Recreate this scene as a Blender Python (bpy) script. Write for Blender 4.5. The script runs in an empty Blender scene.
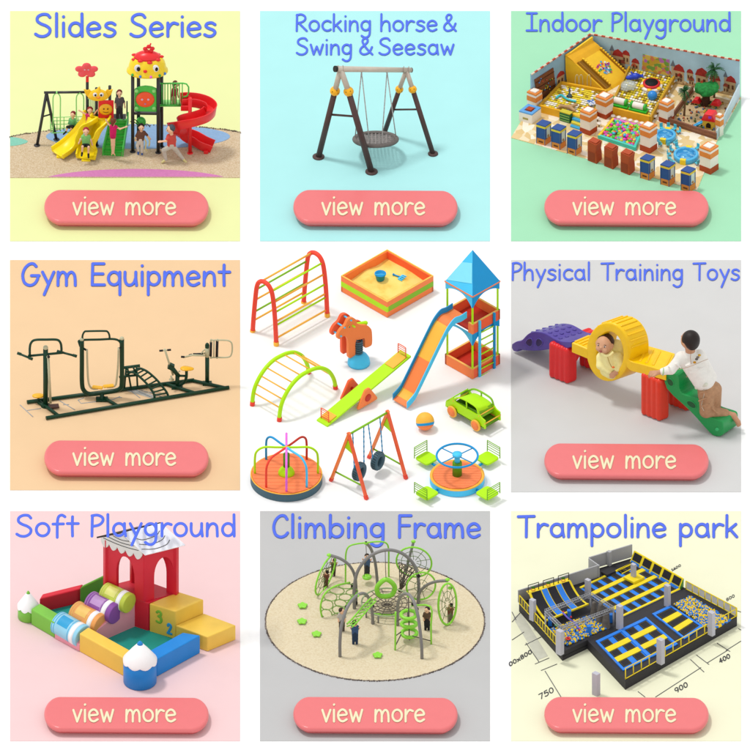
import bpy, math, random
import numpy as np
from mathutils import Vector as V, Matrix

# ------------------------------------------------------------ camera, light, exposure
sc = bpy.context.scene
COL = sc.collection
S = 0.01                                   # one unit of the plan = 1 cm
EL = math.atan(1 / math.sqrt(2))           # the isometric elevation of the product pictures
SN, CS = math.sin(EL), math.cos(EL)

cam_d = bpy.data.cameras.new('camera')
cam_d.type = 'ORTHO'
cam_d.ortho_scale = 7.5
cam_d.clip_start = 0.1
cam_d.clip_end = 400
cam = bpy.data.objects.new('camera', cam_d)
COL.objects.link(cam)
cam.location = (0, -40 * CS, 40 * SN)
cam.rotation_euler = (math.pi / 2 - EL, 0, 0)
sc.camera = cam

world = bpy.data.worlds.new('World')
sc.world = world
world.use_nodes = True
bg = world.node_tree.nodes['Background']
bg.inputs[0].default_value = (1, 1, 1, 1)
bg.inputs[1].default_value = 0.89

lamp_d = bpy.data.lights.new('softbox', 'AREA')
lamp_d.shape = 'DISK'
lamp_d.size = 22
lamp_d.energy = 108000
lamp_d.color = (1.0, 0.985, 0.96)
lamp = bpy.data.objects.new('softbox', lamp_d)
COL.objects.link(lamp)
LDIR = V((-0.33, 0.12, 0.936)).normalized()
lamp.location = LDIR * 150
lamp.rotation_euler = (-LDIR).to_track_quat('-Z', 'Y').to_euler()

sc.view_settings.view_transform = 'Standard'
sc.view_settings.look = 'None'
sc.view_settings.exposure = 0
sc.view_settings.gamma = 1
sc.cycles.use_denoising = True
sc.cycles.max_bounces = 6
sc.cycles.diffuse_bounces = 3
sc.cycles.transparent_max_bounces = 8

# ------------------------------------------------------------ plan helpers
def g(u, v, z=0.0):
    """the point of the level plane at height z that stands at plan position (u, v)"""
    return V((u - 375.0, ((375.0 - v) - z * CS) / SN, z))

def up(u, v, b):
    """a point straight above the depth of b"""
    return V((u - 375.0, b.y, ((375.0 - v) - b.y * SN) / CS))

def wv(du, dv):
    return V((du, -dv / SN, 0))

def hz(dv):
    return dv / CS

class Pl:
    """an upright plane standing on the ground line p-q"""
    def __init__(s, p, q):
        s.p, s.q = p, q
    def __call__(s, u, v, off=None):
        t = (u - s.p[0]) / (s.q[0] - s.p[0])
        b = g(u, s.p[1] + (s.q[1] - s.p[1]) * t)
        r = up(u, v, b)
        return r + off if off is not None else r

def cr(pts, k=6, closed=False):
    """smooth line through points"""
    pts = [V(p) for p in pts]
    n = len(pts)
    if n < 3:
        return pts
    out = []
    rng = range(n) if closed else range(n - 1)
    for i in rng:
        if closed:
            a, b, c, d = pts[(i - 1) % n], pts[i], pts[(i + 1) % n], pts[(i + 2) % n]
        else:
            b, c = pts[i], pts[i + 1]
            a = pts[i - 1] if i > 0 else b * 2 - c
            d = pts[i + 2] if i + 2 < n else c * 2 - b
        for j in range(k):
            t = j / k
            out.append(0.5 * ((2 * b) + (c - a) * t + (2 * a - 5 * b + 4 * c - d) * t * t + (3 * b - a - 3 * c + d) * t ** 3))
    if not closed:
        out.append(pts[-1])
    return out

def seg(a, b, n):
    return [a + (b - a) * (i / n) for i in range(n + 1)]

# ------------------------------------------------------------ materials
_M = {}
GAIN = 1 / 1.30
def lin(h):
    h = h.lstrip('#')
    o = []
    for i in (0, 2, 4):
        c = int(h[i:i + 2], 16) / 255
        o.append(c / 12.92 if c <= 0.04045 else ((c + 0.055) / 1.055) ** 2.4)
    return o

def mat(h, rough=0.5, metal=0.0, var=0.07, scale=14.0, bump=0.0, gain=GAIN, alpha=1.0, spec=0.3, name=None):
    key = (h, rough, metal, var, scale, bump, gain, alpha, spec)
    if key in _M:
        return _M[key]
    m = bpy.data.materials.new(name or 'paint')
    m.use_nodes = True
    nt = m.node_tree
    b = nt.nodes['Principled BSDF']
    c = [min(0.92, x * gain) for x in lin(h)]
    b.inputs['Roughness'].default_value = rough
    b.inputs['Metallic'].default_value = metal
    b.inputs['Specular IOR Level'].default_value = spec
    if alpha < 1:
        b.inputs['Alpha'].default_value = alpha
    tc = nt.nodes.new('ShaderNodeTexCoord')
    nz = nt.nodes.new('ShaderNodeTexNoise')
    nz.inputs['Scale'].default_value = scale
    nz.inputs['Detail'].default_value = 4
    nt.links.new(tc.outputs['Object'], nz.inputs['Vector'])
    rp = nt.nodes.new('ShaderNodeValToRGB')
    rp.color_ramp.elements[0].position = 0.3
    rp.color_ramp.elements[1].position = 0.7
    rp.color_ramp.elements[0].color = (*[x * (1 - var) for x in c], 1)
    rp.color_ramp.elements[1].color = (*[min(.95, x * (1 + var)) for x in c], 1)
    nt.links.new(nz.outputs['Fac'], rp.inputs['Fac'])
    nt.links.new(rp.outputs['Color'], b.inputs['Base Color'])
    if bump:
        bp = nt.nodes.new('ShaderNodeBump')
        bp.inputs['Strength'].default_value = bump
        bp.inputs['Distance'].default_value = 0.004
        n2 = nt.nodes.new('ShaderNodeTexNoise')
        n2.inputs['Scale'].default_value = scale * 8
        nt.links.new(tc.outputs['Object'], n2.inputs['Vector'])
        nt.links.new(n2.outputs['Fac'], bp.inputs['Height'])
        nt.links.new(bp.outputs['Normal'], b.inputs['Normal'])
    _M[key] = m
    return m

def ramp_mat(stops, node='voronoi', scale=10.0, rough=0.6, gain=GAIN, bump=0.0, name='pattern', stretch=(1, 1, 1), interp='CONSTANT'):
    """patches of several own colours"""
    key = (tuple(stops), node, scale, rough, gain, bump, stretch, interp)
    if key in _M:
        return _M[key]
    m = bpy.data.materials.new(name)
    m.use_nodes = True
    nt = m.node_tree
    b = nt.nodes['Principled BSDF']
    b.inputs['Roughness'].default_value = rough
    b.inputs['Specular IOR Level'].default_value = 0.3
    tc = nt.nodes.new('ShaderNodeTexCoord')
    mp = nt.nodes.new('ShaderNodeMapping')
    mp.inputs['Scale'].default_value = stretch
    nt.links.new(tc.outputs['Object'], mp.inputs['Vector'])
    if node == 'voronoi':
        t = nt.nodes.new('ShaderNodeTexVoronoi')
        t.inputs['Scale'].default_value = scale
        sep = nt.nodes.new('ShaderNodeSeparateColor')
        nt.links.new(mp.outputs['Vector'], t.inputs['Vector'])
        nt.links.new(t.outputs['Color'], sep.inputs['Color'])
        out = sep.outputs[0]
    else:
        t = nt.nodes.new('ShaderNodeTexNoise')
        t.inputs['Scale'].default_value = scale
        t.inputs['Detail'].default_value = 5
        nt.links.new(mp.outputs['Vector'], t.inputs['Vector'])
        out = t.outputs['Fac']
    rp = nt.nodes.new('ShaderNodeValToRGB')
    rp.color_ramp.interpolation = interp
    el = rp.color_ramp.elements
    while len(el) < len(stops):
        el.new(0.5)
    for e, (p, h) in zip(el, stops):
        e.position = p
        e.color = (*[min(.92, x * gain) for x in lin(h)], 1)
    nt.links.new(out, rp.inputs['Fac'])
    nt.links.new(rp.outputs['Color'], b.inputs['Base Color'])
    if bump:
        bp = nt.nodes.new('ShaderNodeBump')
        bp.inputs['Strength'].default_value = bump
        bp.inputs['Distance'].default_value = 0.005
        nt.links.new(out, bp.inputs['Height'])
        nt.links.new(bp.outputs['Normal'], b.inputs['Normal'])
    _M[key] = m
    return m

def plastic(h, var=0.04):
    return mat(h, rough=0.32, var=var, spec=0.45, gain=.95)

def metal(h):
    return mat(h, rough=0.38, var=0.05, spec=0.5)

# ------------------------------------------------------------ mesh builder
class MB:
    def __init__(s):
        s.v, s.f, s.sm, s.mi, s.cur = [], [], [], [], 0
    def add(s, vs, fs, smooth=False):
        o = len(s.v)
        s.v += [V(p) for p in vs]
        for f in fs:
            s.f.append([i + o for i in f]); s.sm.append(smooth); s.mi.append(s.cur)
        return s
    def prism(s, poly, vec, smooth=False):
        n = len(poly)
        vec = V(vec)
        vs = [V(p) for p in poly] + [V(p) + vec for p in poly]
        # orient outward
        nrm = V((0, 0, 0))
        for i in range(n):
            a, b = vs[i], vs[(i + 1) % n]
            nrm += a.cross(b)
        fl = nrm.dot(vec) > 0
        fs = [[(i + 1) % n, i, i + n, (i + 1) % n + n] for i in range(n)]
        top, bot = list(range(n, 2 * n)), list(range(n))[::-1]
        if not fl:
            top, bot = top[::-1], bot[::-1]
        else:
            fs = [f[::-1] for f in fs]
        o = len(s.v)
        s.add(vs, fs, smooth)
        s.add([], [])
        for f in (top, bot):
            s.f.append([i + o for i in f]); s.sm.append(False); s.mi.append(s.cur)
        return s
    def box(s, c, size, rz=0.0, m=None):
        c = V(c); x, y, z = [q / 2 for q in size]
        R = m if m is not None else Matrix.Rotation(rz, 3, 'Z')
        p = [c + R @ V((sx * x, sy * y, sz * z)) for sz in (-1, 1) for sx, sy in ((-1, -1), (1, -1), (1, 1), (-1, 1))]
        return s.add(p, [[3, 2, 1, 0], [4, 5, 6, 7], [0, 1, 5, 4], [1, 2, 6, 5], [2, 3, 7, 6], [3, 0, 4, 7]])
    def block(s, p, ea, eb, h):
        """block on three edges from corner p"""
        p, ea, eb = V(p), V(ea), V(eb)
        return s.prism([p, p + ea, p + ea + eb, p + eb], (0, 0, h))
    def beam(s, p, q, w, h, up_=(0, 0, 1)):
        p, q = V(p), V(q)
        t = (q - p).normalized(); u = V(up_)
        if abs(t.dot(u)) > .98:
            u = V((0, 1, 0))
        sd = t.cross(u).normalized(); u = sd.cross(t)
        a, b = sd * w / 2, u * h / 2
        return s.prism([p - a - b, p + a - b, p + a + b, p - a + b], q - p)
    def tube(s, pts, r, n=8, closed=False, cap='flat'):
        pts = [V(p) for p in pts]
        m = len(pts)
        rs = r if isinstance(r, (list, tuple)) else [r] * m
        if cap == 'round' and not closed:
            t0 = (pts[0] - pts[1]).normalized(); t1 = (pts[-1] - pts[-2]).normalized()
            A = [(pts[0] + t0 * rs[0] * math.sin(a), rs[0] * math.cos(a)) for a in (1.45, .95, .45)]
            B = [(pts[-1] + t1 * rs[-1] * math.sin(a), rs[-1] * math.cos(a)) for a in (.45, .95, 1.45)]
            pts = [a[0] for a in A] + pts + [b[0] for b in B]
            rs = [a[1] for a in A] + list(rs) + [b[1] for b in B]
            m = len(pts)
        tg = []
        for i in range(m):
            if closed:
                t = pts[(i + 1) % m] - pts[i - 1]
            else:
                t = pts[min(i + 1, m - 1)] - pts[max(i - 1, 0)]
            tg.append(t.normalized() if t.length > 1e-9 else V((0, 0, 1)))
        ref = V((0, 0, 1)) if abs(tg[0].z) < .9 else V((1, 0, 0))
        nn = (ref - tg[0] * ref.dot(tg[0])).normalized()
        vs = []
        for i in range(m):
            if i:
                nn = nn - tg[i] * nn.dot(tg[i])
                nn = nn.normalized() if nn.length > 1e-6 else tg[i].orthogonal().normalized()
            bb = tg[i].cross(nn)
            for k in range(n):
                a = 2 * math.pi * k / n
                vs.append(pts[i] + (nn * math.cos(a) + bb * math.sin(a)) * rs[i])
        fs = []
        for i in range(m if closed else m - 1):
            j = (i + 1) % m
            for k in range(n):
                k2 = (k + 1) % n
                fs.append([i * n + k, i * n + k2, j * n + k2, j * n + k])
        o = len(s.v)
        s.add(vs, fs, True)
        if not closed:
            for f in (list(range(n))[::-1], list(range((m - 1) * n, m * n))):
                s.f.append([i + o for i in f]); s.sm.append(False); s.mi.append(s.cur)
        return s
    def cyl(s, p, q, r, r2=None, n=16):
        return s.tube([p, q], [r, r if r2 is None else r2], n)
    def ball(s, c, r, n=14, m=None, lo=-math.pi / 2, hi=math.pi / 2):
        c = V(c)
        R = V(r) if isinstance(r, (tuple, list, V)) else V((r, r, r))
        k = max(4, n // 2)
        vs = []
        for i in range(k + 1):
            a = lo + (hi - lo) * i / k
            for j in range(n):
                b = 2 * math.pi * j / n
                q = V((R.x * math.cos(a) * math.cos(b), R.y * math.cos(a) * math.sin(b), R.z * math.sin(a)))
                vs.append(c + (m @ q if m is not None else q))
        fs = [[i * n + j, i * n + (j + 1) % n, (i + 1) * n + (j + 1) % n, (i + 1) * n + j] for i in range(k) for j in range(n)]
        s.add(vs, fs, True)
        if lo > -1.5:
            s.f.append([len(s.v) - len(vs) + j for j in range(n)][::-1]); s.sm.append(False); s.mi.append(s.cur)
        return s
    def lathe(s, prof, c, n=24, sx=1, sy=1, smooth=True, axis=None):
        """prof = [(radius, height)] round c"""
        c = V(c)
        R = V((0, 0, 1)).rotation_difference(V(axis)).to_matrix() if axis is not None else Matrix.Identity(3)
        vs = [c + R @ V((r * sx * math.cos(2 * math.pi * k / n), r * sy * math.sin(2 * math.pi * k / n), z)) for r, z in prof for k in range(n)]
        fs = [[i * n + k, i * n + (k + 1) % n, (i + 1) * n + (k + 1) % n, (i + 1) * n + k] for i in range(len(prof) - 1) for k in range(n)]
        o = len(s.v)
        s.add(vs, fs, smooth)
        m = len(prof)
        for f in (list(range(n))[::-1], list(range((m - 1) * n, m * n))):
            s.f.append([i + o for i in f]); s.sm.append(False); s.mi.append(s.cur)
        return s
    def ring(s, c, R, r, ax=(1, 0, 0), ay=(0, 1, 0), n=32, k=8, ry=None):
        ax, ay = V(ax), V(ay)
        return s.tube([V(c) + ax * R * math.cos(2 * math.pi * i / n) + ay * (ry or R) * math.sin(2 * math.pi * i / n) for i in range(n)], r, k, True)
    def sweep(s, path, prof, up_=(0, 0, 1), smooth=True, width=None):
        path = [V(p) for p in path]
        m, n = len(path), len(prof)
        vs = []
        U = V(up_)
        for i in range(m):
            t = (path[min(i + 1, m - 1)] - path[max(i - 1, 0)]).normalized()
            sd = t.cross(U).normalized()
            uu = sd.cross(t)
            w = width[i] if width else 1
            vs += [path[i] + sd * a * w + uu * b for a, b in prof]
        fs = [[i * n + k, i * n + (k + 1) % n, (i + 1) * n + (k + 1) % n, (i + 1) * n + k] for i in range(m - 1) for k in range(n)]
        o = len(s.v)
        s.add(vs, fs, smooth)
        for f in (list(range(n))[::-1], list(range((m - 1) * n, m * n))):
            s.f.append([i + o for i in f]); s.sm.append(False); s.mi.append(s.cur)
        return s

# ------------------------------------------------------------ scene objects
ORG = {}
def _tag(o, label=None, cat=None, group=None, kind=None):
    if label: o['label'] = label
    if cat: o['category'] = cat
    if group: o['group'] = group
    if kind: o['kind'] = kind

def _mesh(mb, name, mats, org, bevel=0, seg_=2):
    me = bpy.data.meshes.new(name)
    me.from_pydata([(p - org) * S for p in mb.v], [], mb.f)
    mats = mats if isinstance(mats, (list, tuple)) else [mats]
    for m in mats:
        me.materials.append(m)
    me.polygons.foreach_set('use_smooth', mb.sm)
    me.polygons.foreach_set('material_index', mb.mi)
    me.update()
    o = bpy.data.objects.new(name, me)
    COL.objects.link(o)
    ORG[o] = org
    if bevel:
        b = o.modifiers.new('bevel', 'BEVEL')
        b.width = bevel * S; b.segments = seg_; b.limit_method = 'ANGLE'; b.angle_limit = 0.6
    return o

def thing(name, label, cat, p, group=None):
    o = bpy.data.objects.new(name, None)
    o.empty_display_size = 0.05
    COL.objects.link(o)
    o.location = V(p) * S
    ORG[o] = V(p)
    _tag(o, label, cat, group)
    return o

def part(mb, name, mats, parent, bevel=0, label=None, seg_=2, kind=None):
    o = _mesh(mb, name, mats, ORG[parent], bevel, seg_)
    o.parent = parent
    _tag(o, label, kind=kind)
    return o

def single(mb, name, mats, label, cat, p, group=None, bevel=0, kind=None, seg_=2):
    o = _mesh(mb, name, mats, V(p), bevel, seg_)
    o.location = V(p) * S
    _tag(o, label, cat, group, kind)
    return o

def setting(mb, name, mats, bevel=0, kind='structure'):
    o = _mesh(mb, name, mats, V((0, 0, 0)), bevel)
    _tag(o, kind=kind)
    return o

def dup(o, p, label=None, rz=0.0, top=True, scale=None):
    c = o.copy()
    COL.objects.link(c)
    if top:
        c.location = V(p) * S
        c.rotation_euler = (0, 0, rz)
        ORG[c] = V(p)
        if scale:
            c.scale = (scale,) * 3
        if label:
            c['label'] = label
    for ch in list(o.children):
        d = dup(ch, None, top=False)
        d.parent = c
    return c

# ------------------------------------------------------------ rounded bodies
def blob(prims, res, k=0.0):
    """one continuous skin round tapered limbs ('c', a, b, ra, rb) and ellipsoids ('e', c, radii, matrix)"""
    lo = np.array([1e9] * 3); hi = -lo
    for p in prims:
        if p[0] == 'c':
            for q, r in ((p[1], p[3]), (p[2], p[4])):
                lo = np.minimum(lo, np.array(q) - r); hi = np.maximum(hi, np.array(q) + r)
        else:
            r = max(p[2]); lo = np.minimum(lo, np.array(p[1]) - r); hi = np.maximum(hi, np.array(p[1]) + r)
    lo -= res * 2.5 + k * .3; hi += res * 2.5 + k * .3
    n = np.maximum(4, np.ceil((hi - lo) / res).astype(int) + 1)
    ax = [lo[i] + res * np.arange(n[i]) for i in range(3)]
    X, Y, Z = np.meshgrid(*ax, indexing='ij')
    D = None
    for p in prims:
        if p[0] == 'c':
            a, b = np.array(p[1]), np.array(p[2])
            ab = b - a
            L = max(1e-9, float(ab @ ab))
            t = np.clip(((X - a[0]) * ab[0] + (Y - a[1]) * ab[1] + (Z - a[2]) * ab[2]) / L, 0, 1)
            d = np.sqrt((X - a[0] - t * ab[0]) ** 2 + (Y - a[1] - t * ab[1]) ** 2 + (Z - a[2] - t * ab[2]) ** 2) - (p[3] + (p[4] - p[3]) * t)
        else:
            c, r = np.array(p[1]), np.array(p[2], dtype=float)
            x, y, z = X - c[0], Y - c[1], Z - c[2]
            if len(p) > 3 and p[3] is not None:
                m = np.array(p[3])          # columns = axes
                x, y, z = (m[0, 0] * x + m[1, 0] * y + m[2, 0] * z, m[0, 1] * x + m[1, 1] * y + m[2, 1] * z, m[0, 2] * x + m[1, 2] * y + m[2, 2] * z)
            q = np.sqrt((x / r[0]) ** 2 + (y / r[1]) ** 2 + (z / r[2]) ** 2)
            d = (q - 1) * min(r)
        if D is None:
            D = d
        elif k > 0:
            h = np.clip(k - np.abs(D - d), 0, None) / k
            D = np.minimum(D, d) - h * h * k * .25
        else:
            D = np.minimum(D, d)
    ins = D < 0
    cnt = np.zeros(tuple(n - 1)); sx = np.zeros_like(cnt); sy = np.zeros_like(cnt); sz = np.zeros_like(cnt)
    sl = lambda o: tuple(slice(o[i], n[i] - 1 + o[i]) for i in range(3))
    cor = [(i, j, l) for i in (0, 1) for j in (0, 1) for l in (0, 1)]
    for a in cor:
        for axis in range(3):
            if a[axis] == 0:
                b = list(a); b[axis] = 1
                da, db = D[sl(a)], D[sl(b)]
                x = (da < 0) != (db < 0)
                den = np.where(x, da - db, 1)
                t = np.where(x, da / den, 0)
                cnt += x
                q = [a[i] + (t if i == axis else 0) for i in range(3)]
                sx += np.where(x, q[0], 0); sy += np.where(x, q[1], 0); sz += np.where(x, q[2], 0)
    act = cnt > 0
    idx = -np.ones(act.shape, dtype=int)
    I = np.argwhere(act)
    idx[act] = np.arange(len(I))
    c = cnt[act]
    P = np.stack([sx[act] / c, sy[act] / c, sz[act] / c], 1) + I
    P = P * res + lo
    F = []
    for axis in range(3):
        o1, o2 = [(1, 2), (2, 0), (0, 1)][axis]
        a = [slice(1, -1)] * 3
        a[axis] = slice(0, -1)
        b = list(a); b[axis] = slice(1, None)
        va, vb = ins[tuple(a)], ins[tuple(b)]
        E = np.argwhere(va != vb)
        for e in E:
            ii = e.copy()
            for q in range(3):
                if q != axis: ii[q] += 1
            def C(d1, d2):
                w = ii.copy(); w[o1] -= d1; w[o2] -= d2
                return int(idx[tuple(w)])
            q = [C(1, 1), C(0, 1), C(0, 0), C(1, 0)]
            if not ins[tuple(ii)]:
                q = q[::-1]
            if min(q) >= 0:
                F.append(q)
    return [V(p) for p in P], F

def blob_mb(prims, res, k=0.0, mb=None):
    mb = mb or MB()
    v, f = blob(prims, res, k)
    return mb.add(v, f, True)

SKIN = '#F4C4A2'
def person(label, base, J, hr, hair='#3a241c', shirt='#888888', legs='#333333', shoes=None, skin=SKIN, sleeve=0.5, leg_len=1.0,
           face=(0, -1, 0), group=None, res=None, skirt=False, hair_long=0.0, build=1.0, cat='person'):
    """J: pixel joints head, neck, pelvis, la/ra (shoulder, elbow, hand), ll/rl (hip, knee, ankle, toe); each (u, v[, depth])"""
    b = g(*base)
    P = lambda q: up(q[0], q[1], V((0, b.y + (q[2] if len(q) > 2 else 0), 0)))
    res = res or hr * 0.16
    f = V(face).normalized(); sd = f.cross(V((0, 0, 1))).normalized()
    hd, nk, pv = P(J['head']), P(J['neck']), P(J['pelvis'])
    la, ra, ll, rl = [[P(q) for q in J[k]] for k in ('la', 'ra', 'll', 'rl')]
    B = build
    hm = [list(r) for r in Matrix((sd, f, V((0, 0, 1)))).transposed()]
    head = [('e', hd, (hr * .86, hr * .95, hr * 1.1), hm), ('e', hd + f * hr * .92 - V((0, 0, .12 * hr)), (hr * .16, hr * .2, hr * .2), hm)]
    head += [('e', hd + sd * s_ * hr * .86, (hr * .14, hr * .2, hr * .26), hm) for s_ in (-1, 1)]
    head += [('c', hd - V((0, 0, hr * .5)), nk, hr * .42, hr * .42)]
    ch = nk * .72 + pv * .28
    tor = lambda i: [('c', la[0], ra[0], hr * .42 * B + i, hr * .42 * B + i), ('c', la[0] * .85 + ch * .15, ll[0], hr * .5 * B + i, hr * .55 * B + i),
                     ('c', ra[0] * .85 + ch * .15, rl[0], hr * .5 * B + i, hr * .55 * B + i), ('c', ch, pv, hr * .72 * B + i, hr * .66 * B + i)]
    def arm(a, i, fr=1.0):
        o = [('c', a[0], a[0] + (a[1] - a[0]) * min(1, fr * 2), hr * .36 * B + i, hr * .3 * B + i)]
        if fr > .5:
            q = a[1] + (a[2] - a[1]) * (fr - .5) * 2
            o += [('c', a[1], q, hr * .3 * B + i, hr * .22 * B + i)]
        return o
    def leg(l, i, fr=1.0):
        o = [('c', l[0], l[0] + (l[1] - l[0]) * min(1, fr * 2), hr * .52 * B + i, hr * .38 * B + i)]
        if fr > .5:
            q = l[1] + (l[2] - l[1]) * (fr - .5) * 2
            o += [('c', l[1], q, hr * .38 * B + i, hr * .26 * B + i)]
        return o
    body = head + tor(0) + arm(la, 0) + arm(ra, 0) + leg(ll, 0) + leg(rl, 0)
    for a in (la, ra):
        d = (a[2] - a[1]).normalized()
        o = d.orthogonal().normalized()
        body += [('e', a[2] + d * hr * .2, (hr * .26,) * 3)]
        body += [('c', a[2] + d * hr * .3 + o * hr * .13 * q, a[2] + d * hr * (.75 - .1 * abs(q)) + o * hr * .2 * q, hr * .1, hr * .08) for q in (-1, 0, 1)]
    for l in (ll, rl):
        body += [('c', l[2], l[3], hr * .26, hr * .2)]
    t = thing('person', label, cat, b, group)
    part(blob_mb(body, res, hr * .25), 'body', mat(skin, rough=.55, var=.03, gain=.9), t)
    i = hr * .12
    sh = tor(i) + arm(la, i, sleeve) + arm(ra, i, sleeve)
    part(blob_mb(sh, res, hr * .2), 'shirt', mat(shirt, rough=.8, var=.1, scale=30, bump=.2), t)
    tr = [('c', ch * .25 + pv * .75, pv, hr * .7 * B + i * 1.3, hr * .7 * B + i * 1.3)] + leg(ll, i * 1.4, leg_len) + leg(rl, i * 1.4, leg_len)
    if skirt:
        tr = [('c', pv + V((0, 0, hr * .4)), pv - V((0, 0, hr * .9)), hr * .8, hr * 1.25)]
    part(blob_mb(tr, res, hr * .2), 'trousers' if leg_len > .6 else 'shorts', mat(legs, rough=.8, var=.1, scale=30, bump=.2), t)
    if shoes:
        for l in (ll, rl):
            part(blob_mb([('c', l[2], l[3], hr * .34, hr * .3), ('c', l[2] + (l[1] - l[2]) * .25, l[2], hr * .3, hr * .34)], res, hr * .1), 'shoe', mat(shoes, rough=.5), t)
    hp = [('e', hd + V((0, 0, hr * .3)) - f * hr * .28, (hr * .98, hr * .92, hr * .98), hm)]
    if hair_long:
        hp += [('c', hd - f * hr * .6, hd - f * hr * .75 - V((0, 0, hr * hair_long)), hr * .7, hr * .35)]
    part(blob_mb(hp, res, hr * .2), 'hair', mat(hair, rough=.6, var=.15, scale=40), t)
    for s_ in (-1, 1):
        e = MB().ball(hd + f * hr * .86 + sd * s_ * hr * .34 + V((0, 0, hr * .12)), hr * .13, 8)
        part(e, 'eye', mat('#1c1512', rough=.2), t)
    return t
# ------------------------------------------------------------ white floor and the coloured display mats
fl = MB()
fl.add([V((-3000, -3000, -.45)), V((3000, -3000, -.45)), V((3000, 3000, -.45)), V((-3000, 3000, -.45))], [[0, 1, 2, 3]])
setting(fl, 'floor', mat('#FFFFFF', rough=.8, var=.005, gain=.88))

def mat_px(u0, v0, u1, v1, z0=-.4, z1=0):
    return MB().prism([g(u0, v1, 0) + V((0, 0, z0)), g(u1, v1, 0) + V((0, 0, z0)), g(u1, v0, 0) + V((0, 0, z0)), g(u0, v0, 0) + V((0, 0, z0))], (0, 0, z1 - z0))

TILES = [(10, 11, 240, 241, '#F8FEB8'), (260, 11, 490, 241, '#BCFAFA'), (511, 11, 741, 241, '#B0F0C6'),
         (10, 260, 240, 490, '#FBD6A9'), (511, 260, 741, 492, '#DFDFDE'),
         (10, 511, 240, 741, '#FFDCDD'), (260, 511, 490, 741, '#CECECE'), (511, 511, 741, 741, '#FFFFDF')]
for (a, b, c, d, h) in TILES:
    setting(mat_px(a, b, c, d), 'floor_panel', mat(h, rough=.75, var=.012, scale=3, spec=.15))

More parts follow.
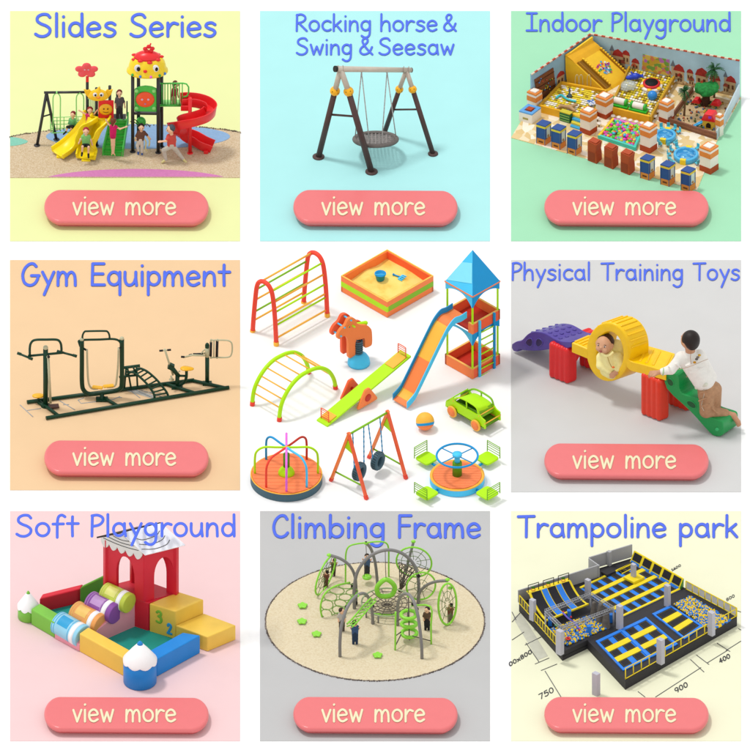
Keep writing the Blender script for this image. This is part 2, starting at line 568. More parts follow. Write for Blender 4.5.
# ------------------------------------------------------------ hand-drawn lettering
def arc(cx, cy, rx, ry, a0, a1, n=14):
    return [(cx + rx * math.cos(math.radians(a0 + (a1 - a0) * i / n)), cy + ry * math.sin(math.radians(a0 + (a1 - a0) * i / n))) for i in range(n + 1)]
def c2(*p):
    return [(q.x, q.y) for q in cr([V((a, b, 0)) for a, b in p], 5)]
BOWL = arc(.29, .31, .235, .295, 0, 360, 22)
GL = {
 'o': (.62, [arc(.30, .31, .255, .30, 0, 360, 24)]),
 'a': (.64, [BOWL, c2((.52, .6), (.525, .3), (.57, .01))]),
 'b': (.62, [[(.07, 1.0), (.06, 0)], arc(.31, .30, .24, .29, 0, 360, 22)]),
 'c': (.55, [arc(.33, .31, .27, .30, 48, 312)]),
 'd': (.64, [BOWL, [(.54, 1.02), (.55, 0)]]),
 'e': (.60, [c2((.07, .31), (.3, .33), (.52, .37), (.45, .55), (.28, .62), (.1, .5), (.05, .28), (.14, .07), (.32, .0), (.52, .1))]),
 'f': (.50, [c2((.5, .92), (.38, 1.0), (.25, .93), (.2, .7), (.19, .3), (.19, -.06)), [(.02, .57), (.44, .58)]]),
 'g': (.62, [arc(.28, .32, .23, .28, 0, 360, 22), c2((.51, .6), (.51, .2), (.49, -.2), (.38, -.37), (.22, -.4), (.06, -.3))]),
 'h': (.60, [[(.07, 1.02), (.06, 0)], c2((.07, .3), (.18, .53), (.34, .6), (.47, .5), (.5, .3), (.51, 0))]),
 'i': (.20, [[(.09, .6), (.09, 0)], [(.09, .88), (.095, .885)]]),
 'k': (.54, [[(.07, 1.02), (.06, 0)], [(.44, .6), (.08, .26)], [(.2, .36), (.48, 0)]]),
 'l': (.20, [[(.09, 1.03), (.09, 0)]]),
 'm': (.88, [[(.07, .6), (.06, 0)], c2((.07, .32), (.15, .52), (.27, .6), (.38, .5), (.41, .3), (.41, 0)), c2((.41, .32), (.5, .52), (.62, .6), (.73, .5), (.77, .3), (.78, 0))]),
 'n': (.58, [[(.07, .6), (.06, 0)], c2((.07, .3), (.17, .52), (.32, .6), (.45, .5), (.48, .3), (.49, 0))]),
 'p': (.60, [[(.07, .6), (.07, -.42)], arc(.30, .31, .23, .29, 0, 360, 22)]),
 'q': (.60, [arc(.28, .31, .23, .29, 0, 360, 22), [(.52, .6), (.52, -.42)]]),
 'r': (.48, [[(.07, .6), (.07, 0)], c2((.08, .32), (.17, .5), (.3, .6), (.46, .55))]),
 's': (.52, [c2((.45, .53), (.32, .61), (.15, .58), (.09, .46), (.2, .36), (.38, .28), (.45, .16), (.34, .02), (.18, 0), (.04, .07))]),
 't': (.48, [c2((.23, .92), (.22, .5), (.23, 0)), [(.02, .6), (.46, .6)]]),
 'u': (.60, [c2((.06, .6), (.06, .25), (.14, .05), (.28, .01), (.42, .12), (.5, .35)), c2((.5, .6), (.5, .3), (.53, 0))]),
 'v': (.52, [[(.04, .6), (.25, 0)], [(.25, 0), (.48, .6)]]),
 'w': (.76, [[(.04, .6), (.2, 0)], [(.2, 0), (.37, .48)], [(.37, .48), (.54, 0)], [(.54, 0), (.71, .6)]]),
 'x': (.54, [[(.05, .6), (.48, 0)], [(.46, .6), (.05, 0)]]),
 'y': (.56, [[(.05, .6), (.29, .07)], [(.52, .6), (.12, -.42)]]),
 'S': (.70, [c2((.6, .86), (.5, .98), (.3, .99), (.13, .88), (.11, .7), (.25, .57), (.46, .47), (.6, .32), (.56, .12), (.38, .0), (.18, .01), (.04, .1))]),
 'R': (.66, [[(.09, .98), (.07, 0)], c2((.07, .95), (.3, 1.0), (.5, .9), (.54, .72), (.4, .56), (.1, .46)), [(.2, .46), (.62, 0)]]),
 'P': (.58, [[(.09, .98), (.07, 0)], c2((.07, .97), (.3, 1.0), (.5, .9), (.53, .72), (.38, .54), (.09, .46))]),
 'I': (.60, [[(.29, .98), (.29, .02)], [(.04, .98), (.54, .98)], [(.03, .02), (.55, .02)]]),
 'G': (.76, [c2((.62, .86), (.5, .98), (.32, .95), (.14, .75), (.06, .45), (.13, .13), (.34, .0), (.55, .08), (.67, .28), (.69, .44)), [(.42, .44), (.74, .44)]]),
 'E': (.62, [[(.1, .98), (.08, .02)], [(.1, .98), (.56, .98)], [(.1, .52), (.52, .52)], [(.08, .02), (.58, .02)]]),
 'T': (.70, [[(.02, .96), (.68, .98)], [(.36, .96), (.35, 0)]]),
 'C': (.64, [c2((.58, .82), (.48, .97), (.3, .96), (.13, .76), (.06, .45), (.13, .13), (.32, .01), (.5, .07), (.6, .2))]),
 'F': (.60, [[(.1, .98), (.09, 0)], [(.1, .98), (.57, .98)], [(.1, .53), (.5, .53)]]),
 '&': (.74, [c2((.66, .0), (.42, .3), (.24, .6), (.17, .82), (.26, .98), (.4, .95), (.42, .78), (.28, .58), (.1, .38), (.06, .16), (.2, .01), (.42, .06), (.56, .24), (.64, .45))]),
 '0': (.60, [arc(.29, .47, .23, .46, 0, 360, 24)]),
 '1': (.40, [[(.06, .72), (.22, .95)], [(.22, .95), (.22, 0)]]),
 '2': (.58, [c2((.07, .75), (.2, .93), (.4, .88), (.46, .68), (.3, .35), (.06, .02)), [(.06, .02), (.52, .02)]]),
 '3': (.56, [c2((.07, .82), (.25, .95), (.43, .85), (.42, .65), (.22, .52)), c2((.22, .52), (.43, .45), (.48, .22), (.32, .03), (.06, .08))]),
 '4': (.58, [[(.36, .0), (.36, .95)], [(.36, .95), (.05, .3)], [(.05, .3), (.52, .3)]]),
 '5': (.58, [[(.48, .94), (.14, .94)], [(.14, .94), (.1, .55)], c2((.1, .55), (.3, .62), (.5, .45), (.48, .15), (.28, 0), (.06, .08))]),
 '7': (.56, [[(.05, .94), (.5, .94)], [(.5, .94), (.2, 0)]]),
 '8': (.58, [arc(.28, .70, .18, .23, 0, 360, 18), arc(.28, .24, .22, .24, 0, 360, 18)]),
 '9': (.58, [arc(.28, .64, .21, .28, 0, 360, 18), c2((.49, .64), (.47, .3), (.36, 0))]),
 ' ': (.42, []),
}
GX = [0]
def letters(txt, to3, x0, x1, cap, w, thick, gap=.07, n=8):
    """strokes of txt between x0 and x1; to3(x, y, z) places plan x, height-above-baseline y and relief z"""
    tot = 0
    for ch in txt:
        tot += GL[ch][0] + gap
    tot -= gap
    sx = (x1 - x0 - w) / (tot - .1)
    mb = MB(); x = x0 + w / 2 - .05 * sx; k = 0
    for ch in txt:
        GX[0] = x + GL[ch][0] * sx / 2
        for st in GL[ch][1]:
            t = MB()
            pts = [V((x + a * sx, b * cap, 0)) for a, b in st]
            cl = (pts[0] - pts[-1]).length < .01
            t.tube(pts[:-1] if cl else pts, w / 2, n, cl, 'round')
            zz = .04 * (k % 5); k += 1
            mb.add([to3(p.x, p.y, zz + thick * p.z / (w / 2)) for p in t.v], t.f, True)
        x += (GL[ch][0] + gap) * sx
    return mb

BLUE = mat('#5E7BFA', rough=.7, var=.02, spec=.1)
CREAM = mat('#FFF4CC', rough=.7, var=.02, spec=.1)
TITLES = [((('Slides', 34.3, 117), ('Series', 129.5, 217)), 36.6, 22, 3.0, 0, 'yellow'),
          ((('Rocking', 295.3, 372), ('horse', 380, 438), ('&', 443, 457.5)), 31.3, 16.5, 2.1, 0, 'cyan'),
          ((('Swing', 296, 353), ('&', 359, 374), ('Seesaw', 378.5, 454.5)), 54.8, 16.3, 2.1, 0, 'cyan'),
          ((('Indoor', 526, 602), ('Playground', 611, 731.5)), 31.3, 18, 2.25, 0, 'mint'),
          ((('Gym', 21, 78), ('Equipment', 90, 230.5)), 285.7, 22, 3.0, 0, 'peach'),
          ((('Physical', 511.3, 591), ('Training', 601, 684), ('Toys', 693, 740.3)), 280.3, 17, 2.1, 0, 'grey'),
          ((('Soft', 15.6, 79), ('Playground', 90, 236.6)), 536.6, 21, 2.9, 118, 'pink'),
          ((('Climbing', 272, 386), ('Frame', 397, 481.5)), 537.6, 22, 3.0, 0, 'silver'),
          ((('Trampoline', 517.5, 667), ('park', 678.5, 738.5)), 537.2, 21, 2.9, 0, 'ivory')]
for (wds, vb, cap, w, z, nm) in TITLES:
    def put(x, y, h, z=z, vb=vb):
        return g(x, vb - y, z) + V((0, 0, .5 + h))
    mb = MB()
    for (t, u0, u1) in wds:
        k = letters(t, put, u0, u1, cap, w, .3)
        mb.add(k.v, k.f, True)
    single(mb, 'title_lettering', BLUE, 'blue handwritten title reading ' + ' '.join(q[0] for q in wds) + ' on the %s panel' % nm, 'lettering', g((wds[0][1] + wds[-1][2]) / 2, vb, z), group='blue panel titles')

# ------------------------------------------------------------ pink buttons
BT = [(45, 189.5, 'below the twin yellow slides', 'yellow'), (294, 189.5, 'below the basket swing', 'cyan'), (545, 189.5, 'below the indoor playground room', 'mint'),
      (45, 440, 'below the outdoor gym machines', 'peach'), (545, 443, 'below the climbing toddlers', 'grey'),
      (45, 696.5, 'below the soft play pit', 'pink'), (294, 696.5, 'below the sand disc of the climbing frame', 'silver'), (545, 696.5, 'below the trampoline park', 'ivory')]
PINK = mat('#F97E80', rough=.28, var=.012, spec=.5)
def pill(u0, v0, u1, v1, z):
    r = (v1 - v0) / 2
    P = [(u0 + r * .95 + r * math.cos(a), v0 + r + r * math.sin(a)) for a in np.linspace(math.pi / 2, 3 * math.pi / 2, 24)]
    P += [(u1 - r * .95 + r * math.cos(a), v0 + r + r * math.sin(a) + .9) for a in np.linspace(-math.pi / 2, math.pi / 2, 24)]
    return [g(u, v) + V((0, 0, z)) for u, v in P]
but0 = None
for (u, v, where, nm) in BT:
    p = g(u + 81, v + 20)
    lb = 'pink pill shaped button lettered view more, ' + where
    if but0 is None:
        but0 = thing('view_more_button', lb, 'button', p, 'pink view more buttons')
        q = [a for a in pill(u, v, u + 163, v + 32.5, .05)]
        part(MB().prism([a + V((0, 0, 4.4)) for a in q], (0, 0, 6)), 'button_plate', PINK, but0, bevel=2.9, seg_=6)
        part(MB().prism(pill(u + 5, v + 3.5, u + 158, v + 29, .05), (0, 0, 4.5)), 'button_shadow_foot', PINK, but0)  # inset foot added so the gap under the plate goes dark
        zt = 10.5
        mb = MB()
        for t, x0, x1 in (('view', 27.4, 69.4), ('more', 80, 131.8)):
            k = letters(t, lambda x, y, h: g(x, v + 25.2 - y, zt) + V((0, 0, .25 + h)), u + x0, u + x1, 19.0, 2.5, .35)
            mb.add(k.v, k.f, True)
        part(mb, 'lettering', CREAM, but0)
        # keep the raised plate at its place in plan
        for ch in but0.children:
            if ch.name.startswith('button_'):
                for vt in ch.data.vertices:
                    vt.co.y -= 13.5 * S
    else:
        dup(but0, p, lb)
# ================================================================ the slide playground with children
BLK = metal('#2B2A2C'); YEL = mat('#FFD010', rough=.35, var=.03, spec=.4, gain=1.12); RED = plastic('#E8262B'); GRN = plastic('#46C24A'); LGR = mat('#92DE80', rough=.4, var=.04, gain=1.0)
EGG = plastic('#FFD91F')
sand = ramp_mat(((0.35, '#CFB48E'), (0.5, '#DFC8A5'), (0.65, '#EAD8BA')), 'noise', 95, .9, bump=.3, interp='LINEAR', name='sand')
back = [(10, 137), (30, 133.5), (60, 129.5), (95, 127), (125, 126), (165, 126), (200, 127.5), (225, 130), (240, 132.5)]
bk = [g(*p) for p in back]
setting(MB().prism([g(10, 178), g(240, 178)] + bk[::-1], (0, 0, .5)), 'ground', sand)
rnd = random.Random(4)
st = MB()
for a, b in zip(bk, bk[1:]):
    for t in np.arange(0, 1, .09):
        q = a + (b - a) * float(t)
        st.ball(q + V((0, rnd.uniform(-.8, .6), .4)), (rnd.uniform(.8, 1.6), rnd.uniform(.8, 1.5), rnd.uniform(.6, 1.3)), 6)
setting(st, 'gravel', ramp_mat(((0, '#8A7A62'), (.4, '#B7A98E'), (.7, '#6F6350')), 'voronoi', 20, .9), kind='stuff')
def ell(u, v, rx, ry, n=60, clip=None):
    P = [(u + rx * math.cos(2 * math.pi * i / n), v - ry * math.sin(2 * math.pi * i / n)) for i in range(n)]
    return [p for p in P if clip is None or clip(p)]
def sheet(pts, z, th=.4):
    return MB().prism([g(*p) + V((0, 0, z)) for p in pts], (0, 0, th))
setting(sheet(ell(138, 137, 92, 12.3), .4), 'ground_marking', mat('#96BCE4', rough=.85, var=.06, scale=40))
setting(sheet([(10.2, 137.6), (15, 137.9), (21, 139), (26, 140.6), (28, 142), (26, 143.6), (21, 145.1), (15, 146.2), (10.2, 146.5)], .4), 'ground_marking', mat('#8FD6BE', rough=.85, var=.06, scale=40))
setting(sheet([p for p in ell(136, 185, 101, 15.5, 120) if p[1] < 177.9], .4), 'ground_marking', mat('#E089C4', rough=.85, var=.06, scale=40))

# ---- the play structure
ps = thing('play_structure', 'big playground set with twin yellow slides, red spiral slide and chick egg tower roof', 'playground set', g(125, 148))
TB = g(147, 150)
for (u, vt, vb) in ((132.7, 75, 152), (158.2, 75, 153), (138.5, 76, 146.5), (161.6, 76, 147.5)):
    b = g(u, vb); m = MB().cyl(b, up(u, vt, b), 1.75, n=12)
    m.lathe([(3, 0), (3, .8), (1.8, 1.6)], b, 14)
    part(m, 'tower_post', BLK, ps)
for (u, vt, vb) in ((87.3, 80, 144), (96.5, 88, 146), (109.8, 86, 147), (117.5, 92, 144)):
    b = g(u, vb); m = MB().cyl(b, up(u, vt, b), 1.5, n=12).lathe([(2.6, 0), (2.6, .8), (1.5, 1.5)], b, 12)
    part(m, 'deck_post', BLK, ps)
# egg roof
c = up(147.3, 69.2, TB)
egg = MB().lathe([(19.8, -3.2), (20.8, -2), (20.6, 0), (18.8, 1.5), (18.6, 5), (17.4, 10), (14, 15), (8.4, 18.6), (3, 20.2), (.3, 20.5)], c, 36, sy=.62)
roof = part(egg, 'egg_roof', EGG, ps)
ic = MB().lathe([(13.6, 15.2), (12.6, 17.2), (8.2, 20.0), (2.4, 21.6), (.2, 21.7)], c, 30, sy=.64)
for k in range(9):
    a = 2 * math.pi * k / 9
    ic.ball(c + V((13.8 * math.cos(a), 8.9 * math.sin(a), 15.4 - 1.4 * (k % 2))), (3.0, 1.4, 1.7), 10)
part(ic, 'icing', RED, roof)
cf = MB()
q = c + V((1.5, 0, 22.5))
for dx, dz in ((-3.6, 2.5), (3.6, 2.8), (0, 5.2), (-2, -.3), (2.2, -.2)):
    cf.ball(q + V((dx, 0, dz)), (2.5, 1.3, 2.4), 10)
cf.cyl(q + V((0, 0, 3)), q + V((2, 0, 9)), .8)
part(cf, 'top_flower', RED, roof)
def on_egg(du, z, out=.0):
    rr = 17.6
    x = du
    y = -math.sqrt(max(0, 1 - (x / rr) ** 2)) * rr * .62
    return c + V((x, y - out, z))
for du in (-9.6, 8.2):
    e = part(MB().ball(on_egg(du, 7.6), (3.5, 1.2, 4.4), 16), 'eye', mat('#FFFFFF', rough=.3), roof)
    part(MB().ball(on_egg(du + .8, 7.4, 1), (1.9, .6, 2.7), 12), 'pupil', mat('#101010', rough=.2), e)
part(MB().ball(on_egg(-2, 5.2, .4), (2.1, 1.4, 1.9), 12), 'nose', RED, roof)
for du, hx in ((-14.8, '#2FA84A'), (-7, '#3A7BD5'), (3.6, '#E75FD0'), (12.4, '#2FA84A'), (17.6, '#3A7BD5')):
    part(MB().ball(c + V((du, -math.sqrt(max(0, 1 - (du / 20.8) ** 2)) * 12.9, -.6)), 1.5, 10), 'dot', plastic(hx), roof)
# decks
fr = Pl((133, 152), (158, 153))
deck = [fr(133, 112.8), fr(158, 113.2), up(161.5, 109, g(161.5, 147)), up(138.5, 109, g(138.5, 146.5))]
part(MB().prism(deck, (0, 0, -2.4)), 'deck', BLK, ps)
d2 = [g(97, 120.5, 32), g(126, 120.5, 32), g(126, 115.5, 32), g(93, 115.5, 32)]
part(MB().prism(d2, (0, 0, 2)), 'deck', BLK, ps)
# round orange face panel
pn = MB().prism([fr(134.6, 89.3), fr(134.6, 111.5), fr(156.6, 112), fr(156.6, 88.8), fr(152, 86.8), fr(145.5, 86), fr(139, 87)], (0, 1.6, 0))
pnl = part(pn, 'face_panel', GRN, ps, bevel=.5)
pc = fr(145.2, 99.3, V((0, -.3, 0)))
part(MB().lathe([(9.2, -.6), (9.4, .3), (8.6, 1), (6, 1.7), (.3, 2.2)], pc, 30, axis=(0, -1, 0)), 'face_disc', plastic('#F4572A'), pnl)
for dx in (-3.1, 3.1):
    part(MB().ball(pc + V((dx, -2.0, 1.2)), (1.3, .7, 1.3), 10), 'eye', plastic('#D9B7C9'), pnl)
part(MB().ball(pc + V((0, -2.1, -4)), (1.1, .7, .9), 10), 'mouth', plastic('#B77FB0'), pnl)
for sx in (-1, 1):
    for sz in (-1, 1):
        part(MB().lathe([(2.2, -.5), (2.0, .9), (.3, 1.2)], pc + V((sx * 8.8, 0, sz * 10.6)), 14, axis=(0, -1, 0)), 'boss', LGR, pnl)
# balcony railing
rb = g(176, 149)
R = lambda u, v, d=0: up(u, v, rb) + V((0, d, 0))
rl = MB().tube([R(160, 83.5), R(183, 83.2)] + [R(*p) for p in ((186.5, 84), (188.6, 87), (188.6, 93), (187, 96.2), (183.5, 97))], .8, 8)
rl.tube([R(160, 105.2), R(182, 105.4)], .9, 8)
for k in range(8):
    u = 162 + k * 2.9
    rl.tube([R(u, 83.5), R(u, 105.3)], .5, 6)
part(rl, 'railing', GRN, ps)
part(MB().prism([R(160, 106.5, -.5), R(182, 106.5, -.5), R(182, 106.5, 10), R(160, 106.5, 10)], (0, 0, 1.2)), 'balcony_deck', LGR, ps)
# spiral slide
sp = []
for (u, v, dy) in ((181, 104, 3), (187, 103.6, 4), (197, 104.5, 6), (206, 107.5, 5), (210.5, 112.5, 0), (206, 118.5, -8), (196, 122.5, -13), (184, 125.5, -13), (177, 128.8, -9), (174.5, 132.5, -2),
                   (178, 136, 4), (185, 138.8, 7), (194, 142, 6), (203, 147, 2), (211, 150.5, 0)):
    sp.append(up(u, v, V((0, g(190, 150).y + dy, 0))))
U = [(-6.3, 9.6), (-5.3, 9.6), (-4.2, .9), (4.2, .9), (5.3, 9.6), (6.3, 9.6), (5.3, -.8), (-5.3, -.8)]
slide = part(MB().sweep(cr(sp, 7), U), 'spiral_slide', RED, ps, bevel=.3)
b0 = g(190, 153.5)
part(MB().cyl(b0, up(190, 98, b0), 1.9, n=14).lathe([(3, 0), (3, .8), (2, 1.5)], b0), 'slide_post', RED, slide)
bx = up(185.5, 103.2, g(185.5, 150))
part(MB().box(bx + V((0, 5.8, 0)), (9.5, 1.2, 10)).box(bx + V((0, -5.8, -2)), (9.5, 1.2, 6)).box(bx + V((0, 0, -5)), (9.5, 12, 1.2)), 'slide_entry', RED, slide, bevel=.5)
part(MB().box(g(206, 152.5) + V((0, 0, 1.8)), (4.5, 7, 3.6)), 'slide_foot', RED, slide, bevel=.6)
# twin yellow slides
def yslide(path, w, nm):
    P = []
    n = len(path)
    for k, (u, v, z) in enumerate(path):
        P.append(g(u, v, z))
    pr = [(-1, 5), (-.84, 5.4), (-.74, 1.6), (-.45, .3), (.45, .3), (.74, 1.6), (.84, 5.4), (1, 5), (.92, -1), (-.92, -1)]
    return part(MB().sweep(cr(P, 6), [(a * w, b) for a, b in pr], width=[1] * (6 * (n - 1) + 1)), 'slide', YEL, ps, bevel=.35, label=nm)
yslide(((92, 117, 38), (88.5, 120, 36.5), (82, 130, 24), (75.5, 139.5, 13), (67.5, 147.5, 6.5), (57.5, 154.5, 4)), 9.4, 'left yellow slide bending to the left')
yslide(((101.5, 117.5, 38), (100, 121, 36.5), (95.5, 133, 23), (91, 143.5, 11), (88, 150.5, 5.5), (85.8, 158.5, 3.5)), 10.6, 'right yellow slide running straight down')
part(MB().box(g(60, 157) + V((0, 0, 1.2)), (7, 6, 2.4)), 'slide_foot', YEL, ps, bevel=.5)
part(MB().box(g(86, 160.6) + V((0, 0, 1)), (9, 5, 2)), 'slide_foot', YEL, ps, bevel=.5)
# green stairs
n = 7
st = MB()
A0, B0, A1, B1 = g(104, 154.5, 1.5), g(121.5, 155.5, 1.5), g(112.5, 119, 34), g(127, 119, 34)
for k in range(n):
    t, t2 = k / n, (k + 1) / n
    a, b = A0.lerp(A1, t), B0.lerp(B1, t)
    a2, b2 = A0.lerp(A1, t2), B0.lerp(B1, t2)
    zt = a2.z
    st.prism([V((a.x, a.y, zt - 1.6)), V((b.x, b.y, zt - 1.6)), V((b2.x, b2.y, zt - 1.6)), V((a2.x, a2.y, zt - 1.6))], (0, 0, 1.6))
    st.prism([V((a.x, a.y, a.z - 1)), V((b.x, b.y, a.z - 1)), V((b.x, b.y + .6, a.z - 1)), V((a.x, a.y + .6, a.z - 1))], (0, 0, zt - a.z))
stairs = part(st, 'stairs', plastic('#3DBB40'), ps)
for a, b in ((A0, A1), (B0, B1)):
    s_ = -1 if a is A0 else 1
    o = V((s_ * .6, -.6, 0))
    part(MB().prism([a + o + V((0, 0, -1.5)), a + o + V((0, 0, 9)), b + o + V((0, 0, 9)), b + o + V((0, 0, -3))], (s_ * 1.2, 0, 0)), 'stringer', plastic('#4CC850'), stairs)
for a, b in ((A0, A1), (B0, B1)):
    part(MB().tube(cr([b + V((0, 0, 9)), b + V((0, 1, 17)), b + V((0, 3, 19)), b + V((0, 5, 16)), b + V((0, 5, 0))], 5), .7, 8), 'handrail', BLK, stairs)
# chick head panel on the deck
ck = g(98.5, 149)
q = up(98.3, 94.5, ck)
ch = part(blob_mb([('e', q, (9, 3, 6.4)), ('e', q + V((0, 0, -3)), (10, 3, 4.2)), ('c', q + V((0, 0, 5)), q + V((1, 0, 9)), 1.6, 1)], .7, 1.5), 'chick_panel', plastic('#FFC81A'), ps)
for s_ in (-1, 1):
    W = [(8, -5), (12, -5), (16, 0), (18, 6), (13, 4.4), (11, 6), (8.5, 3)]
    part(MB().prism([q + V((s_ * x * .82, .4, z)) for x, z in W], (0, 1.6, 0)), 'wing', plastic('#FFC81A'), ch, bevel=.6)
    e = part(MB().ball(q + V((s_ * 3.3, -2.7, 1.6)), (2.2, .8, 2.6), 12), 'eye', mat('#FFFFFF', rough=.3), ch)
for dx in (-2.9, 2.9):
    part(MB().ball(q + V((dx, -3.3, 1.4)), (1.1, .5, 1.5), 10), 'pupil', mat('#1A1A1A', rough=.2), ch)
part(MB().ball(q + V((0, -3.2, -1.6)), (2.2, 1.2, 1.2), 10), 'beak', plastic('#F58A1E'), ch)
q2 = up(106, 109.5, ck)
rp = part(MB().box(q2 + V((0, .5, 0)), (15.5, 1.6, 22)), 'red_panel', RED, ps, bevel=.8)
part(MB().lathe([(6.6, -.5), (6.8, .6), (5, 1.4), (.3, 1.8)], q2 + V((-.3, -.3, .5)), 26, axis=(0, -1, 0)), 'face_disc', plastic('#F6B81F'), rp)
for dx in (-2.2, 1.8):
    part(MB().ball(q2 + V((dx, -2, 2)), (.9, .5, 1.1), 8), 'eye', mat('#8A5A10'), rp)
part(MB().tube([q2 + V((x, -1.9, -1.4 - .12 * (9 - x * x))) for x in (-3, -1.5, 0, 1.5, 2.6)], .4, 6), 'mouth', mat('#8A5A10'), rp)
q3 = up(92.2, 105.5, ck + V((0, 6, 0)))
gp = MB()
for k in range(6):
    gp.box(q3 + V((-3.2 + k * 1.35, 0, 0)), (.75, .8, 17))
part(gp.box(q3 + V((0, 0, 8.5)), (9, 1, 1)).box(q3 + V((0, 0, -8.5)), (9, 1, 1)), 'fence_panel', mat('#A9D79B', rough=.5), ps)
# flower sign on the tall post
fb = g(87.3, 144)
q = up(86.6, 70.4, fb)
fl_ = [('e', q, (6, 1.6, 4.5))]
for k in range(5):
    a = math.radians(90 + 72 * k)
    fl_.append(('e', q + V((7.6 * math.cos(a), 0, 5.6 * math.sin(a))), (4.4, 1.6, 3.7)))
fs_ = part(blob_mb(fl_, .6, .5), 'flower_sign', plastic('#F2545B'), ps)
part(MB().box(up(87.3, 79, fb), (3, 3, 6)), 'socket', RED, fs_, bevel=.4)
for dx in (-1.8, 1.8):
    part(MB().ball(q + V((dx, -1.7, 1.8)), (1, .4, .8), 8), 'eye', mat('#F7C7CA'), fs_)
part(blob_mb([('e', up(141, 122, g(141, 149)), (5, 4, 6))], .9), 'crawl_tunnel', GRN, ps)

# ---- swing frame with a double bench
sw = thing('swing_frame', 'black A-frame swing with pale green hanging bench beside the yellow slides', 'swing', g(60, 142))
a1, a2, ap = g(37, 145.8), g(56.5, 140), up(46.5, 93, g(46.5, 142.8))
m = MB()
for a in (a1, a2):
    l = MB().cyl(a, ap + (a - ap) * .02, 1.5, n=10).lathe([(3.2, 0), (3.2, .9), (1.6, 1.6)], a, 14)
    part(l, 'leg', BLK, sw)
part(MB().tube([a1.lerp(ap, .55), a2.lerp(ap, .55)], .8, 8), 'cross_brace', BLK, sw)
part(MB().cyl(ap + V((-2.5, 0, .6)), up(96, 92, V((0, ap.y, 0))), 1.3, n=10), 'top_beam', BLK, sw)
for (uc, w) in ((56.7, 3.6), (80, 3.6)):
    T = lambda u, v, d=0: up(u, v, V((0, ap.y + d, 0)))
    l = MB().tube(cr([T(uc - w, 133), T(uc - w, 112), T(uc - w, 98), T(uc - w * .5, 94), T(uc, 92.6), T(uc + w * .5, 94), T(uc + w, 98), T(uc + w, 112), T(uc + w, 131)], 5), .62, 8)
    part(l.ball(T(uc, 92.5), 1.6, 10), 'hanger', LGR, sw)
bn = MB()
for v in (117.5, 121, 124.5, 128.5):
    bn.tube([T(50.5, v, 3), T(88, v - 1.2, 3)], .42, 6)
for u in (50.5, 57, 64, 71, 78, 84, 88):
    bn.tube([T(u, 117.5, 3), T(u, 131, 3)], .42, 6)
for d in (-3, -1, 1, 3):
    bn.tube([T(51.5, 133 + d * .0, d), T(86, 131.5, d)], .6, 6)
for u in (51, 87):
    bn.tube([T(u, 124, -3.4), T(u, 124, 3)], .5, 6).tube([T(u, 124, -3.4), T(u, 132.5, -3.4)], .5, 6)
part(bn, 'bench', LGR, sw)

# ---- children
person('girl in green shirt and black boots sitting on the green swing bench', (72, 141), dict(head=(73, 114.7), neck=(72.8, 118.5), pelvis=(72, 126.5),
   la=[(75.3, 119.8), (76.6, 124), (75, 127.5, -2)], ra=[(70.3, 119.5), (69, 123.5), (70, 127, -2)],
   ll=[(73.6, 127), (71.5, 126.6, -6), (70.5, 131.5, -6), (69, 133.5, -8)], rl=[(70.8, 127), (67.5, 127, -6), (65.8, 132, -6), (63.5, 134.2, -8)]),
   2.9, hair='#8E1B22', shirt='#7FD38A', legs='#2a2a30', shoes='#202024', leg_len=.5, cat='child', face=(-.4, -1, 0))
person('girl in pink top sliding with both arms up at the top of the left slide', (88, 147), dict(head=(90, 110.3), neck=(89.6, 114), pelvis=(89.5, 122),
   la=[(91.6, 115), (94.5, 113.5), (97, 110.5)], ra=[(87, 115), (83.5, 113), (80, 111)],
   ll=[(90.5, 122), (89.5, 123.8, -6), (87.5, 127.5, -6), (86.5, 129, -7)], rl=[(88, 122), (85.8, 124.5, -6), (84, 129, -6), (82, 130.5, -7)]),
   2.9, hair='#A02222', shirt='#E0307A', legs='#c9306d', leg_len=.3, sleeve=.15, cat='child')
person('girl in green shirt with black shorts and boots at the end of the right slide', (86, 160), dict(head=(86, 131.2), neck=(86, 135), pelvis=(86, 144.5),
   la=[(89, 136.3), (91, 140), (92, 143.8)], ra=[(83, 136.3), (80.5, 139.5), (79.2, 142.5)],
   ll=[(87.8, 145), (88.6, 147, -7), (88.4, 155, -7), (88.5, 157.6, -9)], rl=[(84.4, 145), (82.6, 146.5, -7), (82, 153.5, -7), (81.6, 155.8, -9)]),
   3.2, hair='#B02A36', shirt='#8ED97C', legs='#26262b', shoes='#1c1c20', leg_len=.45, sleeve=.2, cat='child')
person('woman in pink top climbing the green stairs with her arm stretched out', (113, 160), dict(head=(113.3, 121), neck=(113.2, 125.2), pelvis=(112.8, 136),
   la=[(115.4, 126.5), (120, 129), (125.5, 127)], ra=[(111.2, 126.3), (108.4, 124), (106.5, 120.8)],
   ll=[(114, 136.5), (114, 145), (113.6, 153), (115, 155.3)], rl=[(111.8, 136.5), (112, 145), (112.3, 152.8), (111.6, 155)]),
   3.0, hair='#7A3A26', shirt='#E81C72', legs='#d81a68', leg_len=.06, sleeve=.15, hair_long=1.2, cat='child', face=(.3, 1, 0))
person('boy in dark grey clothes standing on the deck above the green stairs', (119.5, 148), dict(head=(119.5, 93.2), neck=(119.4, 97), pelvis=(119.5, 107),
   la=[(122.4, 98.6), (124.3, 102.5), (124.8, 106.5)], ra=[(116.7, 98.6), (115.3, 103), (115.6, 107)],
   ll=[(120.9, 107.5), (121.2, 112.8), (121.8, 118), (123.8, 119.2)], rl=[(118.2, 107.5), (117.7, 113), (117.3, 118), (115.7, 119.2)]),
   2.9, hair='#7E2A22', shirt='#5C5659', legs='#37353a', shoes='#77747a', leg_len=1, sleeve=.4, cat='child')
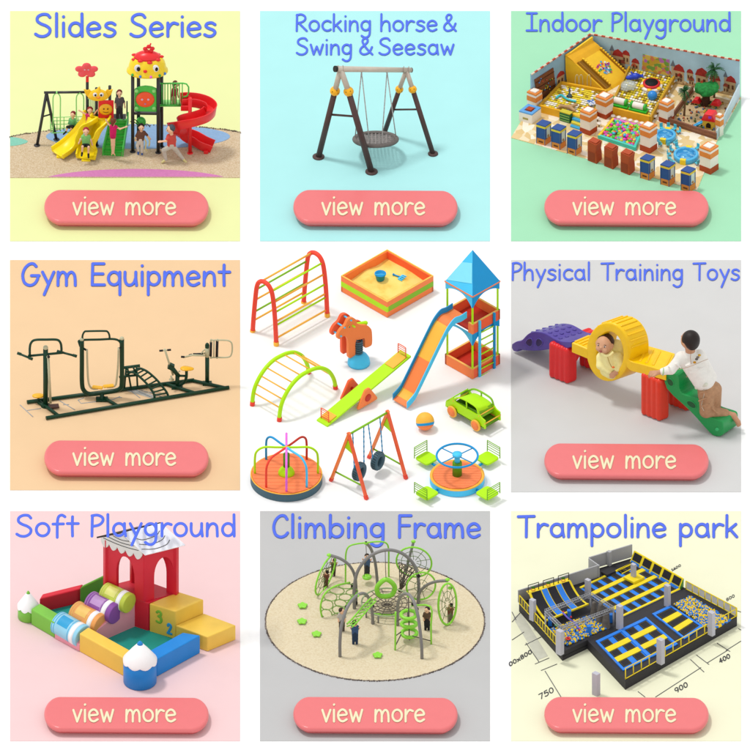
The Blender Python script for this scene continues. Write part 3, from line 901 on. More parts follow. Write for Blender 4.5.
an = person('dancer in white and blue costume with long dark hair and ribbons under the egg tower', (141, 155), dict(head=(141.3, 127.5), neck=(141.3, 131), pelvis=(140.4, 140),
   la=[(144, 132.3), (147, 135), (149.5, 138)], ra=[(138.6, 132.3), (136.3, 136), (135.6, 139.5)],
   ll=[(141.6, 140.5), (142, 146), (141.8, 152), (142.2, 155.3)], rl=[(139, 140.5), (137.5, 145.5), (138.3, 150.5), (138.2, 154)]),
   3.2, hair='#2C1D1A', shirt='#7A5240', legs='#EDE6DA', shoes='#3F72D0', hair_long=1.4, cat='child')
rb_ = MB()
hb = g(141, 155)
for pts in (((139, 126), (134, 122), (130, 121.5)), ((143.5, 126), (147, 124), (150, 127)), ((139.5, 124.5), (137, 121), (134.5, 119.5))):
    rb_.tube(cr([up(u, v, hb) for u, v in pts], 5), .5, 6)
part(rb_, 'hair_strand', mat('#2C1D1A'), an)
rb_ = MB()
for pts in (((143, 137), (146, 142), (145.5, 148), (147, 151)), ((147, 136), (149.5, 141), (149, 146)), ((138, 136), (135, 138), (137, 141))):
    rb_.tube(cr([up(u, v, hb) for u, v in pts], 5), .75, 6)
part(rb_, 'ribbon', mat('#F3E9A8', rough=.8), an)
person('boy in red shirt and pale trousers running past the red spiral slide', (172, 162), dict(head=(170.5, 129.3), neck=(171.5, 134), pelvis=(171.8, 145.8),
   la=[(173.6, 136), (175.2, 141.5, 3), (173.8, 147, 3)], ra=[(168.8, 136.2), (166, 141, -3), (161, 141.5, -3)],
   ll=[(173.2, 146.5), (177.5, 152, 2), (183, 159, 2), (186, 162, -1)], rl=[(170, 146.5), (163.8, 150.2, -2), (165.8, 159.5, -2), (162.4, 162.2, -3)]),
   4.1, hair='#4E5560', shirt='#E4574E', legs='#D9D3C6', shoes='#F1E6A0', leg_len=1, sleeve=.35, cat='child', face=(-1, -.35, 0))
person('girl with long brown hair standing behind the green balcony railing', (175.5, 147), dict(head=(176, 84.2), neck=(175.5, 88), pelvis=(173.5, 97),
   la=[(176.5, 89.5), (177.4, 93), (178.2, 96)], ra=[(173.4, 89.5), (172, 93), (172.5, 96.5)],
   ll=[(174.4, 97.5), (175.5, 101), (174.5, 104), (176, 104.8)], rl=[(172.6, 97.5), (173, 101), (172, 104), (173.4, 104.8)]),
   3.1, hair='#6A3D22', shirt='#C93A55', legs='#EAC3A5', leg_len=.4, sleeve=.2, hair_long=1.8, cat='child', face=(1, -.3, 0))
# ================================================================ basket swing
BRN = mat('#5B4340', rough=.5, var=.06); BEI = mat('#D9CDBD', rough=.5, var=.05); YB = plastic('#F7B512'); GRY = mat('#8E8784', rough=.7, var=.15, scale=40)
bs = thing('basket_swing', 'brown and beige frame with yellow ball joints and a round grey basket seat', 'swing', g(376, 154))
apL, apR = (340.5, 69), (406.3, 70)
yB = g(376, 154).y
LA, RA = up(apL[0], apL[1], V((0, g(345, 164.5).y, 0))), up(apR[0], apR[1], V((0, g(408, 143.5).y, 0)))
feet = [(g(318.5, 157), LA, up(335, 91, V((0, g(335, 161.5).y, 0))), 5.2, 1.0), (g(371.5, 172), LA, up(348.6, 91.5, V((0, g(348, 166.5).y, 0))), 5.2, 1.05),
        (g(384, 134), RA, up(399.3, 89.3, V((0, g(400, 141).y, 0))), 4.2, .82), (g(433, 154), RA, up(412.6, 89.3, V((0, g(413, 146).y, 0))), 4.3, .85)]
for f, a, j, r, s_ in feet:
    l = MB().cyl(f, j, 3.0 * s_, n=14).lathe([(6 * s_, 0), (6 * s_, .9), (3.2 * s_, 1.6)], f, 22)
    lg = part(l, 'leg', BRN, bs)
    part(MB().cyl(j, a, 2.8 * s_, n=14), 'upper_tube', BEI, lg)
    bj = MB().ball(j, r, 18)
    ball_ = part(bj, 'ball_joint', YB, lg)
    sk = MB()
    for dx, dz in ((-.5, .35), (.35, .6), (.1, -.5), (.6, -.1)):
        d = V((dx, -.75, dz)).normalized()
        sk.cyl(j + d * r * .93, j + d * r * 1.03, r * .11, n=8)
    part(sk, 'bolt', mat('#7a5a10'), lg)
d = (RA - LA).normalized()
bm = part(MB().cyl(LA - d * 5, RA + d * 5.5, 3.1, 2.5, n=18), 'top_beam', BEI, bs)
part(MB().cyl(LA - d * 7, LA - d * 5, 3.3, n=18), 'end_cap', mat('#171516', rough=.4), bm)
part(MB().cyl(RA + d * 5.5, RA + d * 6.5, 2.6, n=18), 'end_cap', mat('#7d7470', rough=.4), bm)
for p in (LA, RA):
    for s_ in (-1, 1):
        part(MB().ring(p + d * s_ * 3, 3.4, .5, (0, 1, 0), (0, 0, 1), 20, 6), 'clamp', mat('#B8AC9E', rough=.45), bm)
part(MB().tube([feet[0][0].lerp(feet[0][2], .645), feet[1][0].lerp(feet[1][2], .69)], 1.15, 8), 'cross_brace', BRN, bs)
part(MB().tube([feet[2][0].lerp(feet[2][2], .545), feet[3][0].lerp(feet[3][2], .69)], 1.0, 8), 'cross_brace', BRN, bs)
cb = up(375.6, 139.3, g(375.6, 156))
tl = Matrix.Rotation(math.radians(-17), 3, 'X')
ax, ay = V((1, 0, 0)), tl @ V((0, 1, 0))
seat = part(MB().ring(cb, 21.2, 2.2, ax, ay, 48, 12), 'basket_rim', mat('#7d7672', rough=.75, var=.12, scale=50, bump=.3), bs)
net = MB()
for k in range(-5, 6):
    x = k * 3.6
    h = math.sqrt(max(0, 20.5 ** 2 - x * x))
    for A, B in ((ax, ay), (ay, ax)):
        net.tube([cb + A * x + B * h * t - V((0, 0, 1.6 * (1 - t * t))) for t in (-1, -.6, -.2, .2, .6, 1)], .75, 6)
part(net, 'net', mat('#A29B98', rough=.8, var=.2, scale=50), seat)
rp = MB()
for (t, e1, e2) in (((361.5, 69.5), -21, -6), ((387, 71), 6, 21)):
    T = LA.lerp(RA, (t[0] - 340.5) / 65.8) - V((0, 0, 2.5))
    for e in (e1, e2):
        s_ = -1 if abs(e) > 10 else 1
        q = cb + ax * e * (.98) + ay * (20.8 * math.sqrt(max(0, 1 - (e / 21.2) ** 2)) * (-1 if abs(e) < 10 else 1))
        rp.tube([T, q], .55, 6)
    rp.ball(T, 1.3, 10)
part(rp, 'rope', mat('#C9C6C4', rough=.5, var=.3, scale=60), bs)
# ================================================================ outdoor gym machines on a ladder shaped base
DG = mat('#0D4029', rough=.4, var=.08, spec=.3); CRM = mat('#CFCBA6', rough=.4, var=.06); SY = plastic('#F2B414'); DK = mat('#17171c', rough=.5)
fm = thing('ground_frame', 'long dark green steel base frame of two rails lying under the gym machines', 'base frame', g(128, 400))
rails = [((27, 402), (194, 380)), ((46, 418), (229, 387.3))]
for a, b in rails:
    part(MB().cyl(g(*a, 2), g(*b, 2), 1.9, n=12), 'rail', DG, fm)
for a, b in (((39, 401), (59, 416)), ((101, 396), (118, 406)), ((166, 384), (195, 393)), ((193, 380.5), (226, 388))):
    part(MB().cyl(g(*a, 2), g(*b, 2), 1.7, n=12), 'cross_bar', DG, fm)
ml = MB()
for pts in (((20, 405), (33, 417)), ((27, 410.5), (41, 408.5)), ((59, 400.5), (75, 410)), ((63, 404.8), (69, 404.6)), ((78, 400), (81, 403.5), (102, 401), (113, 399.5), (120, 396.5)), ((78.5, 400), (84, 398)), ((117, 397.5), (122, 397.5)),
            ((127, 388), (140, 398)), ((133, 389), (150, 397)), ((140, 390), (158, 395)), ((150, 392), (162, 397))):
    ml.tube([g(u, v, .1) for u, v in pts], .5, 6)
setting(ml, 'floor_marking_or_shadow', mat('#B9BDBF', rough=.8))
setting(sheet([(127, 391), (136, 389.5), (157, 396.5), (152, 398.5)], .05, .2), 'floor_marking_or_shadow', mat('#DBD8CF', rough=.8))

# twin leg press / shoulder wheel column
t = thing('gym_column', 'green column machine with bent handle bar, yellow disc seat and brown foot plate', 'gym machine', g(45, 406.5))
b = g(45.6, 406)
C = lambda u, v, d=0: up(u, v, V((0, b.y + d, 0)))
part(MB().cyl(b, C(45.6, 349), 2.5, n=14).lathe([(5, 0), (5, .9), (2.6, 2)], b), 'column', DG, t)
part(MB().ball(C(45.6, 347.6), 2.6, 14), 'cap', CRM, t)
part(MB().cyl(C(50.5, 403, -3), C(48.2, 357, -3), 1.35, n=10).ball(C(48.2, 357, -4), 1.8, 10), 'push_rod', CRM, t)
part(MB().ball(C(48.6, 356.8, -5), 1.6, 10), 'pivot', DK, t)
h = MB().tube(cr([C(29.8, 355), C(29.8, 348), C(31, 343), C(35, 340), C(46, 339.6), C(57, 339.8), C(60.5, 343), C(61.4, 348), C(61.4, 352.5)], 6), 1.25, 10)
part(h, 'handle_arch', DG, t)
part(MB().tube([C(28, 356), C(64, 352.6)], 1.25, 10), 'cross_tube', DG, t)
for p, q in (((17.8, 353.2), (32.2, 359)), ((57.5, 351.2), (76.3, 356.2))):
    part(MB().cyl(C(*p, 4), C(*q, -4), 1.15, n=10).cyl(C(p[0] - .6, p[1] - .2, 4), C(p[0] + 3.5, p[1] + 1.2, 3), 1.5, n=10).cyl(C(q[0] - 3.5, q[1] - 1.1, -3), C(q[0] + .6, q[1] + .2, -4), 1.5, n=10), 'grip_bar', DG, t)
s0 = g(38.5, 403)
part(MB().cyl(g(45, 407, 1.5), g(38, 402, 2), 1.6).cyl(s0, up(38.3, 397, s0), 1.2), 'seat_arm', DG, t)
part(MB().lathe([(2, -1.2), (6, -.4), (6.2, .6), (5.2, 1.2), (.3, 1.3)], up(38.2, 395.9, s0), 24, sy=.6), 'seat', SY, t)
part(MB().box(up(53.7, 406.2, g(53.7, 408)), (10.5, 6.5, 1.6), rz=.12).box(g(52, 408.5) + V((0, 0, .8)), (3, 3, 1.6)), 'foot_plate', mat('#5B3A30', rough=.5), t, bevel=.4)

# air walker
t = thing('air_walker', 'green U-shaped air walker frame with cream hanging rods and two yellow pedals', 'gym machine', g(102, 399))
b = g(102, 398)
C = lambda u, v, d=0: up(u, v, V((0, b.y + d, 0)))
part(MB().tube(cr([C(81.8, 340), C(81.9, 360), C(82, 383), C(84, 390.5), C(90, 394), C(103, 392.5), C(115, 390.8), C(120.3, 388.2), C(121.8, 383), C(121.9, 360), C(121.9, 339)], 6), 2.3, 12), 'frame', DG, t)
part(MB().ball(C(81.8, 339.4), 2.3, 12).ball(C(121.9, 338.6), 2.3, 12), 'cap', CRM, t)
part(MB().tube(cr([C(78.5, 341), C(84, 339.9), C(100, 339.5), C(112, 339), C(118, 340.2), C(120.5, 343), C(122, 347)], 5), 1.15, 10), 'top_bar', DG, t)
part(MB().tube(cr([C(82.4, 340), C(82.6, 335.5), C(84.5, 331.8), C(88, 331.2), C(104, 331), C(107.6, 331.8), C(109.3, 335), C(109.6, 338.6)], 6), 1.0, 10), 'handle', DG, t)
part(MB().tube([C(78.5, 341), C(80, 346), C(86, 350)], 1.1, 8), 'bracket', DG, t)
for pts, pd, hh in ((((87, 349.5), (87.4, 365), (88.2, 380), (90, 386.5), (93, 388.8), (98, 388.6)), (97.5, 387.3), 1), (((118.6, 347.8), (118, 365), (116.6, 380), (115.4, 385.2), (112, 387), (107, 387.2)), (108.5, 385.9), -1)):
    r = part(MB().tube(cr([C(*p, -2) for p in pts], 6), 1.0, 10), 'swing_rod', CRM, t)
    part(MB().ball(C(pts[0][0] - hh * 1.6, pts[0][1], -2), 1.1, 8), 'pivot', DK, r)
    part(MB().box(C(*pd, -3), (10.8, 4.6, 1.5), rz=-.2 * hh), 'pedal', SY, r, bevel=.6)
part(MB().cyl(g(102, 400), C(102, 393), 2.2).box(g(102, 400) + V((0, 0, 1)), (12, 8, 1.6)), 'foot', DG, t, bevel=.3)

# sit-up arch ladder
t = thing('sit_up_arch', 'green curved sit-up ladder bending down from a small bar stand', 'gym machine', g(145, 395))
A = [(132.5, 372.5, 387), (138.5, 368.6, 387), (143.5, 369.5, 388), (149, 372.8, 390), (156, 379, 392.3), (162, 386, 394.5), (166.5, 392, 396), (168.6, 397, 397)]
B = [(124, 378, 392), (130, 372.5, 392), (135.5, 373.6, 393), (141, 378, 394.6), (147, 384, 396.5), (151.5, 390, 398), (154, 394.5, 399.3), (154.8, 399.3, 400)]
PA = cr([up(u, v, g(u, vb)) for u, v, vb in A], 6); PB = cr([up(u, v, g(u, vb)) for u, v, vb in B], 6)
part(MB().tube(PA, 1.2, 10), 'side_rail', DG, t); part(MB().tube(PB, 1.2, 10), 'side_rail', DG, t)
for k in range(9):
    i = 5 + k * 4
    if i < len(PA):
        part(MB().tube([PA[i], PB[i]], .85, 8), 'rung', DG, t)
b = g(130, 391)
C = lambda u, v, d=0: up(u, v, V((0, b.y + d, 0)))
s_ = MB().cyl(C(121, 368, 2), C(140, 365.6, 2), 1.5, n=10).cyl(C(119, 377, -2), C(138, 375, -2), 1.2, n=10)
for p, q in (((126, 369), (124.3, 390)), ((127.5, 368), (131, 388)), ((136.5, 367), (137.5, 387)), ((133, 367), (136, 373)), ((126.5, 372), (137, 371))):
    s_.tube([C(*p), C(*q)], .95, 8)
part(s_, 'stand', DG, t)

# rider
t = thing('rider_machine', 'horse rider machine with yellow saddle, cream lever and black grips', 'gym machine', g(177, 388))
b = g(177, 387.5)
C = lambda u, v, d=0: up(u, v, V((0, b.y + d, 0)))
part(MB().cyl(b, C(177.5, 374), 2.1, n=12).box(b + V((0, 0, .8)), (11, 8, 1.6)), 'post', DG, t)
part(MB().tube(cr([C(186.5, 370), C(186.3, 377), C(184.5, 382), C(180.5, 384.5), C(176, 384.8)], 6), 1.5, 10).cyl(C(177, 375.6), C(186.5, 376), 1.2), 'frame', DG, t)
part(MB().cyl(C(169.5, 364.5), C(179, 376.5), 2.2, n=12).box(C(171, 366.5), (5, 4, 6), m=Matrix.Rotation(.5, 3, 'Y')), 'link', DG, t)
lv = part(MB().cyl(C(164.6, 349), C(173, 375), 1.05, n=10).tube([C(180, 371), C(176, 373), C(173, 372)], .8), 'lever', CRM, t)
part(MB().cyl(C(159.5, 350.8), C(170.6, 349.8), .7, n=8), 'handlebar', CRM, lv)
part(MB().cyl(C(159.3, 350.8), C(163, 350.5), 1.05, n=8).cyl(C(167.3, 350.1), C(171, 349.8), 1.05, n=8), 'grip', DK, lv)
part(MB().cyl(C(171, 376, -4), C(172.5, 380, -4), 1.0).cyl(C(170, 379.5, -6), C(173, 379.5, -1), 1.2), 'footrest', CRM, t)
part(blob_mb([('e', C(185, 368.4), (5, 4, 1.5)), ('e', C(190.5, 368.8), (3.6, 2.6, 1.2))], .6, 1.5), 'saddle', SY, t)

# arm trainer
t = thing('arm_trainer', 'green post with cream arm levers and rounded pull frame at the right end', 'gym machine', g(207, 384))
b = g(207.2, 384)
C = lambda u, v, d=0: up(u, v, V((0, b.y + d, 0)))
part(MB().cyl(b, C(207.2, 356.5), 2.1, n=12).box(b + V((0, 0, .8)), (9, 7, 1.6)), 'post', DG, t)
part(MB().cyl(C(207.2, 356.5), C(207.2, 347.5), 2.2, n=12), 'sleeve', CRM, t)
part(MB().cyl(C(207.2, 347.5), C(207.2, 345), 2.2, n=12).ball(C(207.2, 344.6), 2.0, 10), 'cap', DG, t)
a_ = MB().tube([C(205, 355.5, -2), C(192, 355.2, -2), C(183, 357.4, -2)], .95, 8).tube([C(206, 353, 2), C(196, 354, 2), C(188.5, 356, 2)], .95, 8).tube(cr([C(206.5, 348.5), C(203, 351), C(201, 354)], 5), .7, 8)
arm_ = part(a_, 'arm', CRM, t)
part(MB().cyl(C(181, 356.8, -2), C(184.5, 357, -2), 1.1, n=8).cyl(C(189, 355.4, 2), C(192, 354.6, 2), 1.1, n=8).cyl(C(193, 354.2), C(203, 354), 1.15, n=8), 'grip', DK, arm_)
lp = MB().tube(cr([C(210, 340.3), C(218, 340.1), C(227, 340.4), C(231, 342.2), C(232.2, 346), C(232, 352), C(230.3, 356.2), C(226, 357.4), C(218, 357.5), C(210, 357.6)], 6), .8, 10)
lp.tube([C(211.2, 339), C(211, 358.5)], .7, 8).tube([C(217.5, 339), C(217, 358.5)], .7, 8).tube([C(214, 340), C(213.8, 357.5)], .7, 8)
fr_ = part(lp, 'pull_frame', CRM, t)
part(MB().cyl(C(211, 342), C(210.7, 356), 1.25, n=10).cyl(C(217.2, 341), C(216.8, 356.5), 1.4, n=10), 'roller', DK, fr_)
# ================================================================ the playground equipment on the white floor
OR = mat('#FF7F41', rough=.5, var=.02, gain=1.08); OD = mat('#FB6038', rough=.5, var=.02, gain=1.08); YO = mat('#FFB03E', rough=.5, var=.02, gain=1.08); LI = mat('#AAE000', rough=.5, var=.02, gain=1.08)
GD = mat('#7DB51E', rough=.5, var=.02, gain=1.08); RE = mat('#E5432F', rough=.5, var=.02, gain=1.08); RD = mat('#B92D1C', rough=.5, var=.02, gain=1.08); BL = mat('#46BFF4', rough=.5, var=.02, gain=1.08)
BD = mat('#0A8FCB', rough=.5, var=.02, gain=1.08); SLT = mat('#3F5C69', rough=.55, var=.03, gain=1.08); LB = mat('#7FD9F8', rough=.5, var=.02, gain=1.08)  # deeper tones also stand in for shade on right-hand faces
I3 = math.tan(math.radians(30))
A1 = V((1, -1, 0)).normalized()      # right and towards the viewer
B1 = V((1, 1, 0)).normalized()       # right and away

# ---- ladder climber with two red arches
t = thing('arch_climber', 'two red arches joined by yellow and green bars with yellow feet', 'climber', g(289, 320))
off = wv(51, -28.8)
pl = Pl((252.8, 331.3), (276.4, 345))
AP = [(252.6, 333), (253.6, 318), (255.2, 300), (256.6, 288), (258.3, 283), (261.3, 281.3), (265, 282.3), (269, 286), (272, 293), (273.8, 305), (275.2, 322), (276.4, 347)]
pts = cr([pl(*p) for p in AP], 6)
arches = []
for o in (V((0, 0, 0)), off):
    a_ = part(MB().tube([p + o for p in pts], 2.35, 12), 'arch', RE, t)
    part(MB().cyl(pts[0] + o, pts[0].lerp(pts[3], .42) + o, 2.75, n=12), 'foot_cap', YO, a_)
    part(MB().cyl(pts[-1] + o, pts[-1].lerp(pts[-4], .42) + o, 2.75, n=12), 'foot_cap', YO, a_)
for i, m_ in ((8, YO), (14, GD), (20, YO), (30, YO), (36, LI), (40, YO), (44, LI), (48, YO), (53, LI), (57, YO), (61, YO)):
    pass
def near(u, v):
    q = pl(u, v)
    return min(pts, key=lambda p: (p - q).length)
for (u, v, m_) in ((257.3, 291, GD), (256.4, 301.5, YO), (255.6, 311.5, GD), (254.5, 322, YO), (261.5, 281.3, YO), (271, 291, LI), (273.6, 303, YO), (274.8, 313.8, LI), (275.3, 322, YO), (275.9, 327.6, LI), (276.3, 337.8, YO)):
    p = near(u, v)
    part(MB().cyl(p, p + off, 1.0, n=8), 'rung', m_, t)

# ---- sandbox
t = thing('sandbox', 'square orange sandbox with a green band and yellow rim filled with sand', 'sandbox', g(387, 292))
c0 = g(387.2, 317.6)
L = V((wv(-46.2, -26.4)).to_tuple()); Rr = wv(46.2, -26.4)
H = hz(15.2)
def boxring(z0, z1, w, nm, m_, e=0.0):
    for (p, d, inn) in ((c0, L, Rr), (c0, Rr, L), (c0 + L, Rr, -L), (c0 + Rr, L, -Rr)):
        dn, iu = d.normalized(), inn.normalized()
        q = p - iu * e + V((0, 0, z0))
        part(MB().prism([q + dn * .0, q + d, q + d + iu * w - dn * w * 0, q + iu * w], (0, 0, z1 - z0)), nm, m_, t)
mb = MB()
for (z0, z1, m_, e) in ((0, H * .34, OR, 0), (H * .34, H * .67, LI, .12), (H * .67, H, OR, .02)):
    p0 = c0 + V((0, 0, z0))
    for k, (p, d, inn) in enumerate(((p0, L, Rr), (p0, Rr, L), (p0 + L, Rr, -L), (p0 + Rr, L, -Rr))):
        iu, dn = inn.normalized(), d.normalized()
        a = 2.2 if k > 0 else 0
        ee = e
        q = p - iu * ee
        part(MB().prism([q + dn * (2.2 if k in (1,) else 0), q + d - dn * (2.2 if k in (2, ) else 0), q + d + iu * 2.2 - dn * (2.2 if k in (2,) else 0), q + iu * 2.2 + dn * (2.2 if k in (1,) else 0)], (0, 0, z1 - z0)), 'side_board', m_ if not (m_ is LI and k == 1) else GD, t)  # right-hand band in deeper green, shade put into the colour
for (p, d, inn) in ((c0 + L, Rr, -L), (c0 + Rr, L, -Rr)):
    iu, dn = inn.normalized(), d.normalized()
    q = p + iu * 2.21 + V((0, 0, H * .3)) + dn * 2.3
    part(MB().prism([q, q + d - dn * 4.6, q + d - dn * 4.6 + iu * .3, q + iu * .3], (0, 0, H * .69)), 'lining', OD if inn.x < 0 else OR, t)
rim = MB()
ct = c0 + V((0, 0, H + .02))
cs = [ct, ct + Rr, ct + Rr + L, ct + L]
for i in range(4):
    a, b = cs[i], cs[(i + 1) % 4]
    d = (b - a).normalized(); nn = V((0, 0, 1)).cross(d)
    rim.prism([a, b, b + nn * 1.1 - d * 1.1, a + nn * 1.1 + d * 1.1], (0, 0, .6))
part(rim, 'rim', mat('#FFC552', rough=.5, gain=1), t)
N = 26
vs, fs = [], []
iA, iB = L.normalized() * 2.3 + Rr.normalized() * 2.3, None
o_ = c0 + iA
eL, eR = L - L.normalized() * 4.6, Rr - Rr.normalized() * 4.6
for i in range(N + 1):
    for j in range(N + 1):
        a, b = i / N, j / N
        r = math.hypot(a - .5, b - .5)
        z = H * .52 + 4.5 * math.exp(-(r / .3) ** 2) + 1.4 * math.sin(7 * a + 2 * math.sin(5 * b)) * (1 - r) + .8 * math.sin(11 * b + 3 * a)
        vs.append(o_ + eL * a + eR * b + V((0, 0, z)))
for i in range(N):
    for j in range(N):
        fs.append([i * (N + 1) + j, i * (N + 1) + j + 1, (i + 1) * (N + 1) + j + 1, (i + 1) * (N + 1) + j][::-1])
part(MB().add(vs, fs, True), 'sand', ramp_mat(((.36, '#F2C65C'), (.5, '#FADA74'), (.66, '#FCDE80')), 'noise', 7, .9, gain=.95, name='sand', interp='LINEAR'), t)
sz = H * .52 + 4.5
bp = g(380.3, 279.5, sz - 1)
bk_ = thing('toy_bucket', 'small blue toy bucket standing on the sand of the sandbox', 'bucket', bp)
part(MB().lathe([(4.0, 0), (5.4, 6.6), (5.9, 6.7), (5.9, 7.6), (5.1, 7.6), (4.6, 5.2), (.3, 5.1)], bp, 20), 'body', BD, bk_)
part(MB().tube([bp + V((5.6 * math.cos(a), -2.5 * math.sin(a) - 1, 7 + 1.6 * math.sin(a))) for a in np.linspace(0, math.pi, 12)], .4, 6), 'handle', BL, bk_)
sp_ = g(399, 277, sz - 1.2)
sh_ = thing('toy_shovel', 'small blue toy rake lying on the sand beside the bucket', 'toy', sp_)
a, b = g(393.5, 274.5, sz + .6), g(400.5, 277.2, sz + .4)
part(MB().cyl(a, b, .8, n=8).ball(a, 1.3, 8), 'handle', BD, sh_)
d = (b - a).normalized(); nn = V((-d.y, d.x, 0))
mbx = MB().beam(b + nn * -4, b + nn * 4, 1.6, 1.2)
for k in (-4, -1.4, 1.4, 4):
    mbx.beam(b + nn * k, b + nn * k + d * 4.4, 1.2, 1)
part(mbx, 'rake_head', BL, sh_)

# ---- spring rider
t = thing('spring_rider', 'orange elephant shaped spring rider on a grey spring and blue dome base', 'spring rider', g(359, 362))
b = g(358.8, 363.2)
part(MB().lathe([(11.3, 0), (11.3, 2), (10.6, 6), (8.4, 9.6), (4.5, 11.8), (.3, 12.3)], b, 32), 'base', BL, t)
hx = []
for k in range(90):
    a = k * 2 * math.pi / 14
    hx.append(b + V((3.4 * math.cos(a), 3.4 * math.sin(a), 11.5 + k * .185)))
part(MB().tube(hx, .95, 7), 'spring', SLT, t)
ol = [(338.3, 338.8), (337.9, 335.2), (341, 329.5), (345.2, 325.5), (347.6, 320.5), (350, 318.3), (353.5, 318), (356.6, 320.3), (357.2, 323.6), (362, 325.2), (366.6, 325.2), (370.4, 328), (372, 332), (372.2, 343.6), (369.6, 346.6), (366, 347.8), (365, 346.8), (364.8, 338.8), (361, 339.4), (355.8, 341.8), (355.4, 355), (352.4, 357.2), (348.8, 357), (348.3, 340.5), (345, 336.2), (341.6, 337.6), (340, 339)]
pl = Pl((348, 366.5), (372, 366.5 - 24 * .25))
nrm = V((-A1.x, -A1.y, 0))
for k, (o, m_) in enumerate(((V((0, 0, 0)), OR), (wv(-6.5, -4.2), OD))):
    pp = [pl(u, v) + o for u, v in ol]
    ph = part(MB().prism([q.copy() for q in cr(pp, 3, True)], wv(-2.2, -1.4)), 'side_panel', m_, t, bevel=.5)
    if k == 0:
        e = pl(348.8, 326.5) + wv(.3, .2)
        part(MB().lathe([(1.5, -.2), (1.4, .5), (.2, .7)], e, 14, axis=-wv(-2.2, -1.4)), 'eye', YO, ph)
        part(MB().ball(e + wv(.3, .3), .9, 10), 'pupil', SLT, ph)
for (u, v) in ((347.4, 318.3), (341, 325.5), (337.3, 334)):
    p = pl(u + 3.5, v + 2)
    part(MB().cyl(p + wv(.6, .4), p + wv(-8, -5.2), .9, n=10), 'peg', BL, t)
part(MB().cyl(pl(352.8, 325.5) + wv(2.2, 1.6), pl(352.8, 325.5) + wv(-9, -6), .9, n=10), 'hand_grip', LI, t)
part(blob_mb([('c', pl(360, 326.2) + wv(-3, -2), pl(368.6, 325) + wv(-3, -2), 1.9, 2.3)], .5), 'seat', LI, t)
part(MB().box(pl(360, 340) + wv(-4, -2.6), (9, 9, 3), rz=-.7), 'spring_plate', SLT, t)

# ---- seesaw
t = thing('seesaw', 'lime green seesaw plank with orange seats on an orange wedge stand', 'seesaw', g(362, 396))
z0, z1 = 1.2, 31
a, b = g(316.7, 419.6, z0), g(327.2, 425.8, z0)
ct_ = g(362.5, 387.5, 15.5)
e = (g(411, 355.8, z1) + g(400.4, 349.6, z1)) / 2
s0 = (a + b) / 2
wd = (b - a)
wd.z = 0
part(MB().prism([s0 - wd / 2, s0 + wd / 2, e + wd / 2, e - wd / 2], (0, 0, -2)), 'plank', LI, t)
dl = (e - s0)
for (k0, k1, s_) in ((.035, .125, 1), (.80, .955, -1)):
    q0, q1 = s0 + dl * k0, s0 + dl * k1
    w2 = wd * .40
    part(MB().prism([q0 - w2, q0 + w2, q1 + w2, q1 - w2], (0, 0, 1.3)), 'seat', YO, t, bevel=.4)
    qq = q0 if s_ > 0 else q1
    hb_ = MB()
    c1, c2_ = qq - wd * .36, qq + wd * .36
    U3 = V((0, 0, 12.5))
    hb_.tube(cr([c1, c1 + U3 * .85, c1 + U3 + wd * .06, c2_ + U3 - wd * .06, c2_ + U3 * .85, c2_], 4), .5, 6)
    for k in (.25, .45, .65, .85):
        hb_.tube([c1 + U3 * k, c2_ + U3 * k], .35, 6)
    part(hb_, 'back_grid', OD, t)
for (u, v, m_) in ((368, 398, OR), (351.5, 388.5, OD)):
    pc = g(u, v + 8.3)
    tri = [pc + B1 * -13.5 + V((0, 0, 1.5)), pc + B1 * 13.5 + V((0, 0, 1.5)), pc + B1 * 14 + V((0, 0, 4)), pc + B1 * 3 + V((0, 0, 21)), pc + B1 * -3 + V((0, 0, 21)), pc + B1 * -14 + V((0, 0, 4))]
    sd_ = part(MB().prism(tri, A1 * -3), 'stand_plate', m_, t, bevel=1.2)
    if m_ is OR:
        part(MB().lathe([(4.2, -1), (4.2, .5), (3.4, .9), (.3, .9)], pc + V((0, 0, 10.5)), 20, axis=tuple(A1)), 'hub', RD, sd_)
part(MB().cyl(g(368, 406.3) + V((0, 0, 10.5)), g(351.5, 396.8) + V((0, 0, 10.5)), 1.6), 'axle', RD, t)

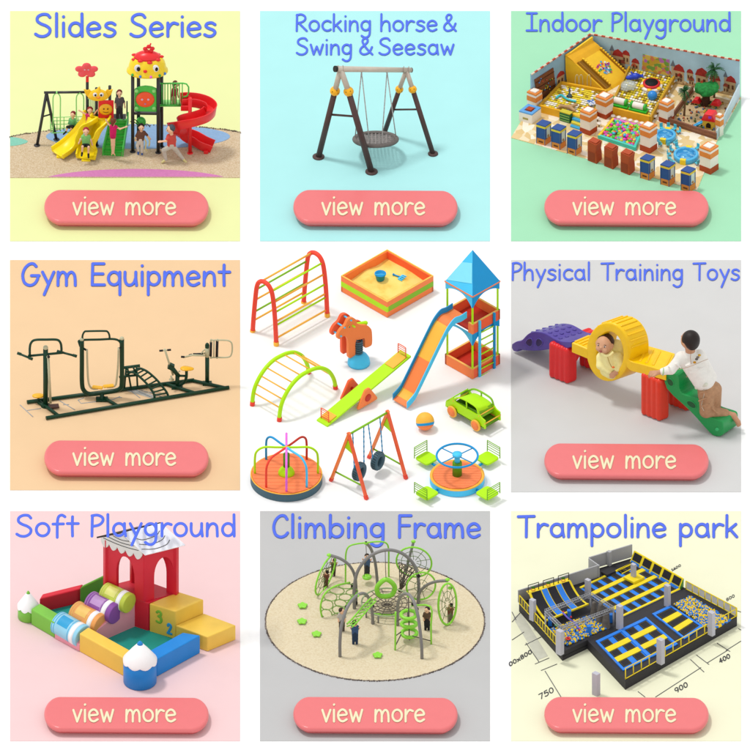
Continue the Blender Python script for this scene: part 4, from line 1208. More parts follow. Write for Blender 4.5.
# ---- slide tower
t = thing('slide_tower', 'orange and green tower with blue pyramid roof, ladder and blue sided slide', 'slide tower', g(472.5, 366))
hb = 13.5 / SN * .5 * 0 + 27.5
cx = g(472.5, 379.3)
Lw, Rw = wv(-27.6, -15.6), wv(27.6, -15.6)
Hh = hz(9.4)
def tray(z, floor_m, open_=False):
    p0 = cx + V((0, 0, z))
    pr_ = part(MB().prism([p0 + Lw * .06 + Rw * .06, p0 + Rw * .94 + Lw * .06, p0 + (Lw + Rw) * .94, p0 + Lw * .94 + Rw * .06], (0, 0, 1.2)), 'floor_plate', RD, t)
    for k, (p, d, inn) in enumerate(((p0, L_, R_) for L_, R_ in ((Lw, Rw),))):
        pass
    specs = [(p0, Lw, Rw, OR), (p0, Rw, Lw, OD), (p0 + Lw, Rw, -Lw, OD), (p0 + Rw, Lw, -Rw, OR)]  # right-facing boards take the deeper orange as painted shade
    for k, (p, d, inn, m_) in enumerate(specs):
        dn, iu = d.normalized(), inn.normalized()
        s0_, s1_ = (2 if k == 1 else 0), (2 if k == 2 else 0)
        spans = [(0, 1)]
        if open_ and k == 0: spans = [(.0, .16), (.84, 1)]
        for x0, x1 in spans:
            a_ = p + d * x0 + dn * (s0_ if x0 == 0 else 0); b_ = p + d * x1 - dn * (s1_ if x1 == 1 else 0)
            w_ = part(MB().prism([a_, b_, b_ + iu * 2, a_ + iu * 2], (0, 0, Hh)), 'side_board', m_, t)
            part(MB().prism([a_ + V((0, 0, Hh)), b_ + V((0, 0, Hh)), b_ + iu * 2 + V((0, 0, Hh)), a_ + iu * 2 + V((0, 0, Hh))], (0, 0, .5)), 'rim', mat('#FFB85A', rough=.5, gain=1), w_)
zd = hz(379.3 - 334.6)
tray(0, RD)
tray(zd, RD, True)
apx = hz(379.3 - 297)
for (f, m_) in ((.045, LI), ):
    for (x, y) in ((f, f), (f, 1 - f), (1 - f, f), (1 - f, 1 - f)):
        q = cx + Lw * x + Rw * y
        part(MB().box(q + V((0, 0, apx / 2)), (2.1, 2.1, apx)), 'post', LI, t)
e0 = cx + V((0, 0, apx))
E = [e0, e0 + Rw, e0 + Rw + Lw, e0 + Lw]
mid = (E[0] + E[2]) / 2
apex = V((mid.x, mid.y, hz((375 - 250) - 0) + 0)); apex = up(472.5, 250, mid)
rf = MB().add(E + [apex], [[0, 1, 4], [1, 2, 4], [2, 3, 4], [3, 0, 4], [3, 2, 1, 0]])
roof_ = part(rf, 'roof', BL, t)
ev = MB()
for i in range(4):
    ev.beam(E[i], E[(i + 1) % 4], 1.0, 1.2)
part(ev, 'eave_trim', OR, roof_)
# lighter stripe panels on the left slope of the roof and a deeper blue sheet painting shade on the right slope
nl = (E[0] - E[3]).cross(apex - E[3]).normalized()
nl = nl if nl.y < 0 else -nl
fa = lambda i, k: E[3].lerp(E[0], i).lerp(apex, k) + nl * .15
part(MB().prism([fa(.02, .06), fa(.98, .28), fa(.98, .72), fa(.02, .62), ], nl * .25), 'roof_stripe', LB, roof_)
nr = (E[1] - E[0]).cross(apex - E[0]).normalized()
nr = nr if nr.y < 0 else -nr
part(MB().prism([E[0] + nr * .1, E[1] + nr * .1, apex + nr * .1], nr * .25), 'roof_shade', BD, roof_)
# scalloped valances
def valance(ztop, m1, m2):
    for (d, m_) in ((Lw, m1), (Rw, m2)):
        p = cx + V((0, 0, ztop))
        P_ = [p + d * .02, p + d * .98]
        low = []
        for k in range(0, 25):
            x = .98 - k * .96 / 24
            dd = 2 + 13 * abs(2 * (x - .5)) ** 2.2 * (1 if x < .5 else .55)
            low.append(p + d * x - V((0, 0, dd)))
        inn = (Rw if d is Lw else Lw).normalized()
        part(MB().prism(P_ + low, inn * .8), 'valance', m_, t)
valance(apx - .4, BL, BD)  # right-hand valance painted deeper blue to stand for shade
valance(zd - .1, BL, BD)
# slide
zs = zd + 2
dirb = -B1
SL = [(459.6, 312.5), (453.6, 316.4), (448, 318.6), (442.8, 324.5), (437, 334.5), (421.7, 366), (411, 388), (407.6, 394.4), (403.5, 399.5), (400, 403.2)]
gl = Pl((458.7, 371.8), (400, 405.7))
P = cr([gl(*p) for p in SL], 5)
w = (wv(14.6, 8.6)).length / 2
sd_ = A1
vs = MB()
def strip(o1, o2, zlo, zhi, m_, nm, lab=None):
    mb = MB()
    n_ = len(P)
    V_ = []
    for p in P:
        V_ += [p + A1 * o1 + V((0, 0, zlo)), p + A1 * o2 + V((0, 0, zlo)), p + A1 * o2 + V((0, 0, zhi)), p + A1 * o1 + V((0, 0, zhi))]
    F_ = [[i * 4 + k, i * 4 + (k + 1) % 4, i * 4 + 4 + (k + 1) % 4, i * 4 + 4 + k] for i in range(n_ - 1) for k in range(4)] + [[3, 2, 1, 0], [n_ * 4 - 4, n_ * 4 - 3, n_ * 4 - 2, n_ * 4 - 1]]
    mb.add(V_, F_, False)
    return mb
sl_ = MB()
for i in range(len(P) - 1):
    pass
chute = part(strip(-w + 1, w - 1, -.8, .4, OR, ''), 'slide_chute', OR, t)
part(strip(-w, -w + 1, -1.4, 6.5, BD, ''), 'slide_side', BD, chute)
part(strip(w - 1, w, -1.4, 6.0, BL, ''), 'slide_side', BL, chute)
P_all = P
for (i0, i1) in ((15, 25), (32, 41)):
    P = [p + V((0, 0, .45)) for p in P_all[i0:i1]]
    part(strip(-w + 1.1, w - 1.1, 0, .25, YO, ''), 'slide_band', YO, chute)
P = P_all
# ladder
ld = Pl((472.5, 381), (500, 365.4))
for (u, vt, vb_, m_) in ((480.3, 321, 377.5, BL), (494.9, 313, 369.2, BD)):
    part(MB().prism([ld(u - .9, vb_), ld(u + .9, vb_), ld(u + .9, vt), ld(u - .9, vt)], A1 * -1.6), 'ladder_rail', m_, t)
for k in range(7):
    v = 333.6 + k * 7.25
    part(MB().cyl(ld(480.3, v) - A1 * .8, ld(494.9, v - 7.7) - A1 * .8, .75, n=8), 'ladder_rung', LI, t)

# ---- green arched climber
t = thing('dome_climber', 'two lime green arches with orange rungs and red feet', 'climber', g(294, 400))
pl = Pl((279.4, 420.5), (335.7, 388.3))
AP = [(279.3, 421), (279.8, 413), (281.9, 403), (286.5, 392.8), (293.2, 383), (301, 375.5), (309.8, 370.6), (316, 368.4), (321.7, 368.1), (327.5, 370.4), (331.6, 374.8), (334.4, 381), (335.7, 389)]
pts = cr([pl(*p) for p in AP], 6)
off = wv(-27, -15.6)
for o in (V((0, 0, 0)), off):
    a_ = part(MB().tube([p + o for p in pts], 2.1, 12), 'arch', LI, t)
    part(MB().cyl(pts[0] + o, pts[0].lerp(pts[7], .42) + o, 2.5, n=12), 'foot_cap', RE, a_)
    part(MB().cyl(pts[-1] + o, pts[-1].lerp(pts[-7], .42) + o, 2.5, n=12), 'foot_cap', RE, a_)
for i in (9, 14, 19, 24, 30, 37, 46, 54, 61):
    part(MB().cyl(pts[i], pts[i] + off, .75, n=8), 'rung', YO, t)

# ---- merry-go-round
t = thing('merry_go_round', 'round orange merry-go-round with slate rim and bars in five colours', 'merry-go-round', g(286.4, 480))
b = g(286.4, 481)
H = hz(6.8)
part(MB().lathe([(36, 0), (36, H)], b, 64, smooth=False), 'drum', SLT, t)
tp = b + V((0, 0, H))
part(MB().lathe([(36, 0), (36, .5), (34.8, .6), (34.8, .3), (.3, .3)], tp + V((0, 0, .01)), 64), 'deck_rim', YO, t)
dk = MB()
for k in range(11):
    y = -34 + (k + .5) * 68 / 11
    h = math.sqrt(max(0, 34.6 ** 2 - (abs(y) + 2.6) ** 2)) if abs(y) + 2.6 < 34.6 else 0
    h1, h2 = math.sqrt(max(0.5, 34.6 ** 2 - (y - 2.9) ** 2)), math.sqrt(max(.5, 34.6 ** 2 - (y + 2.9) ** 2))
    dk.prism([tp + V((-h1, y - 2.9, .35)), tp + V((h1, y - 2.9, .35)), tp + V((h2, y + 2.9, .35)), tp + V((-h2, y + 2.9, .35))], (0, 0, .9))
part(dk, 'deck_boards', mat('#FF8350', rough=.55, var=.03, gain=1.0), t)
part(MB().lathe([(8.4, 0), (8.2, 2), (6.5, 5.5), (3.6, 8.5), (3.4, 9)], tp + V((0, 0, .8)), 28), 'centre_cone', LI, t)
part(MB().lathe([(3.3, 8), (3.3, 24)], tp + V((0, 0, .8)), 20), 'centre_post', mat('#5FA315', rough=.5), t)
Z = 33
for (ang, m_, m2) in ((0, LI, None), (90, mat('#E56BDE', rough=.5, gain=1), None), (50, RE, RD), (130, BL, BD)):
    d = V((math.cos(math.radians(ang)), math.sin(math.radians(ang)), 0))
    r0 = 31.5
    def half(s_):
        return cr([tp + d * r0 * s_ + V((0, 0, .5)), tp + d * r0 * s_ + V((0, 0, Z * .6)), tp + d * (r0 - 2) * s_ + V((0, 0, Z * .85)), tp + d * (r0 - 9) * s_ + V((0, 0, Z)), tp + d * 10 * s_ + V((0, 0, Z)), tp + V((0, 0, Z))], 5)
    for s_ in (-1, 1):
        part(MB().tube(half(s_), 1.15, 10), 'hand_bar', m_ if (m2 is None or s_ < 0) == True else m2, t)
part(MB().ball(tp + V((0, 0, Z)), 1.9, 12), 'hub', YO, t)

# ---- tyre swing frame
t = thing('tyre_swing_frame', 'orange A-frame swing with green top bar and blue chains', 'swing', g(368, 482))
ap1, ap2 = (348.8, 434.5), (387.6, 412.3)
f = [(331, 480.5), (366.5, 499), (369, 457.5), (406, 478.5)]
F = [g(*q) for q in f]
T1, T2 = up(*ap1, (F[0] + F[1]) / 2), up(*ap2, (F[2] + F[3]) / 2)
for a, b_, m_ in ((F[0], T1, OR), (F[1], T1, OD), (F[2], T2, OR), (F[3], T2, OD)):  # right-hand legs in deeper orange, shade mixed into the paint
    lg = part(MB().beam(a, b_ + (b_ - a).normalized() * 2.2, 2.7, 2.7), 'leg', m_, t)
    part(MB().beam(a - (b_ - a) * .005, a.lerp(b_, .055), 3.3, 3.3), 'foot_cap', RE, lg)
part(MB().cyl(T1, T2, 1.15, n=10), 'top_bar', GD, t)
for (a, b_, c_) in ((F[0], F[1], T1), (F[2], F[3], T2)):
    part(MB().cyl(a.lerp(c_, .2), b_.lerp(c_, .2), .9, n=8), 'brace', GD, t)
    part(MB().prism([c_.lerp(a, .12), c_.lerp(b_, .12), c_.lerp(b_, .34), c_.lerp(a, .27)], (B1 * .8)), 'gusset', LI, t)
yr = lambda s_, v, dv=0: None
tc = [up(359.2, 471.5, T1.lerp(T2, .26)), up(377.8, 460.8, T1.lerp(T2, .78))]
for k, (c_, s1, s2) in enumerate(((tc[0], .10, .385), (tc[1], .50, .80))):
    ty = thing('hanging_tyre', ('dark tyre hanging at the front of the orange swing frame', 'dark tyre hanging at the back of the orange swing frame')[k], 'tyre', c_ - V((0, 0, 9)), 'tyres of the orange swing')
    R_ = B1 * .80 + A1 * .6
    axis = (B1 * .25 + A1 * .97).normalized()
    e1 = V((0, 0, 1)); e2 = axis.cross(e1).normalized()
    prof = [(5.2, -2.8), (7.2, -3.7), (8.9, -3.4), (9.6, -1.8), (9.6, 1.8), (8.9, 3.4), (7.2, 3.7), (5.2, 2.8), (5.0, 0)]
    part(MB().lathe(prof + [prof[0]], c_, 36, axis=axis), 'tyre', SLT, ty)
    tr_ = MB()
    for q in range(24):
        a = 2 * math.pi * q / 24
        tr_.beam(c_ + (e1 * math.cos(a) + e2 * math.sin(a)) * 9.5 - axis * 2.2, c_ + (e1 * math.cos(a + .12) + e2 * math.sin(a + .12)) * 9.5 + axis * 2.2, .9, .7, tuple(e1 * math.cos(a) + e2 * math.sin(a)))
    part(tr_, 'tread', mat('#31474F', rough=.7), ty)
    for s_, xx in ((s1, -1), (s2, 1)):
        p1 = T1.lerp(T2, s_)
        p2 = c_ + B1 * xx * 6.8 + V((0, 0, 4.5))
        chn = MB()
        n_ = 16
        for q in range(n_):
            a_, b__ = p1.lerp(p2, q / n_), p1.lerp(p2, (q + .82) / n_)
            chn.tube([a_, b__], .55 if q % 2 else .75, 6)
        part(chn, 'chain', mat('#3BA7E0', rough=.4), ty)

# ---- ball
bc = g(425, 421 + 9.3 * CS * .0 + 7.6, 0) + V((0, 0, 9.3))
bc = up(425, 421.2, g(425, 428.8))
t = thing('play_ball', 'orange ball with a blue belt lying beside the toy car', 'ball', g(425, 428.8))
tiltm = Matrix.Rotation(-.12, 3, 'Y') @ Matrix.Rotation(-.5, 3, 'X')
part(MB().ball(bc, 9.2, 36, m=tiltm), 'ball', YO, t)
zn = lambda a0, a1, r: [(r * math.cos(x), r * math.sin(x)) for x in np.linspace(a0, a1, 6)]
part(MB().lathe(zn(-.42, -.12, 9.32), bc, 40, axis=tuple(tiltm @ V((0, 0, 1)))), 'belt', BD, t)
part(MB().lathe(zn(-1.5, -.42, 9.27), bc, 40, axis=tuple(tiltm @ V((0, 0, 1)))), 'lower_shell', OR, t)

# ---- climbing car
t = thing('climbing_car', 'lime green toy car frame with orange wheels and yellow bars', 'play car', g(472, 418))
ol = [(445.4, 406.2), (445.6, 402), (449, 399.4), (454.5, 398.2), (458.5, 397.8), (463, 399.2), (470, 403), (476.5, 407.6), (478.3, 413.5), (481, 417.8), (484.8, 421), (485.2, 429.2)]
bot = [(482, 428.0), (479.5, 423.6), (475.8, 421.8), (472.6, 423.2), (471.6, 421.6), (458.2, 413.6), (456.4, 408.8), (452.8, 407.2), (449.8, 408.6), (448.6, 408.4)]
pl = Pl((453.3, 417.2), (477, 431))
win = [(456.6, 402.4), (459.5, 401.2), (462.8, 402.6), (465.2, 404.2), (465.4, 407.8)], [(466.8, 405.2), (470.4, 407.2), (474.6, 410.3), (475.8, 414), (467, 408.9)]
def loop(poly, o, m_, nm, th=1.4):
    return part(MB().prism([pl(u, v) + o for u, v in poly], B1 * th), nm, m_, t)
O0 = V((0, 0, 0)); O1 = wv(14.8, -8.6)
n_body = ol[:1] + [(446, 403.4), (452.5, 402), (457, 405), (475.8, 415.6), (481, 417.8), (484.8, 421), (485.2, 429.2)]
for o, m_ in ((O0, LI), (O1, LI)):
    sp1 = loop([(445.4, 406.2), (445.6, 402), (449, 399.4), (453.5, 398.2), (456.2, 402.6), (466, 408.6), (476, 414.4), (478.5, 413.8), (481, 417.8), (484.8, 421), (485.2, 429.2)] + bot, o, m_, 'side_panel')
    r_ = MB()
    rp_ = [pl(u, v) + o + B1 * .7 for u, v in ((453.5, 399.5), (458, 398), (463, 399.4), (470, 403.2), (476, 407.8), (478.3, 414))]
    r_.tube(cr(rp_, 5), 1.0, 8)
    r_.tube([pl(466, 401.4) + o + B1 * .7, pl(466.3, 408.6) + o + B1 * .7], .8, 8)
    part(r_, 'window_frame', LI if o is O0 else GD, sp1)
fl_ = MB().prism([pl(447, 407.2), pl(484, 428.6), pl(484, 428.6) + O1, pl(447, 407.2) + O1], (0, 0, 1.2))
part(fl_, 'floor_plate', mat('#5E9210', rough=.6), t)
part(MB().prism([pl(446, 401.9), pl(453.3, 398.1), pl(453.3, 398.1) + O1, pl(445.6, 402.4) + O1], (0, 0, 1.6)), 'bonnet', LI, t)
OR_ = O1 + V((0, 0, -4.6))
nr_ = cr([pl(u, v) + B1 * .9 for u, v in ((453.2, 399.6), (458, 398.3), (463, 399.7), (470, 403.5), (476, 408.1), (477.6, 411.5))], 4)
rv_ = MB()
vs_ = []
for p in nr_:
    vs_ += [p, p + OR_, p + OR_ - V((0, 0, .8)), p - V((0, 0, .8))]
rv_.add(vs_, [[k * 4 + a, k * 4 + (a + 1) % 4, k * 4 + 4 + (a + 1) % 4, k * 4 + 4 + a] for k in range(len(nr_) - 1) for a in range(4)])
part(rv_, 'roof', LI, t)
part(MB().prism([pl(456.5, 402.2, B1 * 1.5), pl(476, 411.6, B1 * 1.5), pl(476.6, 415.5, B1 * 1.5), pl(455.6, 405.4, B1 * 1.5)], B1 * .4), 'window_panel', mat('#5E9210', rough=.6), t)
part(MB().prism([pl(476.5, 412), pl(478.5, 419), pl(478.5, 419) + O1, pl(476.5, 412) + O1], B1 * .01 + A1 * .8), 'rear_seat', GD, t)
for (u, v) in ((453.4, 401), (478.9, 416), (484.8, 424)):
    part(MB().cyl(pl(u, v) - B1 * .5, pl(u, v) + O1 + B1 * 1.5, .6, n=8), 'cross_bar', YO, t)
for o in (O0 - B1 * 1.6, O1 + B1 * 1.8):
    for (u, v) in ((453.2, 411), (476.8, 424.8)):
        wc = pl(u, v) + o
        w_ = part(MB().lathe([(5.9, -1.1), (6.3, -.6), (6.3, .6), (5.9, 1.1)], wc, 28, axis=tuple(-B1)), 'wheel', YO, t)
        part(MB().lathe([(4.9, -1), (4.9, 1.3), (.2, 1.4)], wc, 24, axis=tuple(-B1)), 'hub_cap', OR, w_)

# ---- carousel with four seats
t = thing('seat_carousel', 'round orange and blue carousel with hand wheel and four lime seats', 'carousel', g(457.2, 480))
b = g(457.2, 481.2)
H = hz(5.6)
part(MB().lathe([(27.4, 0), (27.4, H)], b, 56, smooth=False), 'drum', BL, t)
tp = b + V((0, 0, H))
part(MB().lathe([(27.4, 0), (27.4, .5), (24.4, .6), (24.4, .2), (.3, .2)], tp + V((0, 0, .01)), 56), 'deck_rim', YO, t)
dk = MB()
for k in range(11):
    y = -23.5 + (k + .5) * 47 / 11
    h1, h2 = math.sqrt(max(0.5, 24.2 ** 2 - (y - 2.0) ** 2)), math.sqrt(max(.5, 24.2 ** 2 - (y + 2.0) ** 2))
    dk.prism([tp + V((-h1, y - 2.0, .3)), tp + V((h1, y - 2.0, .3)), tp + V((h2, y + 2.0, .3)), tp + V((-h2, y + 2.0, .3))], (0, 0, .8))
part(dk, 'deck_boards', mat('#FF8350', rough=.55, var=.03, gain=1.0), t)
part(MB().lathe([(4.8, 0), (4.8, 15.5), (4.2, 16.2)], tp + V((0, 0, .8)), 22), 'centre_post', mat('#66A816', rough=.5), t)
part(MB().lathe([(2.8, 15), (2.8, 24)], tp + V((0, 0, .8)), 18).lathe([(4.9, 24), (4.9, 26), (.3, 26.3)], tp + V((0, 0, .8)), 22), 'spindle', BL, t)
wc = up(457.2, 455.6, b)
hw = part(MB().ring(wc, 20.6, 1.1, n=48, k=10), 'hand_wheel', BD, t)
for a in (40, 140, 220, 320):
    d = V((math.cos(math.radians(a)), math.sin(math.radians(a)), 0))
    part(MB().cyl(wc, wc + d * 20.4, .6, n=8), 'spoke', BD, hw)
for (u, v, dx, dy) in ((427, 459.4, -1, 1), (487.3, 459.4, 1, 1), (427, 494.2, -1, -1), (487.3, 494.2, 1, -1)):
    sc_ = g(u, v, 5)
    ax_, ay_ = A1 * 8.9, B1 * 8.9
    P_ = [sc_ - ax_ - ay_, sc_ + ax_ - ay_, sc_ + ax_ + ay_, sc_ - ax_ + ay_]
    rp_ = []
    for k in range(4):
        o_, p_, n_ = P_[k - 1], P_[k], P_[(k + 1) % 4]
        a_, b_ = p_ + (o_ - p_).normalized() * 4, p_ + (n_ - p_).normalized() * 4
        rp_ += [a_.lerp(p_, x).lerp(p_.lerp(b_, x), x) for x in (0, .25, .5, .75, 1)]
    s_ = part(MB().prism(rp_, (0, 0, 2.4)), 'seat', LI, t, bevel=.8)
    rim_p = b + (V((sc_.x, sc_.y, 0)) - V((b.x, b.y, 0))).normalized() * 26.5 + V((0, 0, 3))
    part(MB().cyl(rim_p, sc_ + V((0, 0, -1)), 1.3, n=8), 'arm', BD, t)
    c1, c2_ = (P_[3], P_[0]) if dx < 0 and dy > 0 else (P_[2], P_[3]) if dx > 0 and dy > 0 else (P_[0], P_[1]) if dx < 0 else (P_[1], P_[2])
    U3 = V((0, 0, 14.5))
    z3 = V((0, 0, 1.4))
    bg_ = MB().tube([c1 + z3, c1 + U3, c2_ + U3, c2_ + z3], .55, 6)
    for k in (.3, .5, .7, .86):
        bg_.tube([c1 + U3 * k, c2_ + U3 * k], .4, 6)
    part(bg_, 'back_grid', GD, s_)
# ================================================================ toddlers on the plastic climbing bridge
PU = plastic('#4E3C96'); RP = plastic('#E11E22'); RP2 = plastic('#E83A1E'); YP = plastic('#F9C908'); GP = plastic('#12964A')
W = wv(20, -7.5)                 # across the bridge, away from the viewer
Wn = W.normalized()
def profile(pl, pts, vec, k=4):
    P = [pl(*p) for p in pts]
    return MB().prism(cr(P, k, True) if k > 1 else P, vec)

# --- red supports
M_ = (g(655, 419) - g(562, 382)).normalized()
def support(u, v, top, m_, lab, dep, sp=5.9):
    p = g(u, v)
    t = thing('bridge_support', lab, 'support block', p, 'red ribbed support blocks')
    Hs = hz(top)
    def block(o, nm):
        ribs = []
        for k in range(4):
            c = o + M_ * (-1.5 * sp + k * sp)
            ribs.append(('c', c + V((0, 0, 3.2)), c + V((0, 0, Hs - 3.2)), 3.5, 3.5))
            c2_ = c + Wn * 7
            ribs.append(('c', c2_ + V((0, 0, 3.2)), c2_ + V((0, 0, Hs - 3.2)), 3.5, 3.5))
            ribs.append(('c', c + Wn * 3.5 + V((0, 0, 3.2)), c + Wn * 3.5 + V((0, 0, Hs - 3.2)), 3.5, 3.5))
        return part(blob_mb(ribs, .95, 1.6), nm, m_, t)
    block(p, 'ribbed_leg')
    block(p + Wn * dep, 'ribbed_leg')
    P = []
    z0 = Hs * .42
    n = 14
    w = dep - 8
    a0 = p + Wn * 8
    arch = [a0 + Wn * (w * i / n) + V((0, 0, z0 + math.sin(math.pi * i / n) * Hs * .30)) for i in range(n + 1)]
    poly = [a0 + V((0, 0, Hs - 6))] + arch + [a0 + Wn * w + V((0, 0, Hs - 6))]
    part(MB().prism([q - M_ * 9 for q in poly], M_ * 18), 'arch_web', m_, t)
    return Hs
H1 = support(560, 379.6, 34.6, RP, 'red ribbed support block under the purple slide and yellow plank', 36)
H2 = support(652, 417, 41.2, RP2, 'orange red ribbed support block between the yellow plank and green ramp', 32)

# --- purple wave slide
pl = Pl((512, 352.5), (560, 379))
t = thing('wave_slide', 'purple wavy slide with two oval holes leading down from the red support', 'slide', g(520, 354))
top = [(511.6, 344.2), (516, 341.6), (521, 340.6), (527, 334.6), (533, 331.8), (542, 332.6), (549, 335.8), (556, 339.8), (562, 341.5), (571, 342)]
bot = [(571, 347), (562, 350), (551, 349.3), (541, 350.6), (532, 351), (524, 350.4), (519, 349.6), (517.4, 351.6), (513.6, 351.2), (511.4, 348)]
W2 = wv(29, -8.5)
C1, C2 = (529.4, 342.4), (539.4, 342.6)
P = cr([pl(*p) for p in top], 4) + cr([pl(*p) for p in bot], 4)
def holed(P, holes, vec, inset):
    """solid of outline P with blind side pockets"""
    return MB().prism(P, vec)
body = part(holed(P, None, W2, 0), 'slide_body', PU, t, bevel=1.3, seg_=3)
for (c, s_) in ((C1, 1), (C2, -1)):
    q = []
    for a in np.linspace(0, 2 * math.pi, 20, endpoint=False):
        x = math.cos(a); y = math.sin(a)
        q.append(pl(c[0] + 3.4 * x, c[1] + (4.0 + 1.2 * s_ * x) * y, -Wn * .1))
    part(MB().prism(q, -Wn * .25), 'side_hole', plastic('#241B52'), t)
    part(MB().tube(q, .55, 8, True), 'hole_rim', PU, t)
gr = MB()
for i in range(6):
    for j in range(4):
        pa = cr([pl(*p) for p in top], 4)[13 + i * 3]
        q = pa + W2 * (.16 + j * .22) + V((0, 0, .3))
        gr.ball(q, (2.2, 1.5, .28), 8)
part(gr, 'tread_bump', plastic('#483794'), body, kind='stuff')

# --- yellow bridge with the round tunnel
t = thing('tunnel_bridge', 'yellow plank bridge with a ribbed round tunnel in its middle', 'play bridge', g(608, 402))
pl = Pl((562, 382), (655, 419))
cu, cv = 607.5, 352.2
eo, ei = [], []
rot = .10
for k in range(56):
    a = 2 * math.pi * k / 56
    x, y = 21.6 * math.cos(a), 29.4 * math.sin(a)
    eo.append((cu + x * math.cos(rot) - y * math.sin(rot) * .5, cv + y + x * .13))
    x, y = 13.4 * math.cos(a), 21 * math.sin(a)
    ei.append((cu + 2.0 + x * math.cos(rot), cv + .8 + y + x * .10))
VE = wv(20.5, -7.2)
O_ = [pl(*p) for p in eo]; I_ = [pl(*p) for p in ei]
n = 56
vs = O_ + I_ + [p + VE for p in O_] + [p + VE for p in I_]
fs = []
for k in range(n):
    j = (k + 1) % n
    fs += [[k, j, n + j, n + k][::-1], [2 * n + k, 2 * n + j, 3 * n + j, 3 * n + k], [k, j, 2 * n + j, 2 * n + k], [n + k, n + j, 3 * n + j, 3 * n + k][::-1]]
tun = part(MB().add(vs, fs, False), 'tunnel', YP, t, bevel=1.6, seg_=3)
for p in tun.data.polygons: p.use_smooth = True
rb = MB()
ctr = pl(cu, cv)
for k in range(1, 56):
    a = 2 * math.pi * k / 56
    if k % 2 == 0 and (a > 3.55 or a < .3):
        p = O_[k]; d = (p - ctr); d.normalize()
        rb.beam(p + VE * .12 + d * .3, p + VE * .92 + d * .3, 1.9, 1.5, tuple(d))
part(rb, 'rib', plastic('#F4C206'), tun, bevel=.5, kind='stuff')
# planks
def plank(pts, drop, vec, ribs):
    A = cr([pl(*p) for p in pts], 5)
    mb = MB().prism(A + [q - V((0, 0, drop)) for q in A[::-1]], vec)
    b_ = part(mb, 'plank', YP, t, bevel=.9)
    rr = MB()
    for k in range(ribs):
        i0 = int((k + .7) * (len(A) - 1) / ribs)
        i0 = min(i0, len(A) - 2)
        d = (A[i0 + 1] - A[i0]).normalized()
        rr.beam(A[i0] + vec * .12 + V((0, 0, .3)), A[i0] + vec * .88 + V((0, 0, .3)), 2.6, 1.2)
    part(rr, 'rib', plastic('#F4C206'), b_, bevel=.4, kind='stuff')
plank([(571.5, 342.6), (578, 345.2), (588.5, 349.6)], 12, wv(19, -8), 4)
plank([(626.5, 357.5), (631, 361.5), (641, 364.2), (652, 367.3), (666, 371.4)], 11.5, wv(9, -18), 6)

# --- green ramp
t = thing('step_ramp', 'green step ramp with oval holes leading down to the right', 'ramp', g(715, 437))
pl = Pl((655, 419), (722, 438.5))
pts = [(666, 372.8), (676, 374.5), (678.6, 380), (679, 388.5), (682, 393.5), (690, 396.6), (699, 399.3), (702.2, 404), (702.6, 411.6), (706, 416), (713, 418.6), (720, 420.8), (722.6, 423.5), (722.8, 430), (721.5, 435.6), (716.5, 436.6), (709.5, 433), (690, 411.5), (666.3, 388.6)]
W3 = wv(20, -11)
P = []
gb = part(MB().prism(cr([pl(*p) for p in pts], 3, True), wv(15.5, -10.5)), 'ramp_body', GP, t, bevel=1.3, seg_=3)
for (u, v, rx, ry, sl) in ((670.4, 382.2, 3.3, 3.6, .5), (691.6, 404.4, 4.6, 3.2, .45)):
    q = []
    for a in np.linspace(0, 2 * math.pi, 22, endpoint=False):
        x, y = rx * math.cos(a), ry * math.sin(a)
        q.append(pl(u + x, v + y + sl * x, -Wn * .12))
    part(MB().prism(q, -Wn * .2), 'side_hole', plastic('#07552A'), t)
    part(MB().tube(q, .55, 8, True), 'hole_rim', GP, t)
part(MB().ball(pl(717.5, 429.4, -Wn * .3), (2.2, 1, 2.2), 14), 'plug', plastic('#2FB56A'), t)

# --- toddlers (bodies, clothes and fingers)
SK = mat('#E8B08A', rough=.5, var=.04, scale=20); SKB = '#D9A07A'
def hand(mb_pr, wrist, fdir, ndir, size, curl=.35):
    """palm, four unequal fingers and a thumb as tapered limbs"""
    f, nn_ = V(fdir).normalized(), V(ndir).normalized()
    s_ = f.cross(nn_).normalized()
    pm = wrist + f * size * .42
    m = [list(r) for r in Matrix((s_, f, nn_)).transposed()]
    mb_pr.append(('e', pm, (size * .36, size * .46, size * .20), m))
    for k, L_ in enumerate((.44, .54, .50, .38)):
        o = wrist + f * size * .76 + s_ * size * (-.27 + .18 * k)
        a = o + f * size * L_ * .5 - nn_ * size * curl * .12 + s_ * size * .05 * (k - 1.5)
        b = a + f * size * L_ * .5 - nn_ * size * curl * .42
        mb_pr += [('c', o, a, size * .092, size * .085), ('c', a, b, size * .085, size * .07)]
    th = wrist + f * size * .30 - s_ * size * .30
    a = th + f * size * .22 - s_ * size * .20
    mb_pr += [('c', th, a, size * .12, size * .10), ('c', a, a + f * size * .24 - s_ * size * .02 - nn_ * size * .1, size * .10, size * .08)]

